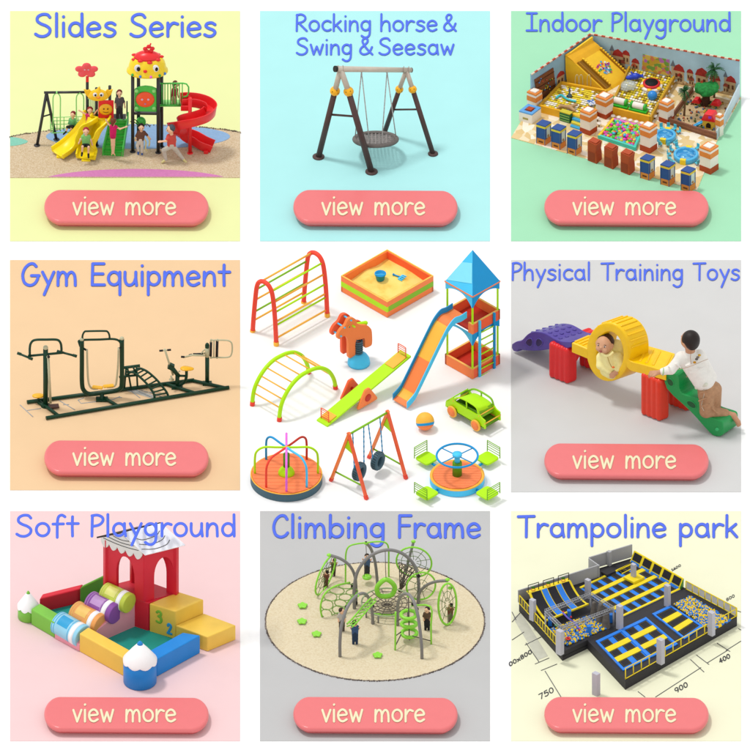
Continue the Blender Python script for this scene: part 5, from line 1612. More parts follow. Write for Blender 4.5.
# baby sitting in the tunnel
yb = (pl(608, 400) * 0 + Pl((562, 382), (655, 419))(610, 400)).y + VE.y * .35
Q = lambda u, v, d=0: up(u, v, V((0, yb + d, 0)))
bt = thing('person', 'baby in a pale yellow hooded jacket sitting inside the yellow tunnel', 'baby', Q(611, 374))
f = V((-.35, -.80, .28)).normalized()
sd = f.cross(V((0, 0, 1))).normalized(); u3 = sd.cross(f)
hm = [list(r) for r in Matrix((sd, f, u3)).transposed()]
hd = Q(604.6, 344.2)
r = 9.3
pr = [('e', hd, (r * .92, r * .95, r * 1.06), hm), ('e', hd + f * r * .42 - u3 * r * .42, (r * .66, r * .5, r * .5), hm),
      ('e', hd + f * r * .98 - u3 * r * .16, (r * .13, r * .15, r * .13), hm)]
for s_ in (-1, 1):
    pr += [('e', hd + sd * s_ * r * .92 - u3 * r * .05, (r * .12, r * .2, r * .28), hm), ('e', hd + f * r * .70 + sd * s_ * r * .40 - u3 * r * .40, (r * .28, r * .22, r * .26), hm)]
pr += [('c', hd - u3 * r * .6, Q(608, 354), r * .45, r * .5), ('c', Q(608, 355), Q(612, 369), 5.5, 6.5)]
hL, hR = Q(616.8, 369.6, -9), Q(610.4, 371.4, -9)
hand(pr, hL, (-.5, -.4, -.75), (.3, -.9, .2), 6.0, .6)
hand(pr, hR, (.25, -.4, -.8), (-.2, -.9, .3), 6.0, .6)
part(blob_mb(pr, .62, 1.1), 'body', SK, bt)
ja = [('c', Q(607, 354.5), Q(612, 370), 7.0, 9.2), ('c', Q(602, 356), Q(614.5, 356.5), 4.6, 4.8), ('c', Q(600.5, 357.5), Q(600.5, 365.5, -4), 4.3, 4.0), ('c', Q(600.5, 365.5, -4), Q(609, 371, -8), 4.0, 3.2),
      ('c', Q(617, 357), Q(620.5, 363.5, -3), 5.4, 4.8), ('c', Q(620.5, 363.5, -3), Q(617.2, 368.6, -8), 4.2, 3.3), ('c', Q(606, 370.5), Q(615, 371.5), 6, 6)]
hood = [('e', Q(613.5, 349, 7), (9, 4.6, 11)), ('e', Q(618.5, 355, 6), (6, 4, 12)), ('e', Q(617, 347, 7), (7.5, 4, 9))]
YJ = mat('#F6EBA6', rough=.85, var=.06, scale=30, bump=.35, gain=1.0)
part(blob_mb(ja, .62, 1.6), 'jacket', YJ, bt)
part(blob_mb(hood, .8, 1.0), 'hood', YJ, bt)
part(MB().tube(cr([Q(601.5, 352.6, -7.0), Q(605, 355.6, -9.2), Q(609.5, 355, -9.0), Q(613, 352, -6.5)], 5), 1.5, 10), 'collar', YJ, bt)
part(MB().tube(cr([Q(607.5, 356.8, -9.6), Q(609.2, 362, -10.8), Q(611.6, 367, -11.6)], 5), .35, 6), 'zip', mat('#C8A950'), bt)
hp = [('e', hd - f * r * .20 + u3 * r * .22, (r * .95, r * .93, r * .95), hm)]
part(blob_mb(hp, .62, .5), 'hair', mat('#4A2C1E', rough=.6, var=.2, scale=40, bump=.3), bt)
for s_ in (-1, 1):
    e0 = hd + f * r * .84 + sd * s_ * r * .36 + u3 * r * .02
    e = part(MB().ball(e0, (1.25, .8, .8), 12), 'eye', mat('#F4EFEA', rough=.2), bt)
    part(MB().ball(e0 + f * .62, (.72, .4, .72), 10), 'iris', mat('#1A100C', rough=.15), e)
    part(MB().tube([e0 + u3 * 1.9 + sd * x + f * .3 - u3 * .12 * x * x for x in (-1.5, -.5, .5, 1.5)], .28, 6), 'eyebrow', mat('#4A2C1E'), bt)
part(blob_mb([('c', hd + f * r * .93 - u3 * r * .50 - sd * 1.1, hd + f * r * .95 - u3 * r * .50 + sd * 1.1, .55, .55), ('c', hd + f * r * .90 - u3 * r * .62 - sd * .8, hd + f * r * .90 - u3 * r * .62 + sd * .8, .55, .55)], .25, .2), 'mouth', mat('#C0685A', rough=.5), bt)
part(MB().ball(Q(613.2, 367.2, -14), (1.6, 1.2, 1.2), 10), 'toy_bead', plastic('#E8752A'), bt)

# boy climbing the green ramp, seen from behind
pb = Pl((655, 419), (722, 438.5))
yc = pb(700, 420).y + wv(17, -9.5).y * .55
Q = lambda u, v, d=0: up(u, v, V((0, yc + d, 0)))
bt = thing('person', 'toddler boy in white jacket and brown trousers climbing the green ramp barefoot', 'toddler', Q(716, 420))
f = V((-.72, .62, .12)).normalized()
sd = f.cross(V((0, 0, 1))).normalized(); u3 = sd.cross(f)
hm = [list(r_) for r_ in Matrix((sd, f, u3)).transposed()]
hd = Q(689.6, 340.2)
r = 9.8
nk = Q(690.5, 352)
pr = [('e', hd, (r * .84, r * .93, r * 1.04), hm), ('e', hd + f * r * .4 - u3 * r * .42, (r * .58, r * .5, r * .48), hm), ('e', hd + f * r * .98 - u3 * r * .12, (r * .12, r * .16, r * .14), hm)]
for s_ in (-1, 1):
    pr += [('e', hd + sd * s_ * r * .84 - u3 * r * .14 - f * .4, (r * .13, r * .22, r * .30), hm)]
pr += [('c', hd - u3 * r * .5, nk, r * .5, r * .5)]
shL, shR = Q(681.5, 357.5), Q(699.5, 355.5, 2)
pv = Q(709.5, 388.5)
ch = Q(693, 364)
pr += [('c', shL, shR, 4.6, 4.6), ('c', ch, pv, 8.5, 8)]
elL, wrL = Q(671, 369.5, -6), Q(658.5, 372.4, -8)
elR, wrR = Q(706, 366, 9), Q(690, 373, 14)
pr += [('c', shL, elL, 4.2, 3.4), ('c', elL, wrL, 3.4, 2.4), ('c', shR, elR, 4, 3.3), ('c', elR, wrR, 3.3, 2.4)]
hand(pr, wrL, (-.95, .0, -.12), (0, -.25, .95), 8.2, .8)
hand(pr, wrR, (-.8, .2, -.4), (0, -.2, .9), 7.5, .6)
hpL, knL, anL = Q(706, 390.5, -3), Q(706.5, 411, -8), Q(730, 414.6, -6)
hpR, knR, anR = Q(713.5, 389.5, 3), Q(714, 409, 4), Q(722, 412, 8)
pr += [('c', hpL, knL, 6.6, 5), ('c', knL, anL, 4.8, 3.0), ('c', hpR, knR, 6.6, 5), ('c', knR, anR, 4.8, 3.0)]
heel, toe = Q(733.5, 415.5, -7), Q(740, 425.5, -10)
pr += [('c', anL, heel, 3.0, 3.0), ('c', heel, Q(737.6, 421.5, -9), 2.9, 2.5)]
for k, (dx, dv, L_) in enumerate(((-1.7, -.2, 1), (-.7, .2, .9), (.2, .1, .85), (1.0, -.2, .8), (1.7, -.7, .7))):
    a = Q(737.8 + dx, 421.8 - dx * .35, -9); b = Q(739.2 + dx, 425.6 + dv - dx * .35, -10)
    pr.append(('c', a, b, .85 * L_ + .15, .7 * L_ + .1))
part(blob_mb(pr, .66, 1.2), 'body', mat('#D9A07C', rough=.5, var=.05, scale=20), bt)
ja = [('c', shL, shR, 6.0, 6.0), ('c', ch, Q(704, 381), 9.6, 10.6), ('c', shL, Q(699, 382, -4), 5.5, 6.4), ('c', shR, Q(710.5, 377, 3), 5.5, 6.4), ('c', shL, elL, 5.8, 4.9), ('c', elL, Q(663, 371.5, -7.5), 4.9, 3.7),
      ('c', shR, elR, 5.6, 4.8), ('c', elR, Q(693, 371.6, 13), 4.8, 3.6), ('c', nk + V((0, 0, -1.5)), nk + V((0, 0, -3)), 5.5, 6)]
# folds
for (a, b) in (((686, 366, -8), (697, 362, -9)), ((690, 373, -9), (703, 367, -9.5)), ((676, 364, -9), (681, 368, -9.5)), ((668.5, 366.5, -10), (672, 372, -11))):
    ja.append(('c', Q(*a), Q(*b), .9, .7))
WJ = mat('#ECE9E2', rough=.85, var=.04, scale=30, bump=.4, gain=.95)
jk = part(blob_mb(ja, .7, 1.8), 'jacket', WJ, bt)
part(blob_mb([('c', Q(696.5, 387.5, -6), Q(706, 384.5, -10), 2.0, 2.0)], .6, 1), 'waistband', mat('#DFE0CF', rough=.85, var=.05, gain=.9), jk)
part(MB().ring(Q(663.2, 371.6, -7.5), 3.6, .8, (0, 1, 0), (.12, 0, 1), 20, 6), 'cuff', mat('#B9D7A8', rough=.8), jk)
part(MB().tube(cr([Q(691, 351.4, -7.2), Q(690.5, 357, -9.6), Q(691, 364, -11)], 4), .3, 6), 'seam', mat('#B98B6A'), jk)
part(MB().tube(cr([Q(678.4, 369.6, -11), Q(690, 366.5, -12), Q(701, 361.8, -9.6), Q(708, 359, -4)], 4), .3, 6), 'seam', mat('#C9A98C'), jk)
for (u, v, hx) in ((694.6, 362.4, '#E7A21E'), (696.6, 359.2, '#6F6A66'), (699.4, 355.2, '#E7B53A'), (697.8, 357.4, '#8a7f78')):
    part(MB().ball(Q(u, v, -9.6 + (u - 694) * .25), (1.7, .9, 1.5), 8), 'emblem', mat(hx, rough=.7), jk)
tr = [('c', Q(706, 385), pv, 8.8, 9.4), ('c', hpL, knL, 8.6, 6.9), ('c', knL, Q(725, 413.6, -6.5), 6.6, 4.8), ('c', hpR, knR, 8.4, 6.8), ('c', knR, Q(720, 411.4, 8), 6.5, 4.8)]
for (a, b) in (((700, 393, -11), (708, 391, -12)), ((699, 401, -13), (707, 398, -14)), ((702, 406, -14), (710, 404, -14)), ((712, 408, -13), (717, 413, -13))):
    tr.append(('c', Q(*a), Q(*b), 1.0, .8))
tr_ = part(blob_mb(tr, .72, 1.8), 'trousers', mat('#B48A68', rough=.85, var=.12, scale=30, bump=.4, gain=.95), bt)
part(MB().tube(cr([Q(703.5, 387, -9.6), Q(704, 395, -11.6), Q(701.5, 405, -14), Q(704, 411, -15)], 4), .35, 6), 'side_stripe', mat('#D9CBB4'), tr_)
hp = [('e', hd - f * r * .14 + u3 * r * .20, (r * .93, r * .95, r * .98), hm), ('e', hd - f * r * .50 - u3 * r * .12, (r * .74, r * .58, r * .76), hm)]
part(blob_mb(hp, .66, 1.2), 'hair', mat('#241915', rough=.5, var=.25, scale=40, bump=.3), bt)
# ================================================================ soft play pit with pencil posts and a small red house
def vinyl(h):
    return mat(h, rough=.42, var=.03, scale=8, spec=.4, bump=.08, gain=.95)
TE = vinyl('#17988B'); VR = vinyl('#D81F35'); VG = vinyl('#7CC242'); VY = vinyl('#F2C850'); VB = vinyl('#0D86D8'); VP = vinyl('#F0A0AE'); VW = mat('#FAFAF8', rough=.45, var=.01, gain=1.0)
def pad(name, lab, p0, p1, wvec, h, m_, grp=None, z=0, cat='foam block', bev=1.2):
    a, b = g(*p0, z), g(*p1, z)
    a.z = b.z = z
    return single(MB().prism([a, b, b + wvec, a + wvec], (0, 0, h)), name, m_, lab, cat, a, grp, bevel=bev, seg_=3)
single(MB().prism([g(36, 612), g(133, 676), g(196, 645), g(160, 605), g(112, 590), g(86, 602)], (0, 0, .8)), 'floor_mat', TE, 'teal green floor mat inside the soft play pit', 'mat', g(120, 630))
K = 'soft foam border blocks of the pit'
hB = hz(15.5)
pad('border_block', 'lime green foam border block right of the green pencil post', (31, 624.5), (54.5, 638.2), wv(9, -6), hB, VG, K)
pad('border_block', 'red foam border block behind the teal mat', (39.5, 613.5), (80, 603.5), wv(3, -5), hB * .95, VR, K)
pad('border_block', 'green foam border block behind the rollers', (80, 606), (112, 590.5), wv(3, -3.4), hB * 1.15, vinyl('#5FA32A'), K)
pad('border_block', 'yellow foam border block at the front left of the blue pencil post', (79.3, 651.6), (124, 676.5), wv(9, -6.4), hz(18.3), VY, K)
pad('border_block', 'blue foam border block right of the blue pencil post', (157, 677), (200.3, 653.2), wv(-17.5, -3), hz(18), VB, K)
# pencil posts
def pencil(u, v, r, hbody, tip, m_, lab):
    b = g(u, v)
    t = thing('pencil_post', lab, 'foam post', b, 'pencil shaped posts')
    part(MB().lathe([(r - .8, 0), (r, .8), (r, hbody - .6), (r - .6, hbody)], b, 40), 'body', m_, t)
    n = 40
    zc = hbody
    cone = [(r + .5, zc - 1)]
    vs, fs = [], []
    rows = [(r + .4, None), (r + .45, 0), (r * .55, .5), (r * .22, .82), (r * .12, .9)]
    for k, (rr, q) in enumerate(rows):
        for j in range(n):
            a = 2 * math.pi * j / n
            if k == 0:
                z = zc - .2 - 2.6 * abs(math.sin(4 * a))
                R_ = r + .4
            else:
                z = zc + .6 + q * tip; R_ = rr
            vs.append(b + V((R_ * math.cos(a), R_ * math.sin(a), z)))
    for k in range(len(rows) - 1):
        for j in range(n):
            fs.append([k * n + j, k * n + (j + 1) % n, (k + 1) * n + (j + 1) % n, (k + 1) * n + j])
    part(MB().add(vs, fs, True), 'sharpened_cone', VW, t)
    part(MB().lathe([(r * .2, 0), (r * .14, tip * .12), (.2, tip * .22)], b + V((0, 0, zc + .6 + tip * .82)), 16), 'lead_tip', m_, t)
pencil(28.2, 617.5, 10.4, hz(12), hz(13.8), VG, 'small lime green pencil post with white tip at the left corner')
pencil(140, 681.5, 16.7, hz(22), hz(17.5), VB, 'large blue pencil post with white tip at the front corner')
# ramp with rollers
a, b = g(54.5, 638.4), g(79.3, 651.6)          # low front edge
c, d = g(136.2, 626.5), g(110, 612)            # high back edge on the ground
hi = hz(28)
lo = hz(7)
t = thing('roller_ramp', 'pink foam wedge ramp carrying four printed rollers', 'foam ramp', (a + b) / 2)
part(MB().add([a, b, c, d, a + V((0, 0, lo)), b + V((0, 0, lo)), c + V((0, 0, hi)), d + V((0, 0, hi))], [[3, 2, 1, 0], [4, 5, 6, 7], [0, 1, 5, 4], [1, 2, 6, 5], [2, 3, 7, 6], [3, 0, 4, 7]]), 'wedge', VP, t, bevel=.8)
def roller(p, q, r, m_, m2, lab, wpos=.72):
    pa, pb_ = p, q
    t = thing('foam_roller', lab, 'foam roller', (pa + pb_) / 2, 'printed foam rollers on the ramp')
    ax = (pb_ - pa).normalized()
    L_ = (pb_ - pa).length
    part(MB().lathe([(r - .8, 0), (r, .7), (r, L_ - .7), (r - .8, L_)], pa, 36, axis=tuple(ax)), 'cylinder', m_, t)
    part(MB().lathe([(r + .12, L_ * wpos), (r + .12, L_ * (wpos + .16))], pa, 36, axis=tuple(ax)), 'white_band', VW, t)
    for x in (.04, .12, wpos - .06):
        part(MB().lathe([(r + .1, L_ * x), (r + .1, L_ * (x + .018))], pa, 36, axis=tuple(ax)), 'stripe', m2, t)
    up_ = V((0, -.55, .83))
    n_ = (up_ - ax * up_.dot(ax)).normalized(); s_ = ax.cross(n_)
    P_ = []
    lab_ = MB()
    for (x0, x1) in ((.2, .6),):
        rows = []
        for k in range(7):
            an_ = -.5 + k / 6
            dr = n_ * math.cos(an_) + s_ * math.sin(an_)
            rows.append((pa + ax * L_ * x0 + dr * (r + .16), pa + ax * L_ * x1 + dr * (r + .16)))
        lab_.add([q for rr in rows for q in rr], [[2 * k, 2 * k + 1, 2 * k + 3, 2 * k + 2] for k in range(6)], True)
    part(lab_, 'printed_label', m2, t)
rs = [((58.5, 622.5), (83.5, 636.8), 12.2, '#9AD9F2', '#2FA9DF', 'pale blue foam roller lowest on the pink ramp', .72),
      ((75.5, 611.5), (101.5, 625.2), 11.6, '#F2A75C', '#F6C96A', 'orange foam roller second from the bottom of the ramp', .70),
      ((90.5, 601.2), (116, 614.2), 11.0, '#8E4FA5', '#C69BD2', 'purple foam roller below the lime roller on the ramp', .66),
      ((104.8, 592), (129.5, 603.6), 10.6, '#C3D14A', '#E0E07C', 'lime yellow foam roller highest on the ramp', .68)]
pz = [lo + 3.5, lo + 11, lo + 18, lo + 25]
for (p, q, r, h1, h2, lab, wp), k in zip(rs, range(4)):
    # centre heights follow the slope
    z = [11.5, 19, 27, 35][k]
    A_, B_ = g(*p, z), g(*q, z)
    roller(A_, B_, r, vinyl(h1), vinyl(h2), lab, wp)
# red base block under the house and yellow stairs
hs = hz(28.5)
u0 = g(140, 630.5)
F0 = g(148.7, 631.4)
Ld, Rd = wv(-43, -18), wv(38, -11)
bl = single(MB().prism([F0 + wv(-1, 0), F0 + wv(-1, 0) + wv(30, -9), F0 + wv(-1, 0) + wv(30, -9) + wv(-41, -13.5), F0 + wv(-1, 0) + wv(-41, -13.5)], (0, 0, hs)), 'base_block', VR, 'red foam base block under the little red house', 'foam block', F0, bevel=1)
y1 = g(149.3, 631.8)
E1, E2 = wv(26, 8), wv(28.5, -12)
st_ = thing('foam_stairs', 'two yellow foam steps with the printed numbers 3 and 2', 'foam stairs', g(180, 645))
up_b = part(MB().prism([y1, y1 + E1, y1 + E1 + E2, y1 + E2], (0, 0, hz(28.5))), 'upper_step', VY, st_, bevel=1.2, seg_=3)
y2 = g(171, 643.3)
y2 = y1 + E1 + wv(.2, .1)
E3 = wv(32, 12)
lo_b = part(MB().prism([y2, y2 + E3, y2 + E3 + E2, y2 + E2], (0, 0, hz(14.8))), 'lower_step', VY, st_, bevel=1.2, seg_=3)
for (chx, u, v, cap, hx, on) in (('3', 155.5, 621.5, 12, '#8CC63E', up_b), ('2', 166.5, 632.6, 10, '#35A6E4', up_b)):
    fn = V((E1.y, -E1.x, 0)).normalized()
    fn = fn if fn.y < 0 else -fn
    pl = Pl((149.3, 631.8), (175.3, 639.8))
    o3 = lambda x, y, h: pl(x, v - y + (x - u) * .30) + fn * (.25 + h)
    k = letters(chx, o3, u, u + cap * .62, cap, 2.5, .4)
    part(k, 'number', mat(hx, rough=.5), on)
# red house
hb_ = hs
Hn = thing('play_house', 'small red play house with arched openings and a white striped roof', 'play house', F0 + V((0, 0, hs)))
C0 = g(143.4, 601.5, 0)
def on(u, v, b):
    return up(u, v, b)
zb = hs
base = lambda u, v: (lambda q: V((q.x, q.y, zb)))(g(u, v, zb))
cF, cL, cR = base(143.6, 602), base(103, 587.5), base(179, 593.2)
cB = cL + cR - cF
Hw = hz(49.5)
def wall(p, q, arch, th, nm='wall'):
    d = q - p; L_ = d.length; dn = d.normalized()
    inn = V((-dn.y, dn.x, 0))
    cen = (cF + cB) / 2
    if inn.dot(cen - p) < 0: inn = -inn
    a0, a1, hspr, htop = arch
    pts = [p, p + dn * L_ * a0]
    pts += [p + dn * L_ * a0 + V((0, 0, hspr))]
    n_ = 14
    for k in range(1, n_):
        an_ = math.pi * k / n_
        xm = (a0 + a1) / 2; xr = (a1 - a0) / 2
        pts.append(p + dn * L_ * (xm - xr * math.cos(an_)) + V((0, 0, hspr + (htop - hspr) * math.sin(an_))))
    pts += [p + dn * L_ * a1 + V((0, 0, hspr)), p + dn * L_ * a1, q, q + V((0, 0, Hw)), p + V((0, 0, Hw))]
    return part(MB().prism(pts, inn * th), nm, VR, Hn, bevel=.5)
wall(cL, cF, (.33, .77, Hw * .40, Hw * .78), 5)
wall(cF + (cR - cF).normalized() * .3, cR, (.30, .84, Hw * .45, Hw * .80), 5)
wall(cB, cR, (.25, .75, Hw * .4, Hw * .75), 5)
wall(cL + (cB - cL).normalized() * .3, cB, (.25, .75, Hw * .4, Hw * .75), 5)
part(MB().prism([cF, cR, cB, cL], (0, 0, .6)), 'floor_plate', vinyl('#C92A3C'), Hn)
# gable roof, ridge running back from the middle of the left wall
zt = V((0, 0, Hw))
g0 = (cL + cF) / 2; g1 = (cB + cR) / 2
rise = V((0, 0, 15))
dB = (g1 - g0).normalized(); dA = (cF - cL).normalized()
ov = dB * 2.5
rA, rB = g0 + zt + rise - ov, g1 + zt + rise + ov
eF, eR = cF + zt + dA * 4.5 - V((0, 0, 1.4)) - ov, cR + zt + dA * 4.5 - V((0, 0, 1.4)) + ov
eL, eBk = cL + zt - dA * 4.5 - V((0, 0, 1.4)) - ov, cB + zt - dA * 4.5 - V((0, 0, 1.4)) + ov
nF = (eR - eF).cross(rA - eF).normalized()
nF = nF if nF.z > 0 else -nF
nL = (eBk - eL).cross(rA - eL).normalized()
nL = nL if nL.z > 0 else -nL
rf1 = part(MB().prism([eF, eR, rB, rA], nF * 1.6), 'roof_slope', VW, Hn)
rf2 = part(MB().prism([eL, eBk, rB, rA], nL * 1.6), 'roof_slope', mat('#22201F', rough=.5), Hn)
for x0, x1 in ((.16, .2), (.36, .40), (.58, .62)):
    pa = lambda i, k: (eF.lerp(eR, i)).lerp(rA.lerp(rB, i), k) + nF * 1.7
    part(MB().tube(cr([pa(.0 + x0 * .3, x0 + .08), pa(.3, x0 - .02), pa(.62, x0 + .02), pa(.80, x0 + .16)], 5), .36, 6), 'roof_stripe', mat('#55534F', rough=.6), rf1)
# scalloped gable board on the left wall
q0, q1 = cL + zt - dB * 1.2, cF + zt - dB * 1.2
L_ = (q1 - q0)
gp_ = [q0 + V((0, 0, 1)), (q0 + q1) / 2 + rise - V((0, 0, 1)), q1 + V((0, 0, 1))]
sc_ = []
for k in range(0, 41):
    x = 1 - k / 40
    sc_.append(q0 + L_ * x - V((0, 0, 3 + 6.5 * abs(math.sin(5 * math.pi * x)))))
gbm = part(MB().prism(gp_ + sc_, -dB * 1.2), 'gable_board', mat('#E2E1DA', rough=.55, var=.03, gain=1.0), Hn)
for zz in (2, 5.5, 9):
    x = .5 - (1 - zz / 15) * .5
    p_ = [q0 + L_ * (x + (1 - 2 * x) * k / 10) + V((0, 0, zz - 1.6 * math.sin(math.pi * k / 10))) - dB * 1.5 for k in range(11)]
    part(MB().tube(p_, .34, 6), 'gable_stripe', mat('#55534F', rough=.6), gbm)
# ================================================================ climbing frame on a round sand bed
GA = mat('#8E8C8A', rough=.4, var=.05, spec=.4); CG = plastic('#8EDB3C'); RO = mat('#6B625A', rough=.8, var=.1); SH = mat('#8C7F6B', rough=.8)
cen = g(375, 622)
sd8 = ramp_mat(((.3, '#E0CDA8'), (.5, '#EADBB9'), (.7, '#F0E3C6')), 'noise', 60, .9, bump=.25, interp='LINEAR', name='sand', gain=.80)
setting(MB().prism([cen + V((109 * math.cos(a), 102 * math.sin(a), 0)) for a in np.linspace(0, 2 * math.pi, 97)[:-1]], (0, 0, .6)), 'ground', sd8)
rnd = random.Random(8)
kb = MB()
for k in range(420):
    a = 2 * math.pi * k / 420
    kb.ball(cen + V((109.6 * math.cos(a), 102.6 * math.sin(a), .5)) + V((rnd.uniform(-.4, .4), rnd.uniform(-.4, .4), 0)), (rnd.uniform(.65, 1.05), rnd.uniform(.7, 1.2), rnd.uniform(.6, 1.0)), 6)
setting(kb, 'gravel', ramp_mat(((0, '#6A5E58'), (.4, '#857770'), (.75, '#A0948B')), 'voronoi', 24, .9), kind='stuff')
cf = thing('rope_climber', 'large climbing frame of grey arches with green rings and rope nets on the sand disc', 'climbing frame', cen)
def Tb(pts, base_line, r, m_, nm, parent=cf, k=6, n=10):
    """tube in the upright plane over base_line"""
    pl = Pl(*base_line)
    return part(MB().tube(cr([pl(*p) for p in pts], k), r, n), nm, m_, parent)
R8 = 1.55
Tb([(356, 606), (356, 588), (354.5, 575), (349, 565), (340, 558.5), (329, 555)], ((329, 607), (356, 605)), R8, GA, 'arch')
Tb([(354.5, 610), (354, 592), (357, 573), (366, 559.5), (378, 552), (391, 550), (404, 554.5), (414, 565), (418.4, 580), (418.6, 603)], ((354, 609), (419, 602)), R8 * 1.1, GA, 'arch')
Tb([(366, 542.6), (371, 549), (375, 562), (377, 578), (377.4, 590)], ((366, 592), (378, 590)), R8, GA, 'arch')
Tb([(345.5, 584), (345.6, 566), (346, 553), (349, 546.5), (356, 544), (366, 542.8), (378, 541.6), (386, 543), (388.6, 549), (388.7, 562), (388.8, 577)], ((345, 584), (389, 577)), .85, CG, 'arch')
Tb([(340, 657), (340, 641), (341.6, 625), (347, 608), (354.5, 597.5), (361.5, 593.5), (367, 595.5), (371, 604), (372.5, 616), (372.8, 624)], ((340, 657), (373, 624)), R8 * 1.05, GA, 'arch')
Tb([(397.6, 625), (397.4, 610), (399, 600), (403, 594.5), (408.5, 594.5), (413.5, 601), (417.6, 614), (420, 630), (421.6, 646), (422, 659)], ((397, 625), (422, 659)), R8 * 1.05, GA, 'arch')
Tb([(418, 604), (418.4, 597), (421, 590.5), (427, 585), (436, 581.6), (447.5, 580.6)], ((418, 604), (448, 624)), R8, GA, 'arch')
Tb([(399.5, 592), (406, 570), (413.6, 541.5)], ((399, 592), (413, 584)), R8 * .9, GA, 'arch')
Tb([(412, 605.5), (430.5, 606.5), (431, 625), (431.2, 644.5)], ((411, 632), (432, 645)), .95, CG, 'post', k=3)
Tb([(395.6, 612), (395.4, 630), (395.2, 650.5)], ((380, 651), (410, 650)), .95, CG, 'post')
# clamps on the joints
for (u, v, b_) in ((356, 603, 606), (418.5, 597, 603), (377.4, 588, 590), (399.6, 590, 592), (366, 543, 592), (352.5, 587, 606), (352.5, 585, 606), (418.8, 576, 603), (372.6, 606, 624), (372.8, 622, 624), (413, 604, 640), (417, 609, 640), (346.5, 607, 642), (400, 597, 618)):
    b = g(u, b_)
    part(MB().ball(up(u, v, b), 1.9, 10), 'clamp', mat('#1F1E1D', rough=.5), cf)
# hanging green rings with spokes
def ellring(cu, cv, ru, rv, tilt, base_line, m_, nm, r=1.0, nspoke=0, rings=(), parent=cf):
    pl = Pl(*base_line)
    ct, st_ = math.cos(tilt), math.sin(tilt)
    P = lambda a, f=1: pl(cu + f * (ru * math.cos(a) * ct - rv * math.sin(a) * st_), cv + f * (ru * math.cos(a) * st_ + rv * math.sin(a) * ct))
    o = part(MB().tube([P(2 * math.pi * i / 36) for i in range(36)], r, 8, True), nm, m_, parent)
    if nspoke:
        nt_ = MB()
        for k in range(nspoke):
            a = 2 * math.pi * k / nspoke + .2
            nt_.tube([P(a, .15), P(a)], .3, 5)
        for f in rings:
            nt_.tube([P(2 * math.pi * i / 18, f) for i in range(18)], .3, 5, True)
        part(nt_, 'rope_net', mat('#6F8A4C', rough=.7, var=.2), o)
    return o
ellring(325.3, 575.2, 6.0, 21, .40, ((318, 596), (334, 580)), CG, 'climbing_ring', 1.0, 10, (.35, .68))
ellring(447.4, 604, 9.0, 20.6, .03, ((437, 628), (458, 624)), CG, 'climbing_ring', 1.15, 10, (.3, .62))
ellring(414, 562, 17.8, 14.6, .25, ((396, 592), (432, 590)), CG, 'climbing_ring', .95, 9, (.4, .72))
ellring(421, 586, 14.8, 13.2, -.5, ((404, 606), (438, 598)), CG, 'climbing_ring', .95, 8, (.45,))
# green caps on arch tips
for (u, v, b_) in ((329, 555, 607), (447.6, 579.6, 624), (450, 588, 624), (366, 543, 592), (386.4, 550, 577), (357, 595.6, 640), (409, 596, 640), (413.4, 541.5, 585)):
    b = g(u, b_)
    part(blob_mb([('e', up(u, v, b), (2.4, 2.0, 1.7))], .5), 'cap', CG, cf)
# dark triangular net
pl = Pl((397, 592), (420, 602))
A_, B_, C_ = pl(399, 562), pl(418, 571), pl(400, 591)
nt_ = MB()
for k in range(7):
    t = k / 6
    nt_.tube([A_.lerp(C_, t), B_.lerp(C_, t)], .45, 5)
    nt_.tube([A_.lerp(B_, t), C_.lerp(A_.lerp(B_, t), .05)], .45, 5)
    nt_.tube([A_.lerp(C_, t), A_.lerp(B_, t)], .4, 5)
part(nt_, 'rope_net', RO, cf)
# swinging tyre ring
pl = Pl((376, 612), (396, 610))
hx = [(386, 579.4), (394.4, 586), (392.6, 594), (385.6, 596.4), (378.6, 594.6), (377.4, 586.6)]
hxp = cr([pl(*p) for p in hx], 5, True)
hg = part(MB().tube(hxp, 2.5, 10, True), 'swing_ring', CG, cf)
part(MB().tube([pl(386, 579), pl(385.4, 566), pl(385.2, 551)], .4, 5), 'rope', RO, hg)
# low round web
wc = up(387, 603.5, g(387, 610))
wb = MB()
for k in range(14):
    a = 2 * math.pi * k / 14
    wb.tube([wc + V((0, 0, -1.5)), wc + V((25 * math.cos(a), 24 * math.sin(a), 1.5))], .4, 5)
for f in (.22, .42, .62, .82):
    wb.tube([wc + V((25 * f * math.cos(2 * math.pi * i / 14), 24 * f * math.sin(2 * math.pi * i / 14), -1.5 + 3 * f)) for i in range(14)], .4, 5, True)
part(wb, 'web_net', RO, cf)
wf = MB().ring(wc + V((0, 0, 1.5)), 25.4, .8, n=40, k=8, ry=24.5)
wo = part(wf, 'web_hoop', mat('#B5C99A', rough=.5), cf)
for a in (215, 250, 290, 325):
    q = wc + V((25.4 * math.cos(math.radians(a)), 24.5 * math.sin(math.radians(a)), 1.5))
    part(MB().cyl(q, V((q.x, q.y, 0)), .8, n=8), 'web_leg', GA, wo)
part(MB().tube([g(374, 618) + V((0, 0, 5)), g(398, 619) + V((0, 0, 5))], 1.0, 8), 'low_bar', CG, cf)
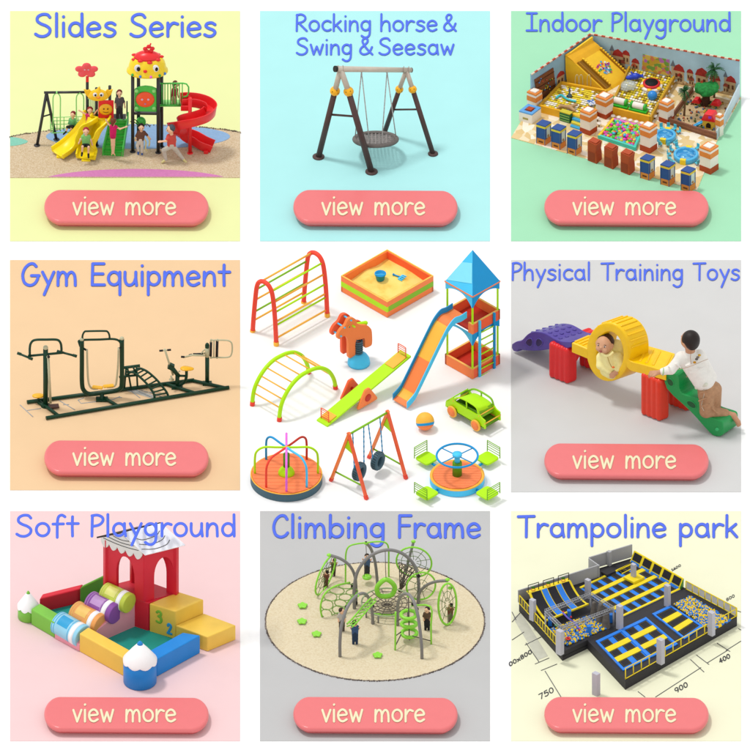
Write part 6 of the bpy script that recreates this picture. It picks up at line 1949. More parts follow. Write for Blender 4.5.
# green shell net at the left
sh = [[(322, 617), (320.5, 608), (322.6, 598), (328, 590.5), (337, 585.5), (350, 582.5)], [(330, 619), (329.4, 611), (331, 603), (335, 596.5), (342, 591), (351, 586)], [(339, 618.5), (338.6, 613), (339.5, 607), (342, 601.5), (346.5, 595.5), (352, 590)]]
bl = ((320, 618), (352, 606))
pl = Pl(*bl)
shp = [cr([pl(*p) + wv(k * 2.5, k * 1.2) for p in row], 5) for k, row in enumerate(sh)]
so = part(MB().tube(shp[0], .95, 8), 'shell_hoop', CG, cf)
part(MB().tube(shp[2], .95, 8), 'shell_hoop', CG, cf)
cn = MB()
for k in (2, 7, 12, 17, 22):
    for a_, b_ in ((shp[0], shp[1]), (shp[1], shp[2])):
        c_ = (a_[min(k, 25)] + b_[min(k + 2, 25)]) / 2
        e1 = (b_[min(k + 2, 25)] - a_[min(k, 25)]) * .5
        e2 = (a_[min(k + 3, 25)] - a_[max(k - 2, 0)]) * .5
        cn.tube([c_ + e1 * math.cos(x) + e2 * math.sin(x) for x in np.linspace(0, 2 * math.pi, 13)[:-1]], .6, 6, True)
part(cn, 'shell_net', mat('#A9CE7A', rough=.6), so)
part(MB().tube([pl(322, 617.5), pl(330, 619.6) + wv(2, 1.2), pl(339, 618.8) + wv(5, 2.4)], .6, 6), 'shell_foot', CG, so)
# sloping green ladder
la, lb = [], []
pl = Pl((347, 652), (374, 630))
for (u, v) in ((347, 624), (353, 618), (359, 611), (365, 604), (371, 598)):
    la.append(pl(u, v)); lb.append(pl(u, v) + wv(5, 3))
ld_ = part(MB().tube(cr(la, 4), .9, 8), 'ladder_rail', CG, cf)
part(MB().tube(cr(lb, 4), .9, 8), 'ladder_rail', CG, cf)
for k in range(9):
    i = min(k * 2, 16)
    p, q = cr(la, 4)[i], cr(lb, 4)[i]
    part(MB().tube([p - V((0, 0, 3)), q + V((0, 0, 3))], .7, 6), 'ladder_rung', CG, cf)
# three stacked rings on a pole frame
pl = Pl((397, 640), (421, 642))
for k, (u, v) in enumerate(((408.6, 614.6), (409, 624), (409.3, 633.2))):
    c = pl(u, v)
    part(MB().ring(c, 7.4, 1.9, V((1, 0, 0)), V((0, .86, .1 if k != 1 else -.1)), 30, 10), 'stacked_ring', CG, cf)
part(MB().tube([pl(408.4, 598), pl(409.4, 640)], .6, 6), 'rope', RO, cf)
for (u0, v0, u1, v1) in ((395.4, 622, 400.5, 619), (395.4, 636, 401, 632), (395.3, 646, 401, 634.5), (412.5, 636, 431, 641)):
    part(MB().tube([g(u0, 650.5) * 0 + up(u0, v0, g(u0, 650)), up(u1, v1, g(u1, 644))], .6, 6), 'peg', RO, cf)
ds = up(367, 576.6, g(367, 584))
part(MB().lathe([(2, -3), (4.6, -1.2), (4.8, 0), (.3, .4)], ds, 20), 'foot_disc', CG, cf)
part(MB().tube([ds + V((-3, 0, 0)), up(366.4, 556, ds), up(366, 545, ds)], .35, 5), 'rope', RO, cf)
# stepping pads
for (u, v, lab) in ((302.6, 607.4, 'green stepping pad farthest back of the three at the left of the sand'), (302, 623.2, 'green stepping pad in the middle of the three at the left of the sand'),
                    (316.6, 635.8, 'green stepping pad nearest the legs of the left grey arch'), (377.6, 657, 'single green stepping pad at the front of the sand')):
    b = g(u, v)
    t = thing('stepping_pad', lab, 'stepping pad', b, 'green stepping pads')
    part(MB().cyl(b, b + V((0, 0, 2.4)), 2.2, n=12), 'stem', GA, t)
    pts = []
    for k in range(28):
        a = 2 * math.pi * k / 28
        r = 4.6 + .7 * math.sin(5 * a)
        pts.append(b + V((r * math.cos(a), r * math.sin(a), 1.6)))
    part(MB().prism(pts, (0, 0, 1.7)), 'pad', CG, t, bevel=.5)
# children
def kid(lab, u, vt, vb, shirt, legs, hair, lean=0, face=(0, -1, 0), arms=0, shoes='#2a2523', hr=None):
    h = vb - vt
    hr = h / 8.2
    s = lambda du, f, dd=0: (u + du * h / 20 + lean * (1 - f), vt + f * h, dd)
    person(lab, (u, vb - .5), dict(head=s(0, .085), neck=s(0, .19), pelvis=s(0, .5),
        la=[s(2, .235), s(3.1, .36 - arms * .1), s(3.0 + arms, .49 - arms * .35, -1)], ra=[s(-2, .235), s(-3.1, .36 - arms * .1), s(-3.0 - arms, .49 - arms * .35, -1)],
        ll=[s(1.1, .52), s(1.3, .74), s(1.5, .95), s(2.0, .99)], rl=[s(-1.1, .52), s(-1.2, .74), s(-1.4, .95), s(-2.0, .99)]),
        hr, hair=hair, shirt=shirt, legs=legs, shoes=shoes, sleeve=.5, leg_len=1, face=face, cat='child', res=hr * .2)
kid('child in blue shirt and dark trousers standing on the sand under the left grey arch', 355, 621, 645, '#3E5E8C', '#27405F', '#2a1c16', 0, (.5, .6, 0), .6)
kid('child in pale grey shirt standing beside the green shell net', 341.8, 609, 632, '#C9C4BC', '#5b5148', '#3a2a20', 0, (1, -.4, 0))
kid('child in blue top standing on the hanging green disc at the back', 367, 555, 576.5, '#4F6B95', '#3b3f4a', '#33241c', 0, (0, -1, 0), .8)
kid('child in brown clothes climbing the tilted ring net at the back left', 333, 559, 577, '#5A3A2A', '#3c2a22', '#2a1a14', 1, (-1, .3, 0), .8)
kid('child in red brown top lower on the tilted ring net at the left', 325.6, 571, 588, '#7A4A3A', '#6a4a3c', '#2a1a14', 1, (-1, .3, 0), .8)
kid('child in brown shirt and dark trousers standing right of the stacked green rings', 427, 608, 631, '#6B5240', '#23242a', '#3a281e', 0, (-.6, -1, 0))
kid('child in red brown top hanging on the oval ring at the right edge', 450.5, 604, 623, '#8A4A3A', '#8a7a70', '#2a1a14', 0, (-1, .2, 0), .8)
# ================================================================ trampoline park model
BK = mat('#353439', rough=.6, var=.06); MT = mat('#25242B', rough=.7, var=.08, scale=40); BU = mat('#2E86EE', rough=.5, var=.04, gain=.85); YT = mat('#F8DE22', rough=.5, var=.04, gain=.85)
WG = mat('#BDBDC0', rough=.7, var=.03); CO = mat('#D2D2DE', rough=.6, var=.03, gain=.72); DL = mat('#6C6C70', rough=.8)
Z9 = 11.0
q9 = lambda u, v, z=Z9: g(u, v, z)
tp_ = thing('trampoline_platform', 'dark stepped platform with black, blue and yellow trampoline beds', 'trampoline park', g(625, 630))
out = [(519, 602.5), (562.4, 652), (587.3, 640), (625.3, 681), (737, 617), (686, 588.5), (634, 557.5), (590, 571)]
part(MB().prism([q9(*p) for p in out], (0, 0, -Z9 + .2)), 'deck', BK, tp_)
part(MB().prism([q9(*p, z=4.5) + V((0, -.25, 0)) for p in ((562.4, 657.4), (587.3, 645.4), (587.3, 645), (562.4, 657))], (0, 0, .8)), 'seam', mat('#1d1d20'), tp_)
def bil(c):
    O, P, Q_, R_ = [q9(*p) for p in c]
    return lambda s, t, z=0: O * (1 - s) * (1 - t) + P * s * (1 - t) + Q_ * (1 - s) * t + R_ * s * t + V((0, 0, z))
def cell(B, s0, s1, t0, t1, z, h, m_, nm, parent=tp_, bevel=0):
    return part(MB().prism([B(s0, t0, z), B(s1, t0, z), B(s1, t1, z), B(s0, t1, z)], (0, 0, h)), nm, m_, parent, bevel=bevel)
def bed(B, s0, s1, t0, t1):
    b_ = cell(B, s0, s1, t0, t1, .5, .5, MT, 'trampoline_bed')
    ds, dt = (s1 - s0) * .07, (t1 - t0) * .07
    e = MB().tube([B(s0 + ds, t0 + dt, 1.05), B(s1 - ds, t0 + dt, 1.05), B(s1 - ds, t1 - dt, 1.05), B(s0 + ds, t1 - dt, 1.05)], .22, 4, True)
    part(e, 'bed_edge', mat('#8E7C2C', rough=.6), b_)
def court(c, ns, nt, edge_m, sgap, tgap, s_m, t_m, margin=.05, bed_edge=True):
    B = bil(c)
    cell(B, 0, 1, 0, 1, .05, .35, s_m, 'court_pad')
    for k in range(nt + 1):
        t = k / nt
        w = tgap / 2
        m_ = edge_m if k in (0, nt) else t_m
        cell(B, 0, 1, max(0, t - w), min(1, t + w), .4, .9, m_, 'pad_strip')
    for i in range(ns):
        for j in range(nt):
            bed(B, i / ns + sgap / 2, (i + 1) / ns - sgap / 2, j / nt + tgap / 2 + .012, (j + 1) / nt - tgap / 2 - .012)
    return B
B1_ = court(((579.3, 588), (633, 563), (622.5, 617.5), (680.5, 590)), 6, 4, YT, .07, .075, BU, YT)
B2_ = court(((595.6, 642), (646, 618), (623.3, 671.5), (678, 645)), 4, 3, BU, .10, .13, BU, YT)
B3_ = court(((652, 614.6), (670.3, 606), (684.5, 640), (703.3, 627)), 1, 3, BU, .20, .14, BU, YT)
cell(B2_, .0, .035, 0, 1, .45, .95, BU, 'pad_strip'); cell(B2_, .965, 1, 0, 1, .45, .95, BU, 'pad_strip'); cell(B2_, .475, .525, 0, 1, .45, .97, BU, 'pad_strip')
cell(B3_, 0, .08, 0, 1, .45, .95, BU, 'pad_strip'); cell(B3_, .92, 1, 0, 1, .45, .95, BU, 'pad_strip')
# second small court by the far wall
B4_ = court(((617, 571.5), (632, 563.4), (622, 575), (637, 567)), 3, 1, YT, .1, .2, BU, YT)
# angled wall beds
LO = [q9(629.8 + 49.2 * k / 5, 562 + 28 * k / 5) for k in range(6)]
dO = wv(4.2, -2.2); HI = [p + dO + V((0, 0, 11)) for p in LO]
wl = part(MB().prism([LO[0] + V((0, 0, .3)), LO[5] + V((0, 0, .3)), HI[5], HI[0]], wv(.8, -.4)), 'angled_wall', YT, tp_)
nW = (LO[5] - LO[0]).cross(HI[0] - LO[0]).normalized()
nW = nW if nW.y < 0 else -nW
for k in range(5):
    a_ = lambda i, j: LO[k].lerp(LO[k + 1], i).lerp(HI[k].lerp(HI[k + 1], i), j) + nW * .2
    part(MB().prism([a_(.14, .30), a_(.88, .30), a_(.88, .93), a_(.14, .93)], nW * .4), 'trampoline_bed', MT, tp_)
    part(MB().prism([a_(.1, .04), a_(.9, .04), a_(.9, .22), a_(.1, .22)], nW * .5), 'pad_strip', BU, tp_)
part(MB().prism([LO[5], LO[5] + wv(5, -5) * .8, HI[5]], wv(.6, .4)), 'end_panel', mat('#3E8F2E'), tp_)
# raised yellow cushion
cp = q9(634, 580)
part(MB().block(cp + wv(-11, 0) + V((0, 0, 1.2)), wv(11, 5.6), wv(11, -5.4), 3), 'cushion', YT, tp_, bevel=.6)
# quarter pipe with three lanes
T0, T1_, Bq0, Bq1 = g(529.3, 594, 33), g(571, 581, 33), g(545.6, 620.8, 19), g(588.4, 604, 19)
def qp(s, x):
    top = T0.lerp(T1_, s); bot = Bq0.lerp(Bq1, s)
    p = top.lerp(bot, x)
    p.z = 19 + 14 * (1 - x) ** 2.4
    return p
def lane(s0, s1, m_, nm, lift):
    V_, F_ = [], []
    n_ = 12
    for k in range(n_ + 1):
        x = k / n_
        V_ += [qp(s0, x) + V((0, 0, lift)), qp(s1, x) + V((0, 0, lift)), qp(s1, x) + V((0, 0, lift - 1)), qp(s0, x) + V((0, 0, lift - 1))]
    F_ = [[i * 4 + a, i * 4 + (a + 1) % 4, i * 4 + 4 + (a + 1) % 4, i * 4 + 4 + a] for i in range(n_) for a in range(4)] + [[3, 2, 1, 0], [n_ * 4, n_ * 4 + 1, n_ * 4 + 2, n_ * 4 + 3]]
    return part(MB().add(V_, F_), nm, m_, tp_)
lane(0, 1, YT, 'ramp_frame', 0)
for s0, s1, m_, nm in ((.05, .27, MT, 'ramp_bed'), (.30, .42, BU, 'ramp_strip'), (.44, .62, MT, 'ramp_bed'), (.64, .76, BU, 'ramp_strip'), (.78, .95, MT, 'ramp_bed')):
    lane(s0, s1, m_, nm, .6)
part(MB().prism([T0, T1_, T1_ + wv(-3, -3), T0 + wv(-3, -3)], (0, 0, -.8)), 'ramp_top', YT, tp_)
part(MB().beam(Bq0, Bq1, 1.6, 1.6), 'ramp_front', YT, tp_)
for k in range(3):
    p = T0.lerp(T1_, .12 + .36 * k) + wv(-1.5, -1.5)
    d = (T1_ - T0).normalized()
    fr9 = MB().tube([p - d * 5.2, p - d * 5.2 + V((0, 0, 8.5)), p + d * 6.6 + V((0, 0, 8.5)), p + d * 6.6], .5, 6)
    h_ = part(fr9, 'hoop_frame', mat('#3C3C3E'), tp_)
    part(MB().ring(p + V((0, -1.6, 2.6)) + d * .5, 2.0, .4, n=16, k=6), 'hoop', plastic('#E07A1E'), h_)
    part(MB().box(p + d * .5 + V((0, 0, 4)), (3.6, .5, 2.6)), 'backboard', mat('#4F8F3A'), h_)
for p in (Bq0.lerp(Bq1, .10), Bq0.lerp(Bq1, .55), g(589, 633.6, Z9 + 0), g(611.5, 622, Z9)):
    pb = V((p.x, p.y, Z9))
    part(MB().box(pb + V((0, 0, 5)), (4.2, 4.2, 10)), 'padded_post', BU, tp_, bevel=.5)
# foam ball pits
def pit(poly, lab, n, seed, r=1.12):
    P_ = [q9(*p) for p in poly]
    b0 = sum(P_, V((0, 0, 0))) / len(P_)
    rnd = random.Random(seed)
    mb = MB()
    xs = [p.x for p in P_]; ys = [p.y for p in P_]
    def inside(x, y):
        c = False
        for i in range(len(P_)):
            a, b = P_[i], P_[i - 1]
            if (a.y > y) != (b.y > y) and x < (b.x - a.x) * (y - a.y) / (b.y - a.y) + a.x: c = not c
        return c
    k = 0
    while k < n:
        x, y = rnd.uniform(min(xs), max(xs)), rnd.uniform(min(ys), max(ys))
        if inside(x, y):
            mb.cur = rnd.choice((0, 1))
            mb.ball(V((x, y, Z9 + .6 + rnd.uniform(0, .9))), r * rnd.uniform(.85, 1.15), 7); k += 1
    mb.cur = 0
    return single(mb, 'pit_balls', [mat('#2F7FD8', rough=.45, gain=.9), mat('#F6D21F', rough=.45, gain=.9)], lab, 'balls', b0, kind='stuff')
pit([(547, 632), (556, 628), (575, 621), (597, 615), (608, 628.5), (567, 646)], 'blue and yellow balls filling the pit under the grey truss', 1100, 2)
pit([(674, 605), (690, 596.5), (724, 616.5), (731, 621), (714, 630), (703, 626.5)], 'blue and yellow balls filling the pit by the white mesh fence', 1050, 5)
# truss rig
TR = mat('#B9BCC2', rough=.4, metal=.2, var=.05)
tr9 = thing('truss_rig', 'grey lattice truss rectangle standing over the ball pit', 'truss', g(575, 640))
cs9 = [up(545.5, 611.5, q9(549, 633)), up(590.5, 594.5, q9(590, 612)), up(613.5, 609, q9(612, 626)), up(562.5, 628.5, q9(565, 645))]
for i in range(4):
    a, b = cs9[i], cs9[(i + 1) % 4]
    d = (b - a).normalized(); s_ = d.cross(V((0, 0, 1))).normalized() * 1.5; u_ = V((0, 0, 1.6))
    mb = MB()
    for o in (s_ + u_, s_ - u_, -s_ + u_, -s_ - u_):
        mb.tube([a + o, b + o], .36, 5)
    n_ = int((b - a).length / 3)
    for k in range(n_):
        p, q = a.lerp(b, k / n_), a.lerp(b, (k + 1) / n_)
        mb.tube([p + s_ + u_, q - s_ + u_], .22, 4).tube([p + s_ - u_, q + s_ + u_], .22, 4).tube([p - s_ - u_, q - s_ + u_], .22, 4)
    part(mb, 'truss_beam', TR, tr9)
for p in cs9:
    part(MB().cyl(V((p.x, p.y, Z9)), p, .9, n=8), 'truss_leg', TR, tr9)
part(blob_mb([('c', q9(594, 617), q9(594, 617) + V((0, 0, 17)), 4.5, 2.2), ('c', q9(600.5, 622), q9(600.5, 622) + V((0, 0, 21)), 5, 2.4), ('c', q9(606, 627), q9(606, 627) + V((0, 0, 17)), 4.6, 2.6)], .9, 2), 'rock', mat('#77716A', rough=.9, var=.25, scale=30, bump=.6), tp_)
part(MB().tube(cr([q9(563, 613, 20), q9(569, 619, 20), q9(574, 622, 17), q9(579, 629, 14)], 5), .9, 8), 'climbing_rope', plastic('#6A5FD0'), tp_)
for (u, v) in ((563.5, 612), (571, 617), (579.5, 630)):
    part(MB().ball(q9(u, v, 19), 1.2, 8), 'hold', plastic('#D9283C'), tp_)
part(MB().ring(q9(568, 638.5, 14), 1.9, .8, n=18, k=8), 'float_ring', plastic('#E02A2A'), tp_)
part(MB().ring(q9(556.5, 625, 15), 1.5, .6, n=18, k=8), 'float_ring', plastic('#2E9A4A'), tp_)
# walls
wl9 = thing('back_wall_panel', 'grey stepped wall behind the trampoline courts', 'wall', g(575, 590))
def w9(p, q, z1, th=1.2):
    a, b = q9(*p, z=0.3 if False else Z9), q9(*q, z=Z9)
    n_ = V((-(b - a).y, (b - a).x, 0)).normalized()
    part(MB().prism([a, b, b + n_ * th, a + n_ * th], (0, 0, z1)), 'wall_section', WG, wl9)
w9((518.4, 602.6), (599.5, 577), 14.6); w9((599.6, 577.4), (589.3, 570), 14.8); w9((589.2, 570), (632.3, 557), 15.2)
part(MB().block(q9(606.5, 565) + V((0, 0, 0)), wv(3, 1.5), wv(2.4, -1.2), 17), 'wall_pier', WG, wl9)
part(MB().block(q9(601, 574.5), wv(6, 3.2), wv(9, -4), 3.5), 'step', BK, tp_)
# fences
def fence(p, q, h, n_, lab, fill, m_fill, h2=None):
    a, b = q9(*p), q9(*q)
    t = thing('mesh_fence', lab, 'fence', a.lerp(b, .5))
    h2 = h2 or h
    rails = MB().tube([a + V((0, 0, h)), b + V((0, 0, h2))], .55, 6)
    part(rails, 'rail', YT, t)
    part(MB().tube([a + V((0, 0, .8)), b + V((0, 0, .8))], .55, 6), 'rail', YT, t)
    for k in range(n_ + 1):
        c = a.lerp(b, k / n_); hh = h + (h2 - h) * k / n_
        part(MB().tube([c, c + V((0, 0, hh))], .55, 6), 'post', YT, t)
    if fill:
        for k in range(n_):
            c, d = a.lerp(b, (k + .1) / n_), a.lerp(b, (k + .9) / n_)
            nn_ = V((-(b - a).y, (b - a).x, 0)).normalized() * .2
            part(MB().prism([c + V((0, 0, 1.2)), d + V((0, 0, 1.2)), d + V((0, 0, h - .8)), c + V((0, 0, h - .8))], nn_), 'mesh_panel', m_fill, t)
    return t
fence((519.6, 604), (561, 651), 10.5, 16, 'yellow rail fence with dark panels along the left platform edge', True, mat('#4a4738'))
fence((625.5, 679.5), (736.3, 616.6), 13.5, 14, 'yellow rail fence along the front right platform edge', False, None, 9.5)
fence((686, 589.5), (736.8, 616.6), 10.5, 8, 'yellow framed fence with white mesh panels behind the right ball pit', True, mat('#E4E4E2', rough=.7, gain=.8))
# pillars
for k, (u, vt, vb, w, lab) in enumerate(((532.6, 599.5, 621, 3.6, 'pale pillar at the left end of the quarter pipe ramp'), (587.8, 579.5, 598.5, 3.4, 'pale pillar at the right top of the quarter pipe ramp'),
        (619.6, 605.5, 630, 3.8, 'pale pillar between the truss rig and the middle court'), (559.8, 630.5, 655, 4.3, 'pale pillar at the front left platform corner'),
        (660.5, 639, 664.5, 4.3, 'pale pillar in the front fence beside the small beds'), (711.4, 612, 636, 3.9, 'pale pillar in the front fence at the right ball pit'),
        (667.3, 585, 607, 3.5, 'pale pillar between the big court and the right beds'), (633.4, 564, 580.5, 3.0, 'pale pillar standing on the yellow cushion'),
        (596, 673, 696, 4.3, 'pale pillar standing alone on the floor above the button'))):
    z = 0 if k == 8 else Z9
    b = g(u, vb, z)
    m = MB().block(b + wv(-w * .95, -w * .35), wv(w * 1.15, w * .55), wv(w * .8, -w * .45), hz(vb - vt - w * .3))
    single(m, 'pillar', CO, lab, 'pillar', b, 'pale square pillars')
# dimension lines and figures on the floor
ln = MB()
for pts in (((512, 622), (520, 613)), ((516, 620), (512, 612)), ((541, 670.5), (557, 664)), ((545, 671), (561, 697)), ((512, 640), (524, 632)), ((525, 645), (541, 637)), ((526, 643), (539, 662)), ((535, 664), (549, 658)),
            ((638, 691.5), (645, 697)), ((655.5, 697), (701, 667.5)), ((690.5, 659.5), (704, 672)), ((696.5, 655), (709, 664.5)), ((707, 663), (728, 650)), ((717, 643), (730, 651.5)), ((726, 650.5), (741, 641)), ((735, 610), (741, 612)), ((738.5, 628.5), (741, 630)), ((677, 568), (672, 571))):
    ln.tube([g(*p, z=.25) for p in pts], .42, 5)
setting(ln, 'floor_marking_or_shadow', DL)
for (tx, u, v, w_, cap, nm) in (('750', 540, 699.5, 14.5, 6.2, ''), ('900', 675.5, 693.2, 13, 5.8, ''), ('400', 719.8, 663.4, 11, 5.2, ''), ('00x800', 509.5, 666.5, 23, 4.6, ''), ('800', 726.6, 601.2, 8.5, 3.2, ''), ('1400', 671.8, 571.2, 9.5, 2.6, '')):
    def o3(x, y, h, u=u, v=v):
        sl = -.56 if tx != '00x800' else -.60
        return g(u + x - .30 * y, v + sl * x - y * .82, .3 + h)
    setting(letters(tx, o3, 0, w_, cap, .95 if cap > 4 else .6, .12), 'floor_marking_or_shadow', mat('#4A4A4E', rough=.8))
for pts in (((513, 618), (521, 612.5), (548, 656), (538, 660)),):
    setting(MB().prism([g(*p, z=.1) for p in pts], (0, 0, .1)), 'floor_marking_or_shadow', mat('#E6E6D4', rough=.9, gain=.7))  # pale sheet: the fence's cast shadow painted on the floor
# ================================================================ indoor playground room
YW = mat('#F6BE2C', rough=.5, var=.05, gain=1.08); GO = mat('#E2A920', rough=.55, var=.05, gain=1.05); WH = mat('#F6EFE4', rough=.6, var=.03, gain=.9); OG = mat('#E58A3C', rough=.6, var=.06, gain=.9)
RB = mat('#B4481F', rough=.6, var=.08, gain=.9); NV = mat('#2F5499', rough=.45, var=.06, gain=.85); TQ = plastic('#38C8B4'); BRO = mat('#8A5633', rough=.7, var=.12, scale=30); SKY = plastic('#3FB4EA')
setting(MB().prism([g(*p) for p in ((511, 138), (531, 105), (590, 64.5), (741, 98), (718, 139), (697, 190.5), (640, 174))], (0, 0, .6)), 'floor',
        ramp_mat(((0, '#EBCF96'), (.3, '#F7E6C0'), (.55, '#FFF6E2'), (.8, '#E8C98C')), 'voronoi', 15, .6, gain=.85, name='stone_floor'))
# ---- walls with painted murals
lb = ((531.5, 106), (590.5, 65)); bb = ((590.5, 65), (739.5, 98))
WLs = mat('#A9CBDA', rough=.7, var=.16, scale=3, gain=1.0); 
def wallp(name, lab, line, tops, th, m_, cat='wall'):
    pl = Pl(*line)
    a, b = g(*line[0]), g(*line[1])
    t = thing(name, lab, cat, a.lerp(b, .5))
    P_ = [a, b] + [pl(*q) for q in tops]
    n_ = V((-(b - a).y, (b - a).x, 0)).normalized() * th
    part(MB().prism(P_, n_), 'wall_panel', m_, t)
    return t, pl, -n_.normalized()
wl_, pL, nL3 = wallp('mural_wall', 'left wall of the indoor playground with a climbing board', lb, ((590.5, 34), (531.5, 74.5)), 1.5, mat('#8DB6CE', rough=.7, var=.14, scale=3, gain=.95))
wb_, pB, nB3 = wallp('mural_wall', 'long back wall of the indoor playground painted with castle houses', bb, ((739.5, 60.5), (590.5, 34)), 1.5, WLs)
rr_ = ((739.7, 98), (717, 140))
wr_, pR, nR3 = wallp('mural_wall', 'narrow right wall of the indoor playground seen from outside', rr_, ((717.2, 131), (739.8, 84)), -1.2, mat('#CFE3EA', rough=.7, var=.1, scale=6))
for w_, pp, pts in ((wl_, pL, [(531.5 + 59 * k / 20, 74.5 - 40.5 * k / 20) for k in range(21)]), (wb_, pB, [(590.5 + 149 * k / 40, 34 + 26.5 * k / 40) for k in range(41)])):
    mb = MB(); mb2 = MB()
    for k in range(len(pts) - 1):
        (mb if k % 2 else mb2).beam(pp(*pts[k]), pp(*pts[k + 1]), 1.6, 1.2)
    part(mb, 'coping', mat('#C8502E'), w_, kind='stuff'); part(mb2, 'coping', mat('#E9DCC4'), w_, kind='stuff')
def mural(pp, n_, w_, u, v, wd, h, slope, roof='#B8352B', body='#D9B98A', spire=True):
    """a painted house: flat shapes on the wall"""
    R_ = lambda a, b: pp(u + a, v + b + slope * a)
    part(MB().prism([R_(-wd, 0), R_(wd, 0), R_(wd, -h), R_(-wd, -h)], n_ * .25), 'painted_house', mat(body, rough=.8, var=.15, scale=20), w_)
    part(MB().prism([R_(-wd * 1.15, -h), R_(wd * 1.15, -h), R_(wd * .8, -h - wd * .9), R_(0, -h - wd * 1.4), R_(-wd * .8, -h - wd * .9)], n_ * .4), 'painted_roof', mat(roof, rough=.8, var=.2, scale=30), w_)
    for a in (-.5, .4):
        part(MB().prism([R_(a * wd - wd * .2, -h * .3), R_(a * wd + wd * .2, -h * .3), R_(a * wd + wd * .2, -h * .7), R_(a * wd - wd * .2, -h * .7)], n_ * .45), 'painted_window', mat('#6A3E22', rough=.8), w_)
    if spire:
        part(MB().prism([R_(-wd * 1.5, -h * .4), R_(-wd * .9, -h * .4), R_(-wd * .9, -h * 1.4), R_(-wd * 1.5, -h * 1.4)], n_ * .3), 'painted_tower', mat('#CDB795', rough=.8), w_)
        part(MB().prism([R_(-wd * 1.7, -h * 1.4), R_(-wd * .7, -h * 1.4), R_(-wd * 1.2, -h * 1.4 - wd * 1.2)], n_ * .42), 'painted_spire', mat('#76808A', rough=.8), w_)
band = [pB(613 + k * 5, 74.5 + k * 1.08) for k in range(25)]
btop = [pB(613 + k * 5 + 2.5, 74.5 + k * 1.08 - (8.5 if k % 3 else 5.5)) for k in range(25)]
part(MB().prism(band + btop[::-1], nB3 * .12), 'painted_town', ramp_mat(((0, '#C9A878'), (.35, '#E2C79A'), (.6, '#B98E62'), (.8, '#D8B98C')), 'voronoi', 32, .8, name='town_paint'), wb_)
for k in range(11):
    u = 611 + k * 11.5; v = 68.5 + k * 2.5
    mural(pB, nB3, wb_, u, v, 2.6, 5 + (k * 7 % 4), .23, roof=('#C8402F', '#A8503A', '#D0603A')[k % 3], body=('#E0C494', '#CFAE80')[k % 2], spire=False)
for (u, v, wd, h, sp) in ((618, 66, 5, 10, True), (626, 64, 3.5, 9, False), (635.5, 70, 3.5, 7, False), (679, 80, 5, 9, True), (690, 81, 3, 8, False), (702, 85, 6, 9, False), (715, 88, 5, 8, False), (731, 92, 4.5, 10, True)):
    mural(pB, nB3, wb_, u, v, wd, h, .23, spire=sp)
R_ = lambda u, v: pB(u, v)
part(MB().prism([R_(642, 69.5), R_(669.5, 76), R_(669.5, 59.5), R_(656, 57), R_(643, 54)], nB3 * .6), 'painted_billboard', ramp_mat(((0, '#D9B23A'), (.3, '#E9C95A'), (.5, '#7FB04A'), (.7, '#E58A5A'), (.86, '#C77AC0')), 'voronoi', 26, .7, name='billboard_paint'), wb_)
mural(pL, nL3, wl_, 560.5, 85, 3.6, 9, -.6, spire=False)
part(MB().prism([pL(560, 90), pL(566, 87), pL(566, 80), pL(560, 83)], nL3 * .5), 'painted_fence', mat('#C9A96A'), wl_)
cb_ = thing('climbing_board', 'brown climbing board with coloured holds leaning on the left wall', 'climbing wall', g(545, 104))
q = [pL(538.2, 102), pL(555.6, 93.4), pL(552.6, 67.6), pL(534, 79.6)]
part(MB().prism(q, nL3 * 1.2), 'board', mat('#8A5230', rough=.7, var=.15, scale=20), cb_)
for k in range(4):
    a, b = q[0].lerp(q[3], .12 + .25 * k), q[1].lerp(q[2], .12 + .25 * k)
    part(MB().beam(a + nL3 * 1.4, b + nL3 * 1.4, .9, .5), 'seam', mat('#5A3018'), cb_)
rnd = random.Random(3)
for k in range(22):
    a = q[0].lerp(q[1], rnd.uniform(.1, .9)).lerp(q[3].lerp(q[2], rnd.uniform(.1, .9)), rnd.uniform(.08, .92)) + nL3 * 1.6
    part(MB().ball(a, .75, 6), 'hold', plastic(rnd.choice(('#3FAF4A', '#D9C02A', '#D04A2A', '#4A8FD0'))), cb_)
# ---- big yellow slide
sl = thing('wide_slide', 'large golden yellow wide slide with stepped side rails in the back corner', 'slide', g(585, 85))
A, Bt = g(567.2, 84), g(606.5, 93.5)
pS = Pl((567.2, 84), (606.5, 93.5))
Wv = wv(26, -15.5)
prof = [A, Bt, pS(604, 90.5), pS(576, 64.2), pS(565.2, 56), pS(565.6, 70)]
part(MB().prism(prof, Wv), 'slide_body', YW, sl)
part(MB().prism([pS(565.2, 56), pS(576, 64.2), pS(572, 60), pS(566, 55.2)], Wv), 'top_deck', GO, sl)
bw = MB().prism([pS(565.2, 57), pS(565.2, 54.6), pS(565.2, 54.6) + Wv, pS(565.2, 57) + Wv], wv(1.6, .4))
part(bw, 'back_board', GO, sl)
p0 = pS(565.6, 56)
part(MB().prism([p0, p0 + Wv, p0 + Wv + V((0, 0, 5)), p0 + V((0, 0, 1))], wv(1.4, .4)), 'back_board', YW, sl)
s0, s1 = pS(576, 64.2), pS(604, 90.5)
for f_ in (.06, .24, .93):
    r_ = part(MB().beam(s0 + Wv * f_ + V((0, 0, 1)), s1 + Wv * f_ + V((0, 0, 1)), 1.6, 3), 'side_rail', mat('#B9801A', rough=.6), sl)
    if f_ != .06:
        for k in range(13):
            c = (s0 + Wv * f_).lerp(s1 + Wv * f_, (k + .5) / 13) + V((0, 0, 3))
            part(MB().box(c, (2.2, 1.6, 1.4), rz=-.4), 'rail_block', YW, r_)
part(MB().prism([s0 + Wv * .09 + V((0, 0, .3)), s1 + Wv * .09 + V((0, 0, .3)), s1 + Wv * .21 + V((0, 0, .3)), s0 + Wv * .21 + V((0, 0, .3))], (0, 0, .3)), 'steps', mat('#9A6A16'), sl)
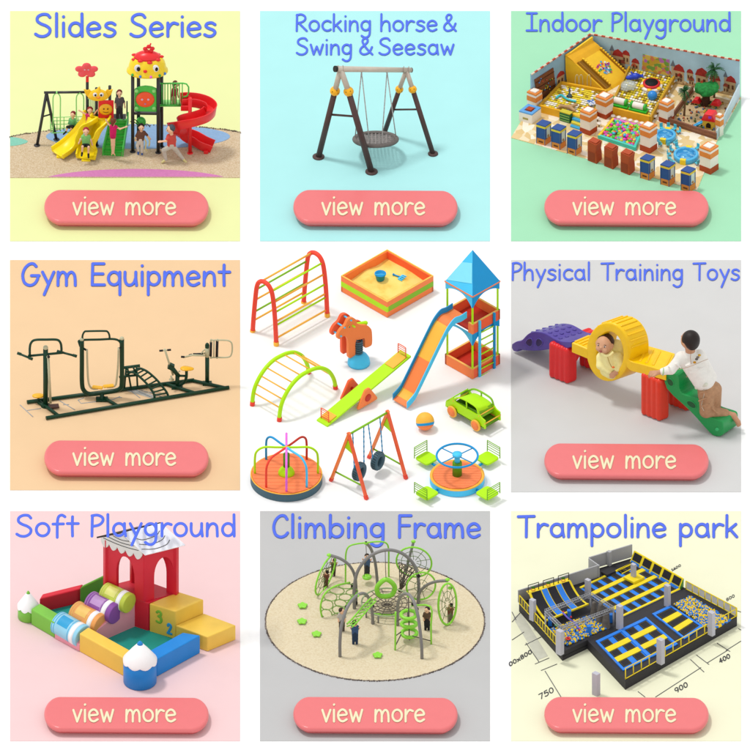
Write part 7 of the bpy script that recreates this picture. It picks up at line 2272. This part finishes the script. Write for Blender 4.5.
rnd = random.Random(5)
nS = (s1 - s0).cross(Wv).normalized(); nS = nS if nS.z > 0 else -nS
dm = MB()
cm = (s0 + Wv * .58).lerp(s1 + Wv * .58, .48)
for k in range(46):
    a, r = rnd.uniform(0, 6.28), math.sqrt(rnd.random())
    dm.cur = rnd.randrange(5)
    c = cm + (s1 - s0).normalized() * 7.6 * r * math.cos(a) + Wv.normalized() * 8.2 * r * math.sin(a)
    dm.lathe([(1.15, 0), (1.15, .5)], c + nS * .05, 7, axis=tuple(nS))
part(dm, 'printed_dots', [plastic(h) for h in ('#D8435F', '#4FA8D8', '#57B04A', '#F4F0E8', '#B04FA8')], sl, kind='stuff')
part(MB().prism([pL(575.5, 60.5), pL(587.6, 51.4), pL(587.4, 45.2), pL(577, 51)], nL3 * .6), 'sign', ramp_mat(((0, '#C8402A'), (.35, '#E8C84A'), (.6, '#4FA0C8'), (.8, '#D86A3A')), 'voronoi', 30, .6, name='sign_paint'), sl)
for u in (575.5, 579.5, 587.5):
    b = g(u, 90)
    part(MB().tube(cr([b, up(u - .2, 78, b), up(u + 1.6, 74.6, b), up(u + 3, 78, b), up(u + 3.4, 88, b)], 4), .4, 6), 'hoop_rail', mat('#E6D6A0', rough=.4), sl)
# ---- soft pits with cushions
def softpit(poly, h, lab, seed, nx, ny):
    P_ = [g(*p) for p in poly]
    t = thing('soft_pit', lab, 'soft pit', sum(P_, V((0, 0, 0))) / 4)
    c = sum(P_, V((0, 0, 0))) / 4
    for i in range(4):
        a, b = P_[i], P_[(i + 1) % 4]
        n_ = V((-(b - a).y, (b - a).x, 0)).normalized()
        if n_.dot(c - a) < 0: n_ = -n_
        d = (b - a).normalized()
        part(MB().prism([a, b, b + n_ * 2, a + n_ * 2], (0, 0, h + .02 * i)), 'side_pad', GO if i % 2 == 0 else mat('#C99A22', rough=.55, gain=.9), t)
    part(MB().prism([p.lerp(c, .03) for p in P_], (0, 0, h * .5)), 'base_pad', mat('#8C7420', rough=.7), t)
    rnd = random.Random(seed)
    mb = MB()
    for i in range(nx):
        for j in range(ny):
            s, q_ = (i + .5) / nx * .94 + .03, (j + .5) / ny * .92 + .04
            p = P_[0].lerp(P_[1], s).lerp(P_[3].lerp(P_[2], s), q_)
            mb.cur = rnd.choice((0, 0, 0, 1, 1, 2))
            e = (P_[1] - P_[0]).length / nx * .78
            mb.box(p + V((0, 0, h * .5 + .9)), (e, (P_[3] - P_[0]).length / ny * .6, 1.6 + rnd.random()), rz=math.atan2((P_[1] - P_[0]).y, (P_[1] - P_[0]).x))
    part(mb, 'cushion_blocks', [mat('#F7DE3A', rough=.6, gain=.9), mat('#FBF6E4', rough=.6, gain=.9), mat('#B8952A', rough=.6, gain=.9)], t, kind='stuff')
    return P_
P1 = softpit(((538.5, 112.5), (591, 126.5), (607, 97), (561, 88.5)), 9, 'low yellow padded pit with cushions in front of the climbing board', 1, 17, 14)
P2 = softpit(((609, 114.5), (651, 124.8), (676, 82), (630, 70.5)), 9.5, 'large yellow padded pit with a round trampoline and green rollers', 2, 16, 18)
ob = lambda u, v, z=7: g(u, v, z)
# things in the pits
t = thing('round_trampoline', 'red and black round trampoline on a yellow and white ring', 'trampoline', ob(651.5, 88))
part(MB().lathe([(11, 0), (11.2, 2.4), (10, 3.2), (8.4, 3.2), (.3, 2.6)], ob(651.5, 87), 30), 'ring_pad', WH, t)
for k in range(6):
    a = k * math.pi / 3 + .3
    part(MB().lathe([(1.4, 0), (2.6, .4), (2.4, 1.2), (.2, 1.5)], ob(651.5, 87) + V((9.8 * math.cos(a), 9.8 * math.sin(a), 2.6)), 10), 'ring_pad', YW, t)
part(MB().lathe([(8.6, 3.4), (8.6, 5.2), (7.0, 5.6), (.3, 5.5)], ob(651.5, 87), 30), 'red_rim', plastic('#D41F26'), t)
part(MB().lathe([(6.6, 5.5), (6.6, 6.0), (.3, 6.0)], ob(651.5, 87), 30), 'jump_bed', mat('#15151a', rough=.7), t)
single(MB().ball(up(652.4, 95.4, ob(652.4, 98)), 5.0, 20), 'big_ball', plastic('#2387D8'), 'big shiny blue ball in front of the red and black trampoline', 'ball', ob(652.4, 98))
d_ = up(634, 77, ob(634, 80))
t = single(blob_mb([('c', d_ + V((-6, 0, -1)), d_ + V((2, 0, 1)), 2.2, 3.2), ('c', d_ + V((2, 0, 1)), d_ + V((8, 2, 0)), 3, 1.2), ('c', d_ + V((-1, 0, 2)), d_ + V((-3, 1, 6)), 1.6, .6), ('c', d_ + V((8, 2, 0)), d_ + V((9, 5, 0)), 1, .5), ('c', d_ + V((8, 2, 0)), d_ + V((9.5, -1, 0)), 1, .5)], .6, 1.2), 'soft_dolphin', plastic('#2342C4'), 'dark blue dolphin shaped cushion in the large padded pit', 'soft toy', ob(634, 80))
single(MB().ball(up(628.5, 86, ob(628.5, 90)), (8, 7.5, 5.5), 16, lo=0), 'clear_dome', mat('#D6E0DC', rough=.15, alpha=.45), 'clear dome cushion left of the dark blue dolphin', 'dome', ob(628.5, 90))
for k, (u, v, lab) in enumerate(((619.5, 101, 'white roller with a green base at the left of the large pit'), (638.5, 105.8, 'white roller with green ends at the right of the large pit'))):
    c = up(u, v, ob(u, v + 4)); ax = wv(1, .24).normalized()
    t = thing('soft_roller', lab, 'roller', ob(u, v + 4), 'green and white rollers')
    part(MB().lathe([(2.8, 0), (3.4, .5), (3.4, 11.5), (2.8, 12)], c - ax * 6, 18, axis=tuple(ax)), 'roller', WH, t)
    for e in (-8.4, 6):
        part(MB().lathe([(3, 0), (3.6, .5), (3.6, 2), (3, 2.5)], c + ax * e, 18, axis=tuple(ax)), 'roller_end', plastic('#2DB02E'), t)
    part(MB().box(c + V((0, -1, -3.6)), (19, 8, 1.6), rz=-.38), 'base', plastic('#3CC43A'), t)
single(MB().tube(cr([g(556, 98, 8), g(561, 95, 8), g(567, 99, 8), g(576, 101.5, 8)], 4), 1.1, 8), 'foam_track', plastic('#38C4D0'), 'turquoise foam track bent across the cushions of the low pit', 'foam track', g(565, 100))
fx = up(569.5, 107, ob(569, 109))
single(blob_mb([('c', fx + V((-9, 2, 0)), fx, 1.6, 2), ('c', fx, fx + V((7, 4, 0)), 2, 1.5), ('c', fx, fx + V((5, -6, 0)), 2, 1.5), ('c', fx + V((-9, 2, 0)), fx + V((-12, -2, 0)), 1.5, 1.2)], .7, 1.2), 'foam_rocker', mat('#C9A070', rough=.6), 'tan three armed foam rocker on the cushions of the low pit', 'foam toy', ob(569, 109))
single(MB().box(ob(591.5, 104) + V((0, 0, 1.6)), (7, 9, 1.4), rz=.4), 'grid_mat', ramp_mat(((0, '#3A6FC0'), (.5, '#E8ECF4')), 'voronoi', 60, .6, name='grid_cloth'), 'blue and white checked mat by the orange kiosk in the low pit', 'mat', ob(591.5, 104))
single(MB().lathe([(3, 0), (2, 1.5), (.9, 2), (.8, 9), (.2, 9.3)], g(569.5, 96, 7), 14), 'foam_post', mat('#4A6472', rough=.5), 'slim grey blue post standing among the cushions of the low pit', 'post', g(569.5, 96, 7))
# ---- kiosks
def kiosk(u, v, w, h, lab, base=True):
    p = g(u, v); ea, eb = wv(w, w * .38), wv(w * .75, -w * .5)
    t = thing('snack_kiosk', lab, 'kiosk', p, 'white and orange kiosks')
    p = p - ea / 2 - eb / 2
    z = 0
    H_ = hz(h)
    L_ = [(.24, RB, 'base')] if base else []
    L_ += [(.38, WH, 'counter'), (.20, OG, 'band'), (.10, WH, 'cap'), (.06, OG, 'cap')]
    tot = sum(x[0] for x in L_)
    for k, (f, m_, nm) in enumerate(L_):
        hh = H_ * f / tot
        e = .3 if m_ is WH else 0
        part(MB().prism([p + ea.normalized() * e + eb.normalized() * e + V((0, 0, z)), p + ea - ea.normalized() * e + eb.normalized() * e + V((0, 0, z)), p + ea + eb - (ea.normalized() + eb.normalized()) * e + V((0, 0, z)), p + eb + ea.normalized() * e - eb.normalized() * e + V((0, 0, z))], (0, 0, hh - .05)), nm, m_, t)
        z += hh
    part(MB().block(p + ea * .2 + eb * .2 + V((0, 0, z)), ea * .6, eb * .6, 1.2), 'hatch', WH, t)
kiosk(534.6, 108, 9, 17, 'white and orange kiosk behind the blue rimmed stall at the left corner', False)
kiosk(588.5, 132, 10, 22, 'white and orange kiosk with red base beside the blue striped steps')
kiosk(604.5, 115.5, 10.5, 20, 'white and orange kiosk at the right corner of the low padded pit')
kiosk(648.5, 150, 10, 25, 'white and orange kiosk between the ball pool and the round tables')
kiosk(666.5, 121, 9, 20, 'white and orange kiosk at the corner of the sand garden fence')
kiosk(709, 170, 11, 24, 'white and orange kiosk at the right front corner of the room')
kiosk(719.5, 135, 5, 20, 'slim white and orange kiosk at the end of the right wall', False)
p = g(519, 121); ea, eb = wv(13, 3.6), wv(9, -7)
t = thing('ticket_stall', 'white square stall with a wide blue rim at the left corner', 'stall', p)
part(MB().block(p, ea, eb, hz(9)), 'body', WH, t)
for (a, d, n_) in ((p, ea, eb), (p + eb * .78, ea, eb), (p + eb * .22, eb * .56, ea), (p + eb * .22 + ea * .78, eb * .56, ea)):
    part(MB().block(a + V((0, 0, hz(9))), d, n_ * .22, 1.6), 'rim', plastic('#5B9FDC'), t)
part(MB().block(p + ea * .3 + eb * .3 + V((0, 0, hz(9))), ea * .4, eb * .4, 2.4), 'machine', RB, t)
part(MB().block(p + ea * .3 - eb * .02 + V((0, 0, 4)), ea * .4, eb * .02, 2.2), 'plate', mat('#B8A85A'), t)
# ---- arcade machines, first one built, the rest copies
ea, eb = wv(8.6, 2.6), wv(6, -4.2)
def arcade(p):
    t = thing('claw_machine', 'x', 'arcade machine', p, 'blue claw machines along the front edge')
    H_ = hz(20)
    part(MB().block(p, ea, eb, H_ * .30), 'lower_cabinet', OG, t)
    part(MB().block(p + ea * .02 + eb * .02 + V((0, 0, H_ * .31)), ea * .94, eb * .30, H_ * .54), 'side_panel', NV, t)
    part(MB().block(p + ea * .04 + eb * .33 + V((0, 0, H_ * .31)), ea * .90, eb * .63, H_ * .54), 'glass_case', mat('#D8E2DC', rough=.15, gain=.9), t)
    part(MB().block(p - ea * .02 - eb * .02 + V((0, 0, H_ * .85)), ea * 1.04, eb * 1.04, H_ * .10), 'sign_band', mat('#E8CE3A', rough=.5, gain=.9), t)
    part(MB().block(p - ea * .02 - eb * .02 + V((0, 0, H_ * .955)), ea * 1.04, eb * 1.04, H_ * .05), 'top', NV, t)
    for (i, j) in ((0, 0), (1, 0), (1, 1)):
        q_ = p + ea * i * .97 + eb * j * .97
        part(MB().block(q_ - ea * .02 - eb * .03, ea * .05, eb * .07, H_ * .85), 'corner_post', mat('#4A6FA8', rough=.4), t)
    part(MB().ball(p + ea * .9 + eb * .62 + V((0, 0, H_ * .40)), (1.6, 1.8, 1.5), 8), 'prizes', mat('#C8945A'), t)
    part(MB().block(p + ea * .25 - eb * .012 + V((0, 0, H_ * .12)), ea * .5, eb * .01, H_ * .08), 'slot', mat('#7A3A16'), t)
    return t
spots = [(536.5, 143.6, 'leftmost of the three blue claw machines near the white stall'), (551.5, 147.8, 'middle of the three blue claw machines left of the red cabinets'), (567.3, 153.6, 'blue claw machine next to the red cabinets on their left'),
         (640.3, 178, 'blue claw machine next to the red cabinets on their right'), (660.5, 184.2, 'middle of the three blue claw machines right of the red cabinets'), (681, 190, 'rightmost of the blue claw machines at the front right corner')]
m0 = None
for (u, v, lab) in spots:
    if m0 is None:
        m0 = arcade(g(u, v)); m0['label'] = lab
    else:
        dup(m0, g(u, v), lab)
c0_ = None
for (u, v, lab) in ((587.5, 160.5, 'leftmost of the three dark red cabinets'), (604, 166, 'middle one of the three dark red cabinets'), (620.5, 171.8, 'rightmost of the three dark red cabinets')):
    p = g(u, v)
    if c0_ is None:
        c0_ = thing('red_cabinet', lab, 'cabinet', p, 'dark red cabinets in the front row')
        ea_, eb_ = wv(9, 3.6), wv(5.6, -4.4); H_ = hz(19.5)
        pr = [p, p + V((0, 0, H_)), p + ea_ + V((0, 0, H_ * .97)), p + ea_ * .9 + V((0, 0, H_ * .6)), p + ea_ * .98 + V((0, 0, H_ * .38)), p + ea_ * 1.0]
        part(MB().prism(pr, eb_), 'body', RB, c0_, bevel=.3)
        part(MB().prism([p - eb_ * .01 + ea_ * .08 + V((0, 0, H_ * .08)), p - eb_ * .01 + ea_ * .8 + V((0, 0, H_ * .08)), p - eb_ * .01 + ea_ * .8 + V((0, 0, H_ * .52)), p - eb_ * .01 + ea_ * .08 + V((0, 0, H_ * .52))], -eb_ * .012), 'door', mat('#A43E1A', rough=.6), c0_)
        part(MB().block(p + ea_ * .1 + eb_ * .1 + V((0, 0, H_)), ea_ * .78, eb_ * .8, .5), 'top_panel', mat('#C4522A', rough=.6), c0_)
    else:
        dup(c0_, p, lab)
# ---- ball pool
poly = [g(*p) for p in ((597.5, 139), (635.5, 151.5), (645, 129.5), (612.5, 121.5))]
t = thing('toy_pool', 'square toy pool with turquoise and yellow border full of coloured toys', 'ball pool', poly[0])
cpl = sum(poly, V((0, 0, 0))) / 4
for i, m_ in enumerate((TQ, TQ, plastic('#E060C8'), YW)):
    a, b = poly[i], poly[(i + 1) % 4]
    n_ = V((-(b - a).y, (b - a).x, 0)).normalized()
    if n_.dot(cpl - a) < 0: n_ = -n_
    part(MB().prism([a, b, b + n_ * 2.6, a + n_ * 2.6], (0, 0, 5 + .03 * i)), 'border_pad', m_, t, bevel=.5)
part(MB().prism([p.lerp(cpl, .06) for p in poly], (0, 0, 1)), 'base_pad', mat('#F0D890'), t)
rnd = random.Random(9)
tb = MB()
for k in range(260):
    s, q_ = rnd.uniform(.08, .92), rnd.uniform(.08, .92)
    p = poly[0].lerp(poly[1], s).lerp(poly[3].lerp(poly[2], s), q_)
    tb.cur = rnd.randrange(6)
    tb.ball(p + V((0, 0, 2.5 + rnd.random() * 2.4)), (1.5 + rnd.random(), 1.5 + rnd.random(), 1.2 + rnd.random()), 7)
tb.cur = 0
single(tb, 'pool_toys', [plastic(h) for h in ('#E33AB8', '#3FBF3A', '#E8D23A', '#38B4D8', '#E85A3A', '#7FD84A')], 'heap of small bright toys inside the square toy pool', 'toys', cpl, kind='stuff')
# ---- round tables with chairs
def table(u, v, rx, lab):
    b = g(u, v)
    t = thing('water_table', lab, 'play table', b, 'round blue water tables')
    part(MB().lathe([(rx - 2, 0), (rx, .6), (rx, 5.4), (rx - .8, 6), (rx - 2.6, 6), (rx - 2.8, 4.6)], b, 36), 'rim', plastic('#4FB6E8'), t)
    part(MB().lathe([(rx - 2.7, 4.4), (rx - 2.7, 5.0), (.3, 5.0)], b, 36), 'water', ramp_mat(((0, '#3F9FE0'), (.5, '#5CB8F0'), (.8, '#8AD0F8')), 'voronoi', 34, .15, name='water'), t)
    for a in (75, 255):
        d = V((math.cos(math.radians(a)), math.sin(math.radians(a)), 0))
        part(MB().box(b + d * (rx - .8) + V((0, 0, 3.3)), (3.4, 6, 6.6), rz=math.radians(a)), 'yellow_block', plastic('#F2D51E'), t, bevel=.5)
    return b
T1b = table(665.5, 138.5, 10.5, 'round blue water table beside the white kiosk')
T2b = table(686, 158, 12.5, 'round blue water table at the front right with more chairs')
ch0 = None
def chair(b, a, r, lab):
    global ch0
    d = V((math.cos(math.radians(a)), math.sin(math.radians(a)), 0))
    p = b + d * r
    if ch0 is None:
        ch0 = thing('small_chair', lab, 'chair', p, 'small turquoise chairs round the water tables')
        part(MB().box(p + V((0, 0, 3.2)), (3.4, 3.2, .8)), 'seat', plastic('#4FC0D8'), ch0)
        part(MB().box(p + V((1.9, 0, 5.4)), (.7, 3.2, 4.4)), 'backrest', plastic('#4FC0D8'), ch0)
        for sx in (-1.2, 1.2):
            for sy in (-1.2, 1.2):
                part(MB().box(p + V((sx, sy, 1.4)), (.5, .5, 2.8)), 'leg', mat('#8A4A6A'), ch0)
        ch0.rotation_euler = (0, 0, math.radians(a))
    else:
        dup(ch0, p, lab, rz=math.radians(a))
for k, a in enumerate((30, 55, 80, 105, 130, 250, 280, 310)):
    chair(T1b, a, 15, 'small turquoise chair pushed to the water table beside the kiosk')
for k, a in enumerate((-50, -25, 0, 25, 50, 120, 145, 170, 195, 220)):
    chair(T2b, a, 17, 'small turquoise chair pushed to the front right water table')
# ---- stools along the large pit
s0_ = None
stl = [(613 + 5.8 * k, 119.3 + 1.45 * k) for k in range(7)] + [(655 + 2.6 * k, 119.5 - 5.0 * k) for k in range(9)] + [(599, 127), (597.5, 121.5)]
for k, (u, v) in enumerate(stl):
    lab = 'round white topped stool in the row along the front of the large padded pit' if k < 7 else 'round white topped stool in the row along the right side of the large padded pit' if k < 16 else 'round white topped stool between the two kiosks of the low pit'
    p = g(u, v)
    if s0_ is None:
        s0_ = thing('round_stool', lab, 'stool', p, 'round white stools')
        part(MB().lathe([(1.3, 0), (.7, .4), (.7, 3.6)], p, 10), 'stem', mat('#9A7A4A'), s0_)
        part(MB().lathe([(2.0, 3.6), (2.2, 4.0), (2.1, 4.8), (.2, 5.0)], p, 14), 'seat', WH, s0_)
    else:
        dup(s0_, p, lab)
# ---- steps and toy shelf
p = g(570.2, 127.5)
t = thing('striped_steps', 'small blue and yellow striped steps leading to the low pit', 'steps', p)
for k in range(4):
    part(MB().block(p + wv(.9 * k, -1.9 * k) , wv(9.5, 3.2), wv(1.2, -2.2), 2.2 * (k + 1)), 'step', (plastic('#38A8E0'), plastic('#E8D23A'))[k % 2], t)
p = g(559.5, 121)
t = thing('toy_shelf', 'small green and yellow toy shelf in front of the low pit', 'shelf', p)
part(MB().block(p, wv(10, 3), wv(3, -2.4), hz(9)), 'body', mat('#2F7A4A', rough=.6), t)
part(MB().block(p + V((0, 0, hz(9))), wv(10.2, 3.1), wv(3.2, -2.6), 1), 'top', mat('#E0D23A', rough=.6), t)
for k in range(3):
    part(MB().block(p + wv(.4, .4) + V((0, 0, 2 + 3 * k)), wv(9.2, 2.8), wv(.2, -.1), .9), 'board', mat('#9AD06A', rough=.6), t)
# ---- sand garden
sand_p = [g(*p) for p in ((670, 124), (716, 139), (737, 104), (694, 92))]
setting(MB().prism([p + V((0, 0, .65)) for p in sand_p], (0, 0, 1.2)), 'ground', ramp_mat(((.3, '#C9A97A'), (.5, '#E0C498'), (.7, '#B98E58')), 'noise', 22, .9, bump=.3, interp='LINEAR', name='sand'))
fw = thing('garden_fence', 'low brown wooden fence round the sand garden', 'fence', g(692, 131))
for (a, b) in (((669, 124.5), (716.5, 140)), ((669, 124.5), (693, 92))):
    A_, B_ = g(*a), g(*b)
    for k in range(3):
        part(MB().beam(A_ + V((0, 0, 1.8 + 2.5 * k)), B_ + V((0, 0, 1.8 + 2.5 * k)), 1.6, 2.3), 'board', mat(('#8A5A40', '#A06A4C', '#94624A')[k], rough=.7, var=.12, scale=30), fw)
def palm(u, vb, vt, lab, crown_r, seed):
    b = g(u, vb)
    top = up(u + .5, vt, b)
    t = thing('palm_tree', lab, 'palm', b, 'palm trees of the sand garden')
    part(MB().tube(cr([b, b.lerp(top, .5) + V((.6, 0, 0)), top], 5), [1.2 - .5 * i / 10 for i in range(11)], 8), 'trunk', mat('#7A5A3A', rough=.9, var=.2, scale=40), t)
    rnd = random.Random(seed)
    mb = MB()
    for k in range(26):
        a = rnd.uniform(0, 6.28); e = rnd.uniform(-.5, 1.2)
        d = V((math.cos(a) * math.cos(e), math.sin(a) * math.cos(e), math.sin(e)))
        L_ = crown_r * rnd.uniform(.75, 1.1)
        pts = [top, top + d * L_ * .5 + V((0, 0, L_ * .12)), top + d * L_ - V((0, 0, L_ * .22))]
        pts = cr(pts, 4)
        sd_ = d.cross(V((0, 0, 1)))
        sd_ = sd_.normalized() if sd_.length > .1 else V((1, 0, 0))
        for i in range(len(pts) - 1):
            w_ = 2.0 * math.sin(math.pi * (i + .6) / len(pts)) + .3
            for s_ in (-1, 1):
                m_ = (pts[i] + pts[i + 1]) / 2
                tip = m_ + sd_ * s_ * w_ + (pts[i + 1] - pts[i]) * .7 - V((0, 0, w_ * .4))
                mb.add([pts[i], pts[i + 1], tip], [[0, 1, 2]])
    part(mb, 'crown', mat('#1F5A28', rough=.7, var=.35, scale=30), t)
palm(684, 117, 92, 'palm tree at the front left of the sand garden', 9, 1)
palm(714, 99, 70, 'taller palm tree standing against the back wall', 10, 6)
b = g(705.5, 106)
t = thing('toy_tree', 'big artificial tree with a green dome crown and thick brown trunk', 'tree', b)
part(blob_mb([('c', b, up(706.5, 92, b), 4.6, 3.4), ('c', b, b + wv(-5, 2), 3, 1.6), ('c', b, b + wv(5, 1.5), 3, 1.6)], .8, 2), 'trunk', mat('#4A2A18', rough=.9, var=.2, scale=30), t)
rnd = random.Random(11)
cr_ = [('e', up(707, 89.5, b), (10, 9, 6.5))]
for k in range(16):
    a = rnd.uniform(0, 6.28)
    cr_.append(('e', up(707, 88.5, b) + V((9 * math.cos(a), 8 * math.sin(a), rnd.uniform(-2, 3))), (3.4, 3.2, 2.6)))
part(blob_mb(cr_, .8, 1), 'crown', mat('#1E8A3A', rough=.7, var=.3, scale=40, bump=.5), t)
def hut(u, v, w, h, body, lab, rh=5, group=None):
    p = g(u, v); ea, eb = wv(w, w * .16), wv(w * .28, -w * .32)
    t = thing('toy_house', lab, 'toy house', p)
    H_ = hz(h)
    part(MB().block(p, ea, eb, H_), 'wall', mat(body, rough=.6, gain=.9), t)
    q_ = p + V((0, 0, H_)); e1, e2 = ea.normalized() * 1.2, eb.normalized() * 1.2
    rp = [q_ - e1 - e2, q_ + ea * .18 + V((0, 0, hz(rh))) - e2, q_ + ea * .82 + V((0, 0, hz(rh))) - e2, q_ + ea + e1 - e2]
    part(MB().prism(rp, eb + e2 * 2), 'roof', plastic('#E3202A'), t, bevel=.4)
    wd_ = [p + ea * (.5 + .2 * math.cos(a)) - eb * .02 + V((0, 0, H_ * (.5 + .3 * math.sin(a)))) for a in np.linspace(0, math.pi, 9)] + [p + ea * .3 - eb * .02 + V((0, 0, H_ * .28)), p + ea * .7 - eb * .02 + V((0, 0, H_ * .28))]
    part(MB().prism(wd_, -eb.normalized() * .3), 'window', mat('#2A1A12', rough=.5), t)
    return t, p, ea, eb, H_
t, p, ea1, eb1, H1_ = hut(702.5, 129.5, 12, 9.5, '#EBC640', 'yellow toy house with red roof at the front right of the sand garden', 7)
part(MB().box(p + ea1 * .62 + V((0, -1.6, H1_ + 5.5)), (3.2, .5, 2.6)), 'roof_window', plastic('#8A3AC8'), t)
for k in (.05, .9):
    part(MB().block(p + ea1 * k + V((0, -.8, 0)), ea1 * .08, eb1 * .1, H1_ * .4), 'blue_foot', plastic('#3A7AD0'), t)
hut(711.5, 109, 7, 4, '#C9A060', 'small red roofed hut right of the big artificial tree', 4)
hut(693, 106, 6, 3.5, '#C9A060', 'small red roofed hut left of the big artificial tree', 4)
U_ = [(-1.6, 1.4), (-1.2, 1.4), (-1.1, .3), (1.1, .3), (1.2, 1.4), (1.6, 1.4), (1.4, -.3), (-1.4, -.3)]
single(MB().sweep(cr([g(703, 122, 6), g(699, 124, 5), g(695.5, 126, 3), g(692.5, 128.5, 1.8)], 5), U_), 'toy_slide', SKY, 'small blue slide bending out of the yellow toy house', 'slide', g(697, 127))
rnd = random.Random(21)
fl3 = MB()
for k in range(110):
    s, q_ = rnd.uniform(.05, .95), rnd.uniform(.08, .95)
    p = sand_p[0].lerp(sand_p[1], s).lerp(sand_p[3].lerp(sand_p[2], s), q_)
    fl3.cur = rnd.choice((0, 0, 1, 2, 3, 4))
    fl3.ball(p + V((0, 0, 2.2 + rnd.random())), (rnd.uniform(.7, 1.5),) * 3, 6)
fl3.cur = 0
single(fl3, 'garden_plants', [mat(h, rough=.8, var=.2) for h in ('#4A6A2A', '#C86A3A', '#5A7A9A', '#D8B040', '#7A4A2A')], 'scattered small plants and flowers on the sand garden', 'plants', g(700, 118), kind='stuff')
